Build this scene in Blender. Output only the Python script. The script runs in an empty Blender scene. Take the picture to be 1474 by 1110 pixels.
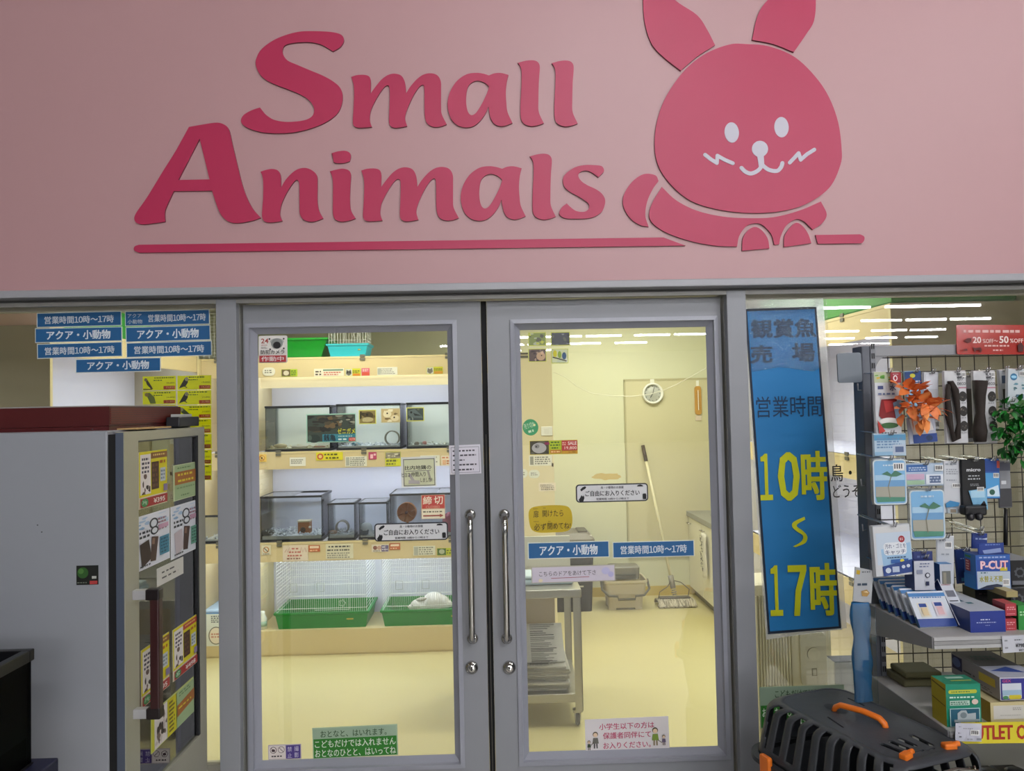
import bpy, bmesh, math, random
from mathutils import Vector, Matrix
from mathutils.geometry import tessellate_polygon
R = math.radians
SC = bpy.context.scene
COL = SC.collection
random.seed(7)

# ------------------------------------------------------------------ camera
FPX = 1080.0                     # focal length in pixels of a 1474 x 1110 frame
CAM = Vector((0.0, -2.5, 1.70))
YAW, PITCH, ROLL = R(1.43), R(1.75), R(1.22)
FW = Vector((math.sin(YAW)*math.cos(PITCH), math.cos(YAW)*math.cos(PITCH), math.sin(PITCH)))
RT0 = Vector((math.cos(YAW), -math.sin(YAW), 0))
UP0 = RT0.cross(FW)
RT = RT0*math.cos(ROLL) - UP0*math.sin(ROLL)
UP = RT0*math.sin(ROLL) + UP0*math.cos(ROLL)
cd = bpy.data.cameras.new('camera'); cam = bpy.data.objects.new('camera', cd); COL.objects.link(cam)
cd.sensor_width = 36.0; cd.lens = 36.0*FPX/1474.0; cd.clip_start = 0.05; cd.clip_end = 200
m3 = Matrix((RT, UP, -FW)).transposed()
cam.matrix_world = Matrix.Translation(CAM) @ m3.to_4x4()
SC.camera = cam

# ------------------------------------------------------------------ view, world
vs = SC.view_settings
vs.view_transform = 'Standard'; vs.look = 'None'; vs.gamma = 1.0; vs.use_curve_mapping = False
vs.exposure = 0.0
SC.cycles.max_bounces = 10; SC.cycles.transparent_max_bounces = 24
wd = bpy.data.worlds.new('shop_ambient'); SC.world = wd; wd.use_nodes = True
wd.node_tree.nodes['Background'].inputs[0].default_value = (0.80, 0.84, 0.92, 1)
wd.node_tree.nodes['Background'].inputs[1].default_value = 0.16

def area(name, loc, rot, sx, sy, power, col):
    l = bpy.data.lights.new(name, 'AREA'); l.shape = 'RECTANGLE'; l.size = sx; l.size_y = sy
    l.energy = power; l.color = col
    o = bpy.data.objects.new(name, l); COL.objects.link(o); o.location = loc; o.rotation_euler = rot
    return o
SHOP_E = 1.0      # emission of the shop strip lights is set in ceiling_strip below
# ceiling lamps of the pet room (their glowing panels are built with the ceiling)
ROOM_LAMPS = [(-1.1, 1.5), (0.8, 1.5), (-1.1, 2.4), (1.1, 3.2)]
for (lx, ly), pw in zip(ROOM_LAMPS, (7, 17, 6, 23)):
    area('room_lamp', (lx, ly, 2.565), (0, 0, 0), 1.1, 0.25, pw, (0.98, 1.0, 0.90))

# ------------------------------------------------------------------ pixel rays
def ray(px, py):
    return RT*((px-737.0)/FPX) + UP*((555.0-py)/FPX) + FW
def W(px, py, Y):                # where the view ray meets the plane y = Y
    d = ray(px, py); return CAM + d*((Y-CAM.y)/d.y)
def WX(px, py, X):
    d = ray(px, py); return CAM + d*((X-CAM.x)/d.x)
def WZ(px, py, Z):
    d = ray(px, py); return CAM + d*((Z-CAM.z)/d.z)
def pscale(px, py, Y):
    return (W(px+1, py, Y)-W(px, py, Y)).length

# ------------------------------------------------------------------ materials
def lin(c):
    return tuple(((v/12.92) if v <= 0.04045 else ((v+0.055)/1.055)**2.4) for v in c)
def hexc(h):
    h = h.lstrip('#'); return lin(tuple(int(h[i:i+2], 16)/255 for i in (0, 2, 4)))
MATS = {}
def mat(h, rough=0.55, metal=0.0, spec=None, noise=0.0, nscale=8.0, bump=0.0, emit=0.0):
    key = (h, rough, metal, spec, noise, nscale, bump, emit)
    if key in MATS: return MATS[key]
    m = bpy.data.materials.new('paint_'+h.lstrip('#')); m.use_nodes = True
    nt = m.node_tree; b = nt.nodes['Principled BSDF']
    c = hexc(h)
    b.inputs['Base Color'].default_value = (*c, 1); b.inputs['Roughness'].default_value = rough
    b.inputs['Metallic'].default_value = metal
    if spec is not None: b.inputs['Specular IOR Level'].default_value = spec
    if noise or bump:
        tc = nt.nodes.new('ShaderNodeTexCoord'); n = nt.nodes.new('ShaderNodeTexNoise')
        n.inputs['Scale'].default_value = nscale; n.inputs['Detail'].default_value = 5
        nt.links.new(tc.outputs['Object'], n.inputs['Vector'])
        if noise:
            r = nt.nodes.new('ShaderNodeMix'); r.data_type = 'RGBA'
            r.inputs[6].default_value = (*[v*(1-noise) for v in c], 1)
            r.inputs[7].default_value = (*[min(1, v*(1+noise)) for v in c], 1)
            nt.links.new(n.outputs['Fac'], r.inputs[0]); nt.links.new(r.outputs[2], b.inputs['Base Color'])
        if bump:
            bp = nt.nodes.new('ShaderNodeBump'); bp.inputs['Strength'].default_value = bump
            bp.inputs['Distance'].default_value = 0.005
            nt.links.new(n.outputs['Fac'], bp.inputs['Height']); nt.links.new(bp.outputs[0], b.inputs['Normal'])
    if emit:
        b.inputs['Emission Color'].default_value = (*c, 1); b.inputs['Emission Strength'].default_value = emit
    MATS[key] = m
    return m
def glass(name, tint=(1, 1, 1), refl=1.0, base=0.0, rough=0.0, haze=0.0, hazec=(.9, .95, 1)):
    """thin pane: clear with a Fresnel reflection"""
    if name in MATS: return MATS[name]
    m = bpy.data.materials.new(name); m.use_nodes = True; nt = m.node_tree; nt.nodes.clear()
    out = nt.nodes.new('ShaderNodeOutputMaterial'); mx = nt.nodes.new('ShaderNodeMixShader')
    tr = nt.nodes.new('ShaderNodeBsdfTransparent'); tr.inputs[0].default_value = (*tint, 1)
    gl = nt.nodes.new('ShaderNodeBsdfGlossy'); gl.inputs['Roughness'].default_value = rough
    fr = nt.nodes.new('ShaderNodeFresnel'); fr.inputs[0].default_value = 1.5
    ma = nt.nodes.new('ShaderNodeMath'); ma.operation = 'MULTIPLY_ADD'
    ma.inputs[1].default_value = refl; ma.inputs[2].default_value = base
    nt.links.new(fr.outputs[0], ma.inputs[0]); nt.links.new(ma.outputs[0], mx.inputs[0])
    src = tr
    if haze:
        df = nt.nodes.new('ShaderNodeBsdfDiffuse'); df.inputs[0].default_value = (*hazec, 1)
        m2 = nt.nodes.new('ShaderNodeMixShader'); m2.inputs[0].default_value = haze
        nt.links.new(tr.outputs[0], m2.inputs[1]); nt.links.new(df.outputs[0], m2.inputs[2]); src = m2
    nt.links.new(src.outputs[0], mx.inputs[1]); nt.links.new(gl.outputs[0], mx.inputs[2])
    nt.links.new(mx.outputs[0], out.inputs[0])
    MATS[name] = m
    return m
def paper(h, t=0.5):
    k = ('paper', h, t)
    if k in MATS: return MATS[k]
    m = bpy.data.materials.new('thin_paper'); m.use_nodes = True; nt = m.node_tree; b = nt.nodes['Principled BSDF']; out = nt.nodes['Material Output']
    c = (*hexc(h), 1); b.inputs['Base Color'].default_value = c; b.inputs['Roughness'].default_value = .55
    tl = nt.nodes.new('ShaderNodeBsdfTranslucent'); tl.inputs[0].default_value = c
    mx = nt.nodes.new('ShaderNodeMixShader'); mx.inputs[0].default_value = t
    nt.links.new(b.outputs[0], mx.inputs[1]); nt.links.new(tl.outputs[0], mx.inputs[2]); nt.links.new(mx.outputs[0], out.inputs[0])
    MATS[k] = m
    return m
GLASS = glass('window_glass', (0.97, 0.985, 0.975), 1.7)
TANKG = glass('tank_glass', (0.93, 0.955, 0.945), 1.0, 0.01)
FRIDGEG = glass('cooler_glass', (0.62, 0.66, 0.60), 1.5, 0.12)
FILM = glass('clear_film', (0.97, 0.98, 1.0), 1.2, 0.03, 0.12, 0.22)
SLEEVE = glass('plastic_sleeve', (0.97, 0.97, 0.97), 1.2, 0.03, 0.1, 0.42, (.85, .86, .88))
ALU = mat('#8f9196', 0.38, 0.0, None, 0.02, 3)
CHROME = mat('#c8c6c2', 0.12, 1.0)
STEEL = mat('#b4b0a6', 0.32, 0.85, None, 0.06, 5)

# ------------------------------------------------------------------ mesh building
class MB:
    def __init__(s):
        s.v = []; s.f = []; s.mi = []; s.mats = []; s.sm = []
    def m(s, mt):
        if isinstance(mt, str): mt = mat(mt)
        if mt not in s.mats: s.mats.append(mt)
        return s.mats.index(mt)
    def add(s, vs_, fs, mt, smooth=False, M=None):
        o = len(s.v); k = s.m(mt)
        s.v += [tuple(M @ Vector(p)) if M else tuple(p) for p in vs_]
        for f in fs: s.f.append(tuple(i+o for i in f)); s.mi.append(k); s.sm.append(smooth)
    def box(s, a, b, mt, bev=0.0, M=None):
        x0, y0, z0 = a; x1, y1, z1 = b
        x0, x1 = min(x0, x1), max(x0, x1); y0, y1 = min(y0, y1), max(y0, y1); z0, z1 = min(z0, z1), max(z0, z1)
        vs_ = [(x0,y0,z0),(x1,y0,z0),(x1,y1,z0),(x0,y1,z0),(x0,y0,z1),(x1,y0,z1),(x1,y1,z1),(x0,y1,z1)]
        fs = [(0,3,2,1),(4,5,6,7),(0,1,5,4),(1,2,6,5),(2,3,7,6),(3,0,4,7)]
        if bev <= 0: s.add(vs_, fs, mt, False, M); return
        bm = bmesh.new(); bv = [bm.verts.new(p) for p in vs_]
        for f in fs: bm.faces.new([bv[i] for i in f])
        bev = min(bev, .45*min(x1-x0, y1-y0, z1-z0))
        bmesh.ops.bevel(bm, geom=list(bm.edges), offset=bev, segments=2, affect='EDGES', profile=0.5)
        bm.verts.index_update()
        s.add([tuple(q.co) for q in bm.verts], [tuple(q.index for q in f.verts) for f in bm.faces], mt, False, M)
        bm.free()
    def tube(s, pts, r, mt, n=8, closed=False, smooth=True, M=None, r2=None):
        pts = [Vector(p) for p in pts]; N = len(pts); vs_ = []; fs = []
        nrm = None
        for i, p in enumerate(pts):
            if closed: t = pts[(i+1) % N]-pts[i-1]
            else: t = pts[min(i+1, N-1)]-pts[max(i-1, 0)]
            t.normalize()
            if nrm is None:
                nrm = t.orthogonal().normalized()
            else:
                nrm = (nrm - t*nrm.dot(t))
                nrm = nrm.normalized() if nrm.length > 1e-6 else t.orthogonal().normalized()
            b = t.cross(nrm)
            rr = r if not isinstance(r, (list, tuple)) else r[i]
            for k in range(n):
                a = 2*math.pi*(k+.5)/n
                vs_.append(p + nrm*(math.cos(a)*rr) + b*(math.sin(a)*(rr if r2 is None else r2)))
        seg = N if closed else N-1
        for i in range(seg):
            j = (i+1) % N
            for k in range(n):
                l = (k+1) % n
                fs.append((i*n+k, i*n+l, j*n+l, j*n+k))
        if not closed:
            fs.append(tuple(range(n))[::-1]); fs.append(tuple((N-1)*n+k for k in range(n)))
        s.add(vs_, fs, mt, smooth, M)
    def wire(s, a, b, r, mt, M=None): s.tube([a, b], r, mt, 4, False, False, M)
    def lathe(s, prof, mt, n=24, M=None, smooth=True):
        vs_ = []; fs = []
        for r_, z in prof:
            for k in range(n):
                a = 2*math.pi*k/n; vs_.append((r_*math.cos(a), r_*math.sin(a), z))
        for i in range(len(prof)-1):
            for k in range(n):
                l = (k+1) % n; fs.append((i*n+k, i*n+l, (i+1)*n+l, (i+1)*n+k))
        fs.append(tuple(range(n))[::-1]); fs.append(tuple((len(prof)-1)*n+k for k in range(n)))
        s.add(vs_, fs, mt, smooth, M)
    def ico(s, c, r, mt, sub=2, sc=(1, 1, 1), M=None, jit=0):
        bm = bmesh.new(); bmesh.ops.create_icosphere(bm, subdivisions=sub, radius=1)
        bm.verts.index_update()
        vs_ = []
        for q in bm.verts:
            j = 1+random.uniform(-jit, jit)
            vs_.append((c[0]+q.co.x*r*sc[0]*j, c[1]+q.co.y*r*sc[1]*j, c[2]+q.co.z*r*sc[2]*j))
        s.add(vs_, [tuple(q.index for q in f.verts) for f in bm.faces], mt, True, M); bm.free()
    def poly(s, loops, mt, M=None, depth=0.0, side=None):
        """flat polygon with holes in the local xy plane (z = 0, facing +z), optionally with sides going to -depth"""
        flat = [Vector((p[0], p[1], 0)) for l in loops for p in l]
        tris = tessellate_polygon([[Vector((p[0], p[1], 0)) for p in l] for l in loops])
        fs = []
        for t in tris:
            a, b, c = (flat[i] for i in t)
            fs.append(t if (b-a).cross(c-a).z > 0 else (t[0], t[2], t[1]))
        s.add([tuple(p) for p in flat], fs, mt, False, M)
        if depth:
            o = 0; vs_ = []; f2 = []
            for l in loops:
                n = len(l); b0 = len(vs_)
                vs_ += [(p[0], p[1], 0) for p in l]+[(p[0], p[1], -depth) for p in l]
                ar = sum(l[i-1][0]*l[i][1]-l[i][0]*l[i-1][1] for i in range(n))
                for i in range(n):
                    j = (i+1) % n
                    q = (b0+i, b0+n+i, b0+n+j, b0+j)
                    f2.append(q if (ar > 0) == (l is loops[0]) else q[::-1])
            s.add(vs_, f2, side or mt, False, M)
    def build(s, name, parent=None, loc=None):
        me = bpy.data.meshes.new(name)
        me.from_pydata(s.v, [], s.f)
        for mt in s.mats: me.materials.append(mt)
        me.polygons.foreach_set('material_index', s.mi)
        me.polygons.foreach_set('use_smooth', s.sm)
        me.update()
        o = bpy.data.objects.new(name, me); COL.objects.link(o)
        if parent: o.parent = parent
        if loc: o.location = loc
        return o

def tag(o, label=None, cat=None, group=None, kind=None):
    if label: o['label'] = label
    if cat: o['category'] = cat
    if group: o['group'] = group
    if kind: o['kind'] = kind
    return o
def thing(name, label, cat, loc=(0, 0, 0), rz=0.0, group=None):
    o = bpy.data.objects.new(name, None); COL.objects.link(o); o.location = loc; o.rotation_euler = (0, 0, rz)
    o.empty_display_size = 0.1
    return tag(o, label, cat, group)
def structure(o): o['kind'] = 'structure'; return o
def copy_tree(o, parent=None, loc=None, rz=None, label=None):
    c = o.copy(); COL.objects.link(c)
    if parent: c.parent = parent
    for ch in list(o.children): copy_tree(ch, c)
    if loc is not None: c.location = loc
    if rz is not None: c.rotation_euler = (0, 0, rz)
    if label: c['label'] = label
    return c

# ------------------------------------------------------------------ lettering
TEXT = {}
def glyphs(body, bold=0.0):
    k = (body, bold)
    if k in TEXT: return TEXT[k]
    c = bpy.data.curves.new('lettering', 'FONT'); c.body = body; c.size = 1.0; c.resolution_u = 2; c.offset = bold
    o = bpy.data.objects.new('lettering', c); COL.objects.link(o)
    dg = bpy.context.evaluated_depsgraph_get(); me = o.evaluated_get(dg).to_mesh()
    vs_ = [(p.co.x, p.co.y) for p in me.vertices]; fs = []
    for p in me.polygons:
        t = tuple(p.vertices)
        if p.normal.z < 0: t = t[::-1]
        fs.append(t)
    o.evaluated_get(dg).to_mesh_clear()
    bpy.data.objects.remove(o); bpy.data.curves.remove(c)
    if vs_:
        xs = [p[0] for p in vs_]; ys = [p[1] for p in vs_]
        bb = (min(xs), min(ys), max(xs), max(ys))
    else: bb = (0, 0, 1, 1)
    TEXT[k] = (vs_, fs, bb)
    return TEXT[k]

EPS = 0.0005
def prints(mb, els, fx, M=None, z0=0.0):
    """flat print on a face. fx maps element coordinates (x right, y down) to local (x right, y up)."""
    for k, e in enumerate(els):
        z = z0 + EPS*(k+1) if len(els) < 14 else z0 + EPS*(0.5+0.35*k)
        t = e[0]
        if t == 'r':
            _, x0, y0, x1, y1, c = e
            p = [fx(x0, y1), fx(x1, y1), fx(x1, y0), fx(x0, y0)]
            mb.add([(q[0], q[1], z) for q in p], [(0, 1, 2, 3)], c if not isinstance(c, str) else mat(c), False, M)
        elif t == 'e':
            _, cx, cy, rx, ry, c = e
            n = 20; p = [fx(cx+rx*math.cos(-2*math.pi*i/n), cy+ry*math.sin(-2*math.pi*i/n)) for i in range(n)]
            mb.add([(q[0], q[1], z) for q in p], [tuple(range(n))], mat(c), False, M)
        elif t == 'p':
            _, pts, c = e
            l = [fx(*q) for q in pts]
            tris = tessellate_polygon([[Vector((q[0], q[1], 0)) for q in l]])
            fs = []
            for a, b, d in tris:
                cr = (l[b][0]-l[a][0])*(l[d][1]-l[a][1])-(l[d][0]-l[a][0])*(l[b][1]-l[a][1])
                fs.append((a, b, d) if cr > 0 else (a, d, b))
            mb.add([(q[0], q[1], z) for q in l], fs, mat(c), False, M)
        elif t == 't':
            _, body, x0, y0, x1, y1, c = e[:7]
            bold = e[7] if len(e) > 7 else 0.0
            cjk = any(ord(ch) > 0x2fff for ch in body)
            vs_, fs, bb = glyphs(body, 0.0 if cjk else min(bold, .012))
            w = max(bb[2]-bb[0], 1e-6); h = max(bb[3]-bb[1], 1e-6)
            q = [fx(x0+(p[0]-bb[0])/w*(x1-x0), y1-(p[1]-bb[1])/h*(y1-y0)) for p in vs_]
            em = abs(fx((x1-x0)/w, 0)[0]-fx(0, 0)[0]); dd = (bold*.62 if cjk else max(0, bold-.012)*.8)*em
            for i_, (sx, sy) in enumerate(((0, 0),) if dd == 0 else ((-1, -.6), (1, -.6), (-1, .6), (1, .6)) if bold < .05 else [(a_, b_*.6) for a_ in (-1, -.33, .33, 1) for b_ in (-1, 0, 1)]):
                mb.add([(a[0]+sx*dd, a[1]+sy*dd, z+i_*.00004) for a in q], fs, mat(c), False, M)
        elif t == 'g':        # one line of characters set in cells, digits narrower than kanji
            _, body, x0, y0, x1, y1, c, bold = e
            wd_ = [.56 if ch in '０１２３４５６７８９' else 1.0 for ch in body]; u = (x1-x0)/sum(wd_); x = x0; hh = y1-y0
            for ch, w_ in zip(body, wd_):
                vs_, fs, bb = glyphs(ch, 0.0)
                cw = u*w_; kx = u*.98 if w_ == 1.0 else cw*.94/max(bb[2]-bb[0], 1e-6)
                ox = x+(cw-(bb[2]-bb[0])*kx)/2
                q = [fx(ox+(p[0]-bb[0])*kx, y1-(p[1]+.09)*hh*1.02) for p in vs_]
                dd = bold*.62*abs(fx(u, 0)[0]-fx(0, 0)[0])
                for i_, (sx, sy) in enumerate(((-1, -.6), (1, -.6), (-1, .6), (1, .6))):
                    mb.add([(a[0]+sx*dd, a[1]+sy*dd, z+i_*.00004) for a in q], fs, mat(c), False, M)
                x += cw
        elif t == 'l':        # rows of illegible small print, shown as short dashes
            _, x0, y0, x1, y1, rows, c = e
            rnd = random.Random(int(x0*7+y0*13+rows)); h = (y1-y0)/rows
            vs_ = []; fs = []
            for r_ in range(rows):
                x = x0
                end = x0+(x1-x0)*rnd.uniform(.75, 1)
                while x < end:
                    w = (y1-y0)/rows*rnd.uniform(.5, 1.3)
                    xe = min(x+w, end)
                    ya = y0+h*(r_+.18); yb = y0+h*(r_+.72)
                    o = len(vs_); p = [fx(x, yb), fx(xe, yb), fx(xe, ya), fx(x, ya)]
                    # broken strokes
                    vs_ += [(q[0], q[1], z) for q in p]; fs.append((o, o+1, o+2, o+3))
                    x = xe+h*rnd.uniform(.2, .5)
            mb.add(vs_, fs, mat(c), False, M)
        elif t == 's':        # brush stroke
            _, pts, w, c = e
            q = [Vector(fx(*p)) for p in pts]; ww = abs(fx(w, 0)[0]-fx(0, 0)[0])/2
            vs_ = []; fs = []
            for i, p in enumerate(q):
                d = q[min(i+1, len(q)-1)]-q[max(i-1, 0)]
                d = d.normalized() if d.length > 0 else Vector((1, 0))
                nn = Vector((-d.y, d.x))*ww
                vs_ += [(p.x+nn.x, p.y+nn.y, z), (p.x-nn.x, p.y-nn.y, z)]
            for i in range(len(q)-1): fs.append((2*i, 2*i+1, 2*i+3, 2*i+2))
            mb.add(vs_, fs, mat(c), False, M)
        elif t == 'n':        # mottled photo patch: irregular blobs of several colours
            _, x0, y0, x1, y1, cols, cnt, seed = e
            rnd = random.Random(seed)
            for i in range(cnt):
                cx = rnd.uniform(x0, x1); cy = rnd.uniform(y0, y1)
                rx = (x1-x0)*rnd.uniform(.06, .2); ry = (y1-y0)*rnd.uniform(.06, .2)
                pts = []
                for j in range(9):
                    a = -2*math.pi*j/9; f = rnd.uniform(.6, 1.15)
                    pts.append(fx(min(max(cx+rx*f*math.cos(a), x0), x1), min(max(cy+ry*f*math.sin(a), y0), y1)))
                mb.add([(q[0], q[1], z+EPS*.02*i) for q in pts], [tuple(range(9))], mat(cols[i % len(cols)]), False, M)

def rrect(x0, y0, x1, y1, r, n=5):
    out = []
    for cx, cy, a0 in ((x1-r, y1-r, 0), (x0+r, y1-r, 90), (x0+r, y0+r, 180), (x1-r, y0+r, 270)):
        for i in range(n+1):
            a = R(a0+90*i/n); out.append((cx+r*math.cos(a), cy+r*math.sin(a)))
    return out

def sign(name, label, cat, box, Y, els, bg='#ffffff', group=None, t=0.0016, rot=0.0, rad=0.0, inside=False, outline=None, rough=0.5):
    """a flat card facing the shop (-y); box and els in photo pixels; back of the card on plane Y"""
    x0, y0, x1, y1 = box; cx, cy = (x0+x1)/2, (y0+y1)/2
    c = W(cx, cy, Y-t); s = pscale(cx, cy, Y-t)
    fx = lambda x, y: ((x-cx)*s, -(y-cy)*s)
    mb = MB(); hw, hh = (x1-x0)/2*s, (y1-y0)/2*s
    if outline: lp = [fx(*p) for p in outline]
    elif rad: lp = rrect(-hw, -hh, hw, hh, rad*s)
    else: lp = [(-hw, -hh), (hw, -hh), (hw, hh), (-hw, hh)]
    bgm = bg if not isinstance(bg, str) else mat(bg, rough)
    mb.poly([lp], bgm, None, t)
    prints(mb, els, fx)
    o = mb.build(name)
    o.matrix_world = Matrix.Translation(c) @ Matrix.Rotation(R(rot), 4, 'Y').inverted() @ Matrix.Rotation(R(90), 4, 'X')
    return tag(o, label, cat, group)

def as_part(o, parent):
    for k in ('label', 'category', 'group'):
        if k in o: del o[k]
    mw = o.matrix_world.copy(); o.parent = parent; o.matrix_parent_inverse = Matrix.Translation(parent.location).inverted(); o.matrix_basis = mw

def smooth_loop(pts, seg=5):
    """closed outline through pts; a third value marks a corner"""
    n = len(pts); out = []
    P = [Vector((p[0], p[1])) for p in pts]; C = [len(p) > 2 for p in pts]
    for i in range(n):
        a, b = P[i], P[(i+1) % n]
        ta = (b-a) if C[i] else (b-P[i-1])*0.5
        tb = (b-a) if C[(i+1) % n] else (P[(i+2) % n]-a)*0.5
        L = (b-a).length
        if ta.length > L*1.2: ta = ta.normalized()*L*1.2
        if tb.length > L*1.2: tb = tb.normalized()*L*1.2
        for k in range(seg):
            u = k/seg; u2, u3 = u*u, u*u*u
            q = a*(2*u3-3*u2+1)+ta*(u3-2*u2+u)+b*(-2*u3+3*u2)+tb*(u3-u2)
            out.append((q.x, q.y))
    return out
# ================================================================== SETTING
YW = -0.06                        # front of the pink wall
def bx(name, a, b, mt, kind='structure', bev=0, parent=None):
    mb = MB(); mb.box(a, b, mt if not isinstance(mt, str) else mat(mt), bev); o = mb.build(name, parent)
    if kind: o['kind'] = kind
    return o
PINK = mat('#bb9395', 0.45, 0, None, 0.03, 1.2)
ROOMWALL = mat('#d8d8bb', 0.6, 0, None, 0.02, 2)
WHITEB = mat('#dddceb', 0.5)
CREAM = mat('#dcc99c', 0.5, 0, None, 0.03, 4)
z_pink = W(737, 407, YW).z
z_hdr = W(737, 416.5, -0.075).z
z_win = W(200, 437, 0.03).z
z_sill = W(1085, 1096, -0.03).z
z_door = W(700, 433, 0.02).z
ZC = 4.2
bx('wall_front', (-7, YW, z_pink), (9, 0.10, ZC), PINK)
bx('trim_1', (-7, -0.075, z_hdr), (7, 0.09, z_pink), mat('#a3a3a8', 0.35), bev=0.003)          # metal header
mb = MB(); zz = z_hdr
mb.box((-7, -0.01, z_win-0.005), (7, 0.09, z_hdr), mat('#8b8a88', 0.4))
mb.box((-7, -0.028, z_hdr-0.022), (7, -0.01, z_hdr-0.010), mat('#96948f', 0.4))
mb.build('trim_2')['kind'] = 'structure'
xl0, xl1 = W(312.8, 700, -0.03).x, W(342.3, 700, -0.03).x
xr0, xr1 = W(1054, 700, -0.03).x, W(1082, 700, -0.03).x
bx('trim_3', (xl0, -0.03, 0), (xl1, 0.09, z_win), ALU, bev=0.002)
bx('trim_4', (xr0, -0.03, 0), (xr1, 0.09, z_win), ALU, bev=0.002)
dxl, dxr = W(352.3, 700, 0.02).x, W(1044.5, 700, 0.02).x
bx('trim_5', (xl1, 0.0, 0), (dxl-0.004, 0.09, z_win), mat('#85847f', 0.4))
bx('trim_6', (dxr+0.004, 0.0, 0), (xr0, 0.09, z_win), mat('#85847f', 0.4))
bx('trim_7', (-7, -0.045, 0), (xl0, 0.09, z_sill), ALU, bev=0.003)
bx('trim_8', (xr1, -0.045, 0), (7, 0.09, z_sill), ALU, bev=0.003)
def window(n, x0, x1):
    t = thing('window_%d' % n, None, None, ((x0+x1)/2, 0.04, z_sill)); t['kind'] = 'structure'
    c = t.location; mb = MB(); w = (x1-x0)/2; h = z_win-z_sill
    f = mat('#b9b5a2', 0.4)
    for a, b in (((-w, -.012, h-.022), (w, .02, h)), ((-w, -.012, 0), (w, .02, .02)), ((-w, -.012, 0), (-w+.012, .02, h)), ((w-.012, -.012, 0), (w, .02, h))):
        mb.box(a, b, f)
    mb.build('window_frame', t)
    mb = MB(); mb.box((-w, 0, 0), (w, .005, h), GLASS); mb.build('pane', t)
window(1, -3.2, xl0); window(2, xr1, 3.2)
bx('wall_left', (-7, 0.09, 0), (-3.2, 0.0, z_win), '#9a9690'); bx('wall_right', (3.2, 0.0, 0), (9, 0.09, z_win), '#9a9690')
# shop floor and ceiling
bx('floor_shop', (-9, -32, -0.1), (24, 0.09, 0), mat('#cfccc2', 0.35, 0, None, 0.05, 2))
bx('ceiling_shop', (-9, -32, ZC), (24, 0.1, ZC+.1), mat('#a9a8a4', 0.7))
STRIP = mat('#f7f7fb', 0.5, 0, None, 0, 8, 0, 58.0)
cs = bpy.data.objects['ceiling_shop']
for ry, xs in ((-2.7, (0.9, 3.4)), (-4.9, (0.2, 1.4, 2.6, 3.8)), (-9.2, (-.6, 1.8, 4.2)), (-14.2, (-.6, 2.3, 3.65, 5.2, 6.6, 8.1, 9.5, 10.9)),
               (-16.9, (-3, 1.6, 3.0, 4.6, 8.0, 9.35, 11.0, 12.3)), (-20.2, (-3, .9, 2.3, 3.7, 5.3, 9.4, 12.0, 13.4, 14.8)), (-23.5, (-.4, 1.0, 2.5, 3.9, 5.6, 7, 10.9, 12.3, 14, 15.4)), (-26.5, (-1.4, .6, 2.0, 3.6, 5.4, 12.2, 13.6, 15.3, 16.9)), (-29.5, (.6, 2.2, 13.5, 15.2, 16.6))):
    for x in xs:
        mb = MB(); mb.box((x-.62, ry-.034, ZC-.06), (x+.62, ry+.034, ZC-.001), STRIP); mb.build('light_strip', cs)
# the pet room
XL, XR, YB, ZR = -2.75, 2.42, 4.25, 2.6
bx('floor', (XL-.3, 0.09, -.1), (XR+.3, YB+.1, 0.0), mat('#cdc28f', 0.38, 0, None, 0.05, 1.5))
bx('ceiling', (XL-.3, 0.10, ZR), (XR+.3, YB+.1, ZR+.1), mat('#e6e4d6', 0.7))
bx('wall_back', (XL-.3, YB, 0), (XR+.3, YB+.1, ZR), ROOMWALL)
bx('wall_side_left', (XL-.1, 0.09, 0), (XL, YB, ZR), ROOMWALL); bx('wall_side_right', (XR, 0.09, 0), (XR+.1, YB, ZR), ROOMWALL)
zb = W(900, 845, YB-.012).z
bx('baseboard_back', (0.44, YB-.012, 0), (XR, YB, zb), mat('#c9b25c', 0.45))
cr = bpy.data.objects['ceiling']
GLOW = mat('#fff6da', 0.5, 0, None, 0, 8, 0, 6.0)
for lx, ly in ROOM_LAMPS:
    mb = MB(); mb.box((lx-.6, ly-.15, ZR-.025), (lx+.6, ly+.15, ZR-.001), GLOW); mb.build('light_panel', cr)

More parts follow.
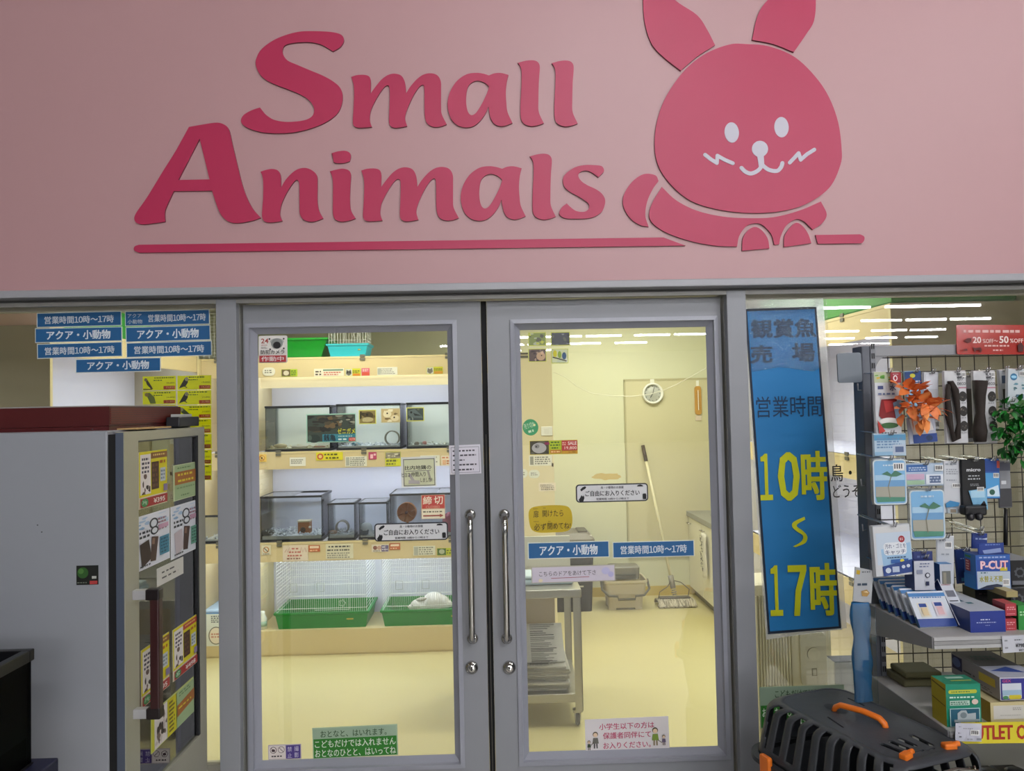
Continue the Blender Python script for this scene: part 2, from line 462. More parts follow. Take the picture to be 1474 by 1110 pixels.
# ================================================================== DOORS
def door(n, x0, x1, gx0, gx1, gzt, gzb, hx, lx):
    t = thing('door_%d' % n, None, None, ((x0+x1)/2, 0.02, 0)); t['kind'] = 'structure'
    o = t.location.copy(); X = lambda x: x-o.x
    mb = MB()
    mb.box((X(x0), 0, .01), (X(gx0)-.03, .045, z_door), ALU); mb.box((X(gx1)+.03, 0, .01), (X(x1), .045, z_door), ALU)
    mb.box((X(gx0)-.03, 0, gzt+.03), (X(gx1)+.03, .045, z_door), ALU); mb.box((X(gx0)-.03, 0, .01), (X(gx1)+.03, .045, gzb-.03), ALU)
    mb.build('leaf_frame', t)
    # mitred glazing bead sloping in to the pane
    mb = MB(); bm_ = mat('#9a9ca6', 0.3, 0.0)
    rings = [(.034, -.006), (.020, -.008), (.018, .004), (.0, .024)]
    vs_ = []
    for e, y in rings:
        vs_ += [(X(gx0)-e, y, gzb-e), (X(gx1)+e, y, gzb-e), (X(gx1)+e, y, gzt+e), (X(gx0)-e, y, gzt+e)]
    fs = []
    for r_ in range(3):
        for k in range(4):
            l = (k+1) % 4; fs.append((r_*4+k, r_*4+l, r_*4+4+l, r_*4+4+k))
    mb.add(vs_, fs, bm_)
    for k in range(4):   # outer lip
        l = (k+1) % 4
        a, b = vs_[k], vs_[l]; mb.add([a, b, (b[0], .004, b[2]), (a[0], .004, a[2])], [(0, 3, 2, 1)], bm_)
    mb.build('glazing_bead', t)
    mb = MB(); mb.box((X(gx0)-.01, .024, gzb-.01), (X(gx1)+.01, .029, gzt+.01), GLASS); mb.build('pane', t)
    zt, zb_ = W(hx, 743, 0).z, W(hx, 921, 0).z; x = X(W(hx+1, 835, -.03).x)
    mb = MB()
    pts = [(x, .002, zt+.002), (x, -.022, zt+.001), (x, -.040, zt-.006), (x, -.047, zt-.022), (x, -.047, zt-.06), (x, -.047, (zt+zb_)/2), (x, -.047, zb_+.05), (x, -.047, zb_+.022), (x, -.040, zb_+.006), (x, -.022, zb_-.001), (x, .002, zb_-.002)]
    mb.tube(pts, .0105, CHROME, 12)
    for zz in (zt+.002, zb_-.002):
        mb.lathe([(.0, -.006), (.019, -.006), (.019, 0), (.013, .006), (0, .006)], CHROME, 20, Matrix.Translation((x, 0, zz)) @ Matrix.Rotation(R(90), 4, 'X'))
    h = mb.build('pull_handle', t); h['label'] = 'curved chrome pull handle'
    p = W(lx, 962, 0.01)
    mb = MB(); M = Matrix.Translation((X(p.x), 0, p.z)) @ Matrix.Rotation(R(90), 4, 'X')
    mb.lathe([(0, 0), (.0215, 0), (.0215, .006), (.018, .011), (.0125, .012), (.0125, .016), (.011, .017), (0, .017)], CHROME, 28, M)
    mb.box((-.0018, -.007, .0168), (.0018, .005, .0178), mat('#2a2826'), 0, M)
    lk = mb.build('lock_cylinder', t); lk['label'] = 'round chrome lock cylinder'
    return t
YG = 0.044                        # outer face of the door panes
g1 = (W(373.5, 700, YG).x, W(647.7, 700, YG).x, W(508, 479, YG).z, W(515, 1090, YG).z)
g2 = (W(753.3, 700, YG).x, W(1022.2, 700, YG).x, W(882, 473, YG).z, W(896, 1078, YG).z)
xg0, xg1 = W(696.6, 700, 0.02).x, W(705.5, 700, 0.02).x
door(1, dxl, xg0, *g1, 677, 679); door(2, xg1, dxr, *g2, 727, 733)
mb = MB(); mb.box((xg0+.001, .03, .01), (xg1-.001, .06, z_door), mat('#0c0c0e', .8)); mb.box(((xg0+xg1)/2-.0009, .026, .01), ((xg0+xg1)/2+.0009, .031, z_door-.45), mat('#5b5952', .6))
mb.build('trim_9')['kind'] = 'structure'

# ================================================================== WALL SIGN: raised lettering and rabbit
RED = mat('#b52f55', 0.42, 0, 0.4); REDSIDE = mat('#7d3044', 0.5)
def raised(name, loops, parent, tf, base, mt=None, Y=YW, depth=0.007, side=None):
    """loops in pixel coordinates (after tf) become a cut-out plate standing on the wall"""
    mb = MB(); out = []
    for l in loops:
        q = []
        for x, y in l:
            px, py = tf(x, y); w = W(px, py, Y-depth); q.append((w.x-base.x, w.z-base.z))
        out.append(q)
    mb.poly(out, mt or RED, Matrix.Translation((0, Y-base.y-depth, 0)) @ Matrix.Rotation(R(90), 4, 'X'), depth, side or REDSIDE)
    return mb.build(name, parent)
L_S = [(965,270,1),(1040,225),(1075,160),(1050,105),(960,78),(800,68),(640,72),(500,105),(370,160),(255,245),(205,330),(195,400),(225,480),(290,550),(400,605),(520,650),(640,700),(725,755),(770,815),(778,870),(755,920),(690,955),(580,972),(470,972),(370,950),(300,905),(260,860),(237,830,1),(150,860),(75,905),(48,955),(65,1000),(140,1045),(260,1078),(420,1088),(580,1078),(740,1040),(890,980),(1000,900),(1050,810),(1063,710),(1035,630),(960,565),(860,510),(740,460),(610,405),(520,365),(475,315),(462,265),(480,215),(540,190),(640,178),(740,178),(830,195),(900,228)]
L_A = [(568,88,1),(700,65),(850,45),(930,70),(970,120),(1000,250),(1050,460),(1100,660),(1150,800),(1210,910),(1285,995,1),(1200,1025),(1060,1048),(970,1035),(900,980),(850,880),(800,725,1),(415,730,1),(350,870),(327,940),(330,1035,1),(220,1050),(110,1062),(45,1045),(22,1000),(45,940),(150,790),(300,545),(440,320)]
L_Ah = [(675,205,1),(462,618,1),(775,612,1)]
L_n = [(40,305,1),(110,282),(180,272),(245,290),(278,350),(282,495,1),(330,410),(400,330),(480,275),(570,260),(650,290),(705,350),(713,450),(712,640),(730,760),(780,855,1),(700,885),(620,893),(550,870),(505,800),(500,650),(498,450),(485,410),(455,405),(400,470),(340,570),(290,680),(272,770),(275,830),(297,885,1),(180,902),(100,895),(62,850),(60,770),(72,600),(73,430),(62,350)]
L_i = [(857,300,1),(940,278),(1010,268),(1080,288),(1107,340),(1100,480),(1095,640),(1108,760),(1162,855,1),(1080,882),(990,893),(920,865),(895,800),(895,640),(895,450),(885,360)]
L_dot = [(878,88,1),(950,65),(1040,58),(1095,85),(1105,130),(1092,182,1),(1030,200),(960,205),(903,192,1),(892,130)]
L_m = [(55,155,1),(130,130),(240,125),(310,150),(332,220),(328,390,1),(400,290),(490,185),(580,125),(670,108),(760,135),(808,210),(825,300),(830,385,1),(900,280),(990,180),(1080,120),(1180,103),(1270,130),(1320,210),(1325,330),(1325,560),(1335,680),(1405,825,1),(1320,855),(1230,862),(1150,830),(1105,760),(1092,640),(1090,400),(1085,290),(1065,265),(1020,290),(950,390),(880,530),(830,660),(818,750),(845,850,1),(740,870),(660,872),(605,840),(588,780),(595,600),(600,420),(597,310),(575,275),(530,290),(460,380),(390,500),(335,620),(318,720),(322,790),(347,862,1),(220,872),(130,868),(85,830),(78,760),(88,600),(95,400),(88,260)]
L_a = [(470,210,1),(530,188),(600,185),(678,205,1),(660,280),(650,390),(655,500),(668,600),(720,715,1),(650,742),(590,748),(530,725),(490,670),(472,590),(465,540,1),(430,620),(370,700),(300,750),(220,762),(140,740),(75,680),(40,590),(32,490),(60,380),(130,270),(230,200),(330,183),(410,192)]
L_ah = [(470,325,1),(420,285),(350,265),(290,285),(245,340),(228,450),(235,550),(255,610),(290,632),(335,605),(390,520),(440,420),(468,345,1)]
L_l = [(775,78,1),(860,55),(940,50),(990,70),(1010,120),(1000,280),(995,480),(1000,600),(1052,718,1),(980,742),(910,748),(840,720),(808,660),(805,500),(815,300),(815,160),(800,110)]
L_s = [(1075,405,1),(1150,325),(1148,275),(1110,240),(1000,228),(880,228),(760,250),(650,310),(575,385),(557,460),(580,540),(650,610),(760,670),(860,730),(930,790),(935,855),(890,900),(820,908),(740,890),(670,840),(613,785,1),(545,840),(505,910),(520,960),(590,1000),(720,1008),(900,1005),(1020,975),(1120,910),(1165,810),(1168,720),(1120,640),(1030,575),(920,525),(830,465),(785,400),(790,350),(840,315),(920,312),(1000,350)]
def T(x0, y0, s, ox=0, oy=0, kx=1.0): return lambda x, y: (x0+x/s*kx+ox, y0+y/s+oy)
SL = smooth_loop
b1 = W(590, 185, YW); w1 = thing('sign_lettering', 'raised dark pink word Small, the upper line of the sign on the pink wall', 'sign', b1)
raised('letter', [SL(L_S)], w1, T(340, 35, 6.9375), b1)
raised('letter', [SL(L_m)], w1, T(500, 95, 9.827), b1)
raised('letter', [SL(L_a), SL(L_ah)], w1, T(640, 80, 7.37), b1)
raised('letter', [SL(L_l)], w1, T(640, 80, 7.37), b1)
raised('letter', [SL(L_l)], w1, T(640, 80, 7.37, 48.8, .4), b1)
b2 = W(530, 320, YW); w2 = thing('sign_lettering', 'raised dark pink word Animals, the lower line of the sign on the pink wall', 'sign', b2)
raised('letter', [SL(L_A), SL(L_Ah, 3)], w2, T(190, 170, 6.937), b2)
raised('letter', [SL(L_n)], w2, T(370, 210, 8.189), b2)
il = raised('letter', [SL(L_i)], w2, T(370, 210, 8.189), b2); raised('letter_dot', [SL(L_dot)], il, T(370, 210, 8.189), b2)
raised('letter', [SL(L_m)], w2, T(505.6, 110.8, 9.827, 14.5-5.7, 134.8-15.8, 1.021), b2)
raised('letter', [SL(L_a), SL(L_ah)], w2, T(640, 80, 7.37, 18.9, 134.4), b2)
raised('letter', [SL(L_l)], w2, T(640, 80, 7.37, 17.3, 134.6), b2)
raised('letter', [SL(L_s)], w2, T(755, 215, 10.09), b2)
idt = lambda x, y: (x, y)
b3 = W(590, 360, YW)
u = raised('sign_underline', [SL([(200,352.3,1),(955,341.8,1),(987,353.6,1),(700,357.5,1),(200,363.8,1),(194,361),(192.5,358),(194,354.5)], 3)], None, idt, b3); u.location = b3
tag(u, 'long thin dark pink bar running under the word Animals on the wall', 'sign')
b4 = W(1215, 344, YW)
u = raised('sign_underline', [SL([(1174,338.2,1),(1238,337.3,1),(1243.5,340),(1244.5,344),(1242,349),(1238,350.3,1),(1177.5,351,1)], 3)], None, idt, b4); u.location = b4
tag(u, 'short dark pink bar to the right of the rabbit paws', 'sign')
b5 = W(1075, 350, YW); rb = thing('rabbit_emblem', 'dark pink cut-out rabbit lying beside the lettering on the pink wall', 'sign', b5)
TR = T(860, 0, 3.0)
PALE = mat('#c6c3cf', 0.5)
raised('rabbit_head', [SL([(570,192),(640,190),(740,200),(850,245),(940,330),(1000,420),(1040,530),(1055,650),(1050,710),(1010,800),(940,860),(850,900),(740,918),(620,918),(500,900),(400,865),(320,800),(265,720),(247,630),(258,520),(300,410),(380,300),(470,230)])], rb, TR, b5)
raised('ear', [SL([(360,305,1),(290,250),(235,190),(205,100),(197,0),(200,-90),(215,-150),(270,-80),(335,0),(430,65),(475,130),(508,195,1),(430,245)])], rb, TR, b5)
raised('ear', [SL([(668,172,1),(685,90),(705,40),(735,0),(800,-70),(880,-120),(930,-90),(943,0),(935,90),(900,150),(848,225,1),(760,190)])], rb, TR, b5)
raised('tail', [SL([(264,782,1),(250,757),(200,752),(150,785),(115,840),(112,890),(140,940),(180,970),(221,980,1),(207,930),(215,870),(240,815)])], rb, TR, b5)
raised('rabbit_body', [SL([(278,807,1),(340,865),(430,910),(540,935),(650,942),(760,938),(870,910),(965,870,1),(990,925),(970,965),(930,992,1),(890,955),(855,948),(815,975),(792,1020),(785,1055,1),(765,1058,1),(750,1010),(710,970),(675,965),(640,980),(612,1020),(603,1065,1),(500,1060),(380,1035),(280,995),(226,945),(235,880)])], rb, TR, b5)
raised('paw', [SL([(625,1083,1),(628,1030),(650,995),(680,980),(710,995),(735,1030),(743,1073,1)])], rb, TR, b5)
raised('paw', [SL([(806,1067,1),(808,1020),(830,985),(857,962),(885,975),(910,1010),(924,1050,1)])], rb, TR, b5)
def ell(cx, cy, rx, ry, tilt=0, n=28):
    return [(cx+rx*math.cos(a)*math.cos(tilt)-ry*math.sin(a)*math.sin(tilt), cy+rx*math.cos(a)*math.sin(tilt)+ry*math.sin(a)*math.cos(tilt)) for a in [2*math.pi*i/n for i in range(n)]]
def stroke(pts, w):
    """rounded outline around a path"""
    P = [Vector(p) for p in pts]; Lf, Rt = [], []
    for i, p in enumerate(P):
        d = (P[min(i+1, len(P)-1)]-P[max(i-1, 0)]).normalized(); nn = Vector((-d.y, d.x))*w/2
        Lf.append(p+nn); Rt.append(p-nn)
    def cap(c, a, sgn):
        a0 = math.atan2((a-c).y, (a-c).x); return [c+Vector((math.cos(a0+sgn*math.pi*k/6), math.sin(a0+sgn*math.pi*k/6)))*w/2 for k in range(1, 6)]
    out = Lf+cap(P[-1], Lf[-1], -1)+Rt[::-1]+cap(P[0], Rt[0], -1)
    return [(q.x, q.y) for q in out]
def arc(pts, seg=6):
    o = []
    for i in range(len(pts)-1):
        p0, p1, p2, p3 = (Vector(pts[max(0, min(len(pts)-1, j))]) for j in (i-1, i, i+1, i+2))
        for k in range(seg):
            t = k/seg
            o.append(tuple(0.5*((2*p1)+(p2-p0)*t+(2*p0-5*p1+4*p2-p3)*t*t+(3*p1-p0-3*p2+p3)*t**3)))
    return o+[tuple(pts[-1])]
face = dict(mt=PALE, Y=YW-.007, depth=.0015, side=PALE)
hd = [c for c in rb.children if c.name.startswith('rabbit_head')][0]
raised('eye', [ell(580, 572, 31, 44, -.08)], hd, TR, b5, **face); raised('eye', [ell(795, 549, 31, 44, -.05)], hd, TR, b5, **face)
raised('nose', [ell(702, 643, 35, 35)], hd, TR, b5, **face)
raised('mouth', [stroke(arc([(622,725),(640,742),(665,749),(695,735),(712,712)]), 17)], hd, TR, b5, **face)
raised('mouth', [stroke(arc([(712,712),(740,733),(775,738),(793,722),(799,704)]), 17)], hd, TR, b5, **dict(face, depth=.0017))
raised('mouth', [[(689,668),(718,668),(721,718),(698,722)]], hd, TR, b5, **dict(face, depth=.0019))
for w_ in ([(465,668),(490,688),(516,704)], [(516,704),(518,672)], [(518,672),(550,690),(585,705)]):
    raised('whisker', [stroke(w_, 16)], hd, TR, b5, **face); face['depth'] += .0002
for w_ in ([(831,702),(850,682),(869,661)], [(869,661),(878,690)], [(878,690),(905,666),(937,646)]):
    raised('whisker', [stroke(w_, 16)], hd, TR, b5, **face); face['depth'] += .0002
# ================================================================== PET ROOM
YS = 2.85                         # front of the back display shelves
ZT0, ZT1 = W(510, 513, YS).z, W(510, 541, YS).z
Z2T, Z2B = W(510, 648, YS).z, W(510, 673, YS).z
Z3T, Z3B = W(510, 778, YS).z, W(510, 806, YS).z
Z4T = W(510, 905, YS).z
SHELFD = 0.44
def shelf_unit(label, loc, rz, L, clips,  panel=CREAM, clipmat='#6f6c60', lamps=True, power=3.4, top=0.0, group=None, D=SHELFD):
    SHELFD = D
    t = thing('display_shelf', label, 'shelf', loc, rz, group)
    for za, zb_ in ((ZT1+top, ZT0+top), (Z2B, Z2T), (Z3B, Z3T)):
        mb = MB(); mb.box((0, 0, zb_-.028), (L, SHELFD, zb_), WHITEB); mb.box((0, -.004, za), (L, .018, zb_-.016), CREAM)
        mb.box((0, -.006, zb_-.015), (L, .018, zb_), mat('#e0cfa0', .5)); b = mb.build('shelf_board', t)
        for cx in clips:
            mb = MB(); cm = mat(clipmat, .4)
            for k in range(2): mb.box((cx-.018, -.011, zb_-.030+k*.024), (cx+.018, -.004, zb_-.012+k*.024), cm)
            mb.build('shelf_clip', b)
        mb = MB(); mb.box((.03, .10, zb_-.056), (L-.03, .14, zb_-.030), mat('#f4f4f4', .5, 0, None, 0, 8, 0, 1.6)); mb.build('shelf_lamp', t)
        if lamps:
            a = area('shelf_light', (L/2, .12, zb_-.062), (R(-12), 0, 0), L*.9, .06, power*L, (.72, .84, 1.0)); a.parent = t
    mb = MB(); mb.box((0, 0, 0), (L, SHELFD, Z4T), mat('#d7c595', .5, 0, None, .03, 3)); mb.box((0, -.006, .012), (L, 0, Z4T), mat('#d3c08f', .5)); mb.build('base', t)
    mb = MB(); mb.box((0, SHELFD-.012, Z4T), (L, SHELFD, ZT0+top-.03), WHITEB); mb.build('back_panel', t)
    for x, e in ((-.022, 0), (L+.002, 1)):
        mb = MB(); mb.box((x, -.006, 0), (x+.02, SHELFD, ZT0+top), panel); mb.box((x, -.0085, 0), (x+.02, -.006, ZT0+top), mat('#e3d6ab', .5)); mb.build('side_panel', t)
    return t
ux = W(367, 700, YS).x; ux1 = W(712, 700, YS).x; uxe = -2.085
LOWB = False
px2x = lambda px: W(px, 650, YS).x
shelf_unit('long cream display shelf behind the left glass door, holding tanks and cages', (ux, YS, 0), 0, ux1-ux-.024, [px2x(401)-ux, px2x(524)-ux, px2x(647)-ux])
shelf_unit('narrow cream corner shelf seen between the cooler and the left post', (uxe+.024, YS, 0), 0, ux-uxe-.07, [px2x(309)-uxe], power=2.2)
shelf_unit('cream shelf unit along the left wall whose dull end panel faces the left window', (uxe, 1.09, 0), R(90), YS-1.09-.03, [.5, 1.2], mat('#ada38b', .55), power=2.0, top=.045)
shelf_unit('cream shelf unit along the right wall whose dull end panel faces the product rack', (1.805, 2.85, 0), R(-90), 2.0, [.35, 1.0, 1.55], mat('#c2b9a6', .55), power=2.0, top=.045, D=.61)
mb = MB(); L0 = ux1-ux-.024; mb.box((.03, .055, W(510, 556, YS).z), (L0-.03, .07, ZT1+.02), mat('#f1e6c4', .5, 0, None, 0, 8, 0, .35)); lv = mb.build('light_diffuser', bpy.data.objects['display_shelf']); lv['label'] = 'glowing cream strip light cover'
mb = MB(); mb.box((.0, 0, 0), (W(797, 650, YS).x-ux1, YB-YS, ZT0), mat('#e3d6ae', .55, 0, None, .03, 2))
o = mb.build('wall_pier'); o.location = (ux1, YS-.004, 0); o['kind'] = 'structure'
ZPIER = W(510, 513, YS).z
mb = MB(); mb.box((px2x(750)-.02, YS-.012, ZT0-.01), (px2x(763), YS-.004, ZT0+.002), mat('#5d5a50', .4)); mb.box((px2x(750)-.02, YS-.012, ZT0-.034), (px2x(763), YS-.004, ZT0-.02), mat('#5d5a50', .4))
o = mb.build('shelf_clip'); tag(o, 'dark clip on the top corner of the cream pier', 'clip')

# ---- cards stuck on the shelf fascias
YF = YS-.0065
TXT = '#4a4842'
def fcard(label, box, els, bg, **k): return sign('price_card' if 'price' in label else 'notice_card', label, 'card', box, YF, els, bg, 'cards stuck on the shelf edges', **k)
fcard('white oval sticker on the left end of the top shelf edge', (378,529,396,541), [('l',381,532,393,538,2,'#7a7870')], '#e9e6d8', rad=5.5)
fcard('small green and brown photo price card on the top shelf edge', (405,531.5,428,542), [('r',405.5,532,418,541.5,'#6b5a3a'),('e',412,537,4,3.5,'#d8cdb8'),('l',419,533,427,541,3,'#3d6b20')], '#b6cc2e')
fcard('long white and red price card on the top shelf edge below the teal cage', (452,530.5,495,541.5), [('r',465,531.5,494,534,'#7c9a86'),('l',454,533,463,541,2,'#5a5148'),('l',466,535,493,541,2,'#c86a58')], '#efe6d2')
fcard('yellow price card with a masked animal face, left of the pink tag', (497,530.5,519,541.5), [('r',497.5,531,507,541,'#d9d6c8'),('p',[(499,532),(502,534),(505,532),(506,538),(502,541),(498,538)],'#6d6a62'),('e',500.5,536,1.2,1.5,'#1d1c1a'),('e',504,536,1.2,1.5,'#1d1c1a'),('l',508,533,518,538,2,'#6b6a10'),('r',508,538,518,541,'#e0862a')], '#d6d430')
fcard('pink and red price tag on the top shelf edge', (520.5,530,532,541), [('l',522,531,531,535,2,'#f6d8d4'),('r',521,536,531.5,540.5,'#d8543c')], '#d8637a')
fcard('white text card on the top shelf edge, right of the pink tag', (543,528.5,572,540), [('l',545,530,571,539,4,'#8d8b86'),('r',543.5,530,548,539,'#b6b8b0')], '#eceade')
fcard('yellow price card with an animal face at the right end of the top shelf edge', (613.5,528,637.5,538.5), [('r',614,528.5,624,538,'#d6d4c6'),('p',[(616,529.5),(619,531.5),(622,529.5),(623,535),(619,538),(615,535)],'#77746a'),('l',625,530,637,534,2,'#6b6a10'),('r',625,534.5,637,538,'#d99a32')], '#d2d030')
NOS = lambda cx, cy, r: [('e',cx,cy,r,r,'#c9822c'),('e',cx,cy,r*.72,r*.72,'#f2d77c'),('s',[(cx-r*.6,cy-r*.6),(cx+r*.6,cy+r*.6)],r*.32,'#c9822c'),('r',cx-r*.3,cy-r*.4,cx+r*.3,cy+r*.4,'#7a5a28')]
fcard('yellow square prohibition sticker at the left end of the middle shelf edge', (371,654,383.5,665), NOS(377,659.5,4.2), '#efc95c')
fcard('white blank-looking paper card on the middle shelf edge below the left tank', (417,658.5,440,671), [('l',419,661,438,668,3,'#6a6a68')], '#f0eee6')
fcard('bright yellow notice with a red figure on the middle shelf edge', (455,651,493.5,662.5), [('e',461,657,4.5,4.5,'#c8542a'),('e',461,657,2.5,2.5,'#f2d88a'),('l',467,652.5,492,656.5,1,'#4d4a10'),('l',469,657.5,491,661.5,1,'#4d4a10')], '#e6dc2a')
fcard('white text card on the middle shelf edge, left of the pink square', (497,657,528,671.5), [('r',498,658,503,670,'#aeb0a8'),('l',504,658,527,671,5,'#7f7f78')], '#eeece0')
fcard('pink square sticker on the middle shelf edge', (530.5,651,542,661.5), [('r',533,654,537,660,'#f4c6d0'),('r',538,653,541,656,'#f4c6d0')], '#c23f6c')
fcard('yellow price card with fluffy animals on the middle shelf edge', (554.5,650.5,577,671), [('r',555,651,576.5,660,'#8f8878'),('n',555,651,576,660,['#d8d2c2','#c2bba8','#5d564a'],10,3),('l',556,661,576,666,1,'#6a6d12'),('l',556,666,572,670,1,'#6a6d12')], '#dbdc22')
fcard('white text card on the middle shelf edge behind the handwritten notice', (605,655.5,633,671), [('l',607,657,632,670,4,'#8b8983')], '#ecebdf')
fcard('white and orange price tag at the right end of the middle shelf edge', (635,656,649,670.5), [('l',636.5,657,648,661,1,'#d98a5c'),('r',637,662,642,669,'#e9b894'),('l',643,662,648,669,2,'#d07442')], '#f0e2cf')
fcard('cream no-smoking style sticker at the left end of the lower shelf edge', (376.5,785,390,799), NOS(383,791.5,4.4)[:3]+[('e',383,791.5,3.2,3.2,'#e8dfc8'),('s',[(380,788.5),(386,794.5)],1.2,'#5a564a'),('l',379,796.5,388,798.5,1,'#6a675e')], '#e6ddc4')
fcard('pale pink hand-drawn notice with two hands on the lower shelf edge', (407,785,443.5,807.5), [('s',[(410,795),(413,790),(414,795),(417,788),(418,795)],.8,'#c98f84'),('s',[(432,795),(434,788),(436,795),(439,789),(441,795)],.8,'#c98f84'),('l',420,788,431,792,1,'#c56f62'),('l',416,793,434,797,1,'#c56f62'),('l',414,798,436,802,1,'#c56f62'),('l',413,802.5,438,806,1,'#8f5a50')], '#ecdccb')
fcard('orange label on the lower shelf edge beside the pink hand notice', (444,785,460.5,794.5), [('r',446,786,459,789.5,'#f4dcc4'),('l',446,791,459,794,1,'#f0c8a4')], '#c8683a')
fcard('large white handwritten note on the lower shelf edge', (469,783,508.5,804.5), [('l',473,785,505,789,1,'#3a3a38'),('l',471,790,503,794,1,'#58564f'),('l',471,795,504,804,3,'#8a887e')], '#e6e0c8')
fcard('white and purple pictogram card on the lower shelf edge', (535,784,559.5,794.5), [('e',540,788.5,3,3,'#8a5248'),('e',546,788.5,3,3,'#c9a094'),('l',537,792,547,794,1,'#4a4644'),('r',549,785,554,794,'#6a5c8c'),('r',554.5,785,559,794,'#6a5c8c'),('l',550,786,558,793,2,'#d8d2e0')], '#e9dfd2')
fcard('orange label on the lower shelf edge below the entry sticker', (560.5,782,576,791.5), [('r',562,783.5,574.5,786.5,'#f4dcc4'),('l',562,788,574,791,1,'#f0c8a4')], '#c8683a')
fcard('white text card on the lower shelf edge right of the orange label', (595,786,626.5,799.5), [('r',596,787,602,799,'#b8bab0'),('l',603,787,626,799,4,'#8a8a82')], '#e8e6d6')
fcard('green and yellow photo price card at the right end of the lower shelf edge', (629,789,652,799.5), [('r',629.5,789.5,642,799,'#4a6a28'),('e',636,794,4,3.5,'#b8c2a0'),('l',643,791,651,798,2,'#6a7018')], '#c9d02c')

# ---- glass tanks
BLACKR = mat('#1c1d22', .4)
def bedding(w, d, h, n, cols=('#e8e8ea', '#d5d8de', '#c2c6ce'), seed=1, ymax=None):
    rnd = random.Random(seed); mb = MB()
    mb.box((-w/2, 0, 0), (w/2, d, h*.45), cols[0])
    for i in range(n):
        x = rnd.uniform(-w/2, w/2); y = rnd.uniform(0, d); s = rnd.uniform(.006, .012)
        z = h*(.42+.55*rnd.random()*(0.6+.4*math.sin(3+x*9)))
        M = Matrix.Translation((min(max(x, -w/2+s), w/2-s), min(max(y, s), d-s), z)) @ Matrix.Rotation(rnd.uniform(0, 6), 4, Vector((rnd.random(), rnd.random(), rnd.random()+.1)))
        mb.box((-s, -s*.6, -.002), (s, s*.6, .002), cols[i % len(cols)], 0, M)
    return mb
def tank(label, x0, x1, ztop, zbase, depth, y0=None, lid=None, rim=.014, bed=(.05, 120), cols=('#e8e8ea', '#d5d8de', '#c2c6ce'), back=True, seed=1):
    w = x1-x0; h = ztop-zbase; y0 = YS+.02 if y0 is None else y0
    t = thing('glass_tank', label, 'tank', ((x0+x1)/2, y0, zbase), 0, 'glass animal tanks on the display shelf'); a = w/2
    for nm, za, zb_ in (('top_rim', h-rim, h), ('bottom_rim', 0, rim*1.1)):
        mb = MB()
        for p, q in (((-a, 0, za), (a, .012, zb_)), ((-a, depth-.012, za), (a, depth, zb_)), ((-a, .012, za), (-a+.012, depth-.012, zb_)), ((a-.012, .012, za), (a, depth-.012, zb_))): mb.box(p, q, BLACKR)
        if nm == 'bottom_rim': mb.box((-a+.012, .012, 0), (a-.012, depth-.012, .006), BLACKR)
        mb.build(nm, t)
    mb = MB(); g = .004
    mb.box((-a+.003, .003, .012), (a-.003, .003+g, h-.004), TANKG)
    mb.box((-a+.003, .008, .012), (-a+.003+g, depth-.008, h-.004), TANKG); mb.box((a-.003-g, .008, .012), (a-.003, depth-.008, h-.004), TANKG)
    mb.build('glass_wall', t)
    if back:
        mb = MB(); mb.box((-a+.003, depth-.010, .012), (a-.003, depth-.005, h-.004), mat('#e4e6e2', .5)); mb.build('back_wall', t)
    if lid:
        mb = MB()
        for (p, q, mt_) in lid: mb.box((-a+p*w, .013, h-.004), (-a+q*w, depth-.013, h-.001), mt_)
        mb.build('lid', t)
    if bed:
        b = bedding(w-.022, depth-.028, bed[0], bed[1], cols, seed).build('bedding', t); b.location = (0, .009, .012); b['kind'] = 'stuff'
    return t
X_ = lambda px, py=650: W(px, py, YS+.02).x
ZZ = lambda px, py: W(px, py, YS+.02).z
SAND = ('#d9cfae', '#cbbf98', '#e3dcc6')
tank('wide black-rimmed tank with sand, left end of the middle shelf', X_(381.5), X_(476), ZZ(430,584), Z2T, .33, bed=(.022, 60), cols=SAND, seed=2)
tank('wide black-rimmed tank with white bedding and a ring, behind the turtle poster', X_(484.5), X_(577.5), ZZ(530,581), Z2T, .33, bed=(.035, 110), seed=3)
tank('wide black-rimmed tank at the right end of the middle shelf', X_(585.5), X_(680), ZZ(620,579), Z2T, .33, bed=(.026, 60), cols=('#dfe0d8', '#cfd0c4', '#eceade'), seed=4)
tank('large open tank with orange hide box, left end of the lower shelf', X_(373.5), X_(462.5), ZZ(420,714), Z3T, .33, bed=(.06, 170), seed=5, lid=[(0, .52, FILM)], back=False)
tank('small tank with a grey ring, second on the lower shelf', X_(470), X_(509.5), ZZ(490,724), Z3T, .26, lid=[(0, 1, FILM)], bed=(.05, 70), seed=6, back=False)
tank('small tank with a domed white hut, third on the lower shelf', X_(514.5), X_(556), ZZ(535,723), Z3T, .26, lid=[(0, 1, FILM)], bed=(.03, 40), seed=7, back=False)
tank('wide tank with an orange exercise wheel, behind the closed sign', X_(559.5), X_(682), ZZ(620,710), Z3T, .36, lid=[(0, .55, FILM), (.56, 1, FILM)], bed=(.03, 90), seed=8, back=False)
def ring(name, label, cat, px, py, r, Y, zb_, c, th=.008, w=.05):
    p = W(px, py, Y); mb = MB(); n = 24; vs_ = []; fs = []
    for k in range(n):
        a = 2*math.pi*k/n
        for (rr, y) in ((r, 0), (r, w), (r-th, w), (r-th, 0)): vs_.append((rr*math.cos(a), y, r+rr*math.sin(a)))
    for k in range(n):
        l = (k+1) % n
        for q in range(4): fs.append((k*4+q, k*4+(q+1) % 4, l*4+(q+1) % 4, l*4+q))
    mb.add(vs_, fs, mat(c, .6, 0, None, .15, 30), True); o = mb.build(name); o.location = (p.x, Y, zb_); return tag(o, label, cat)
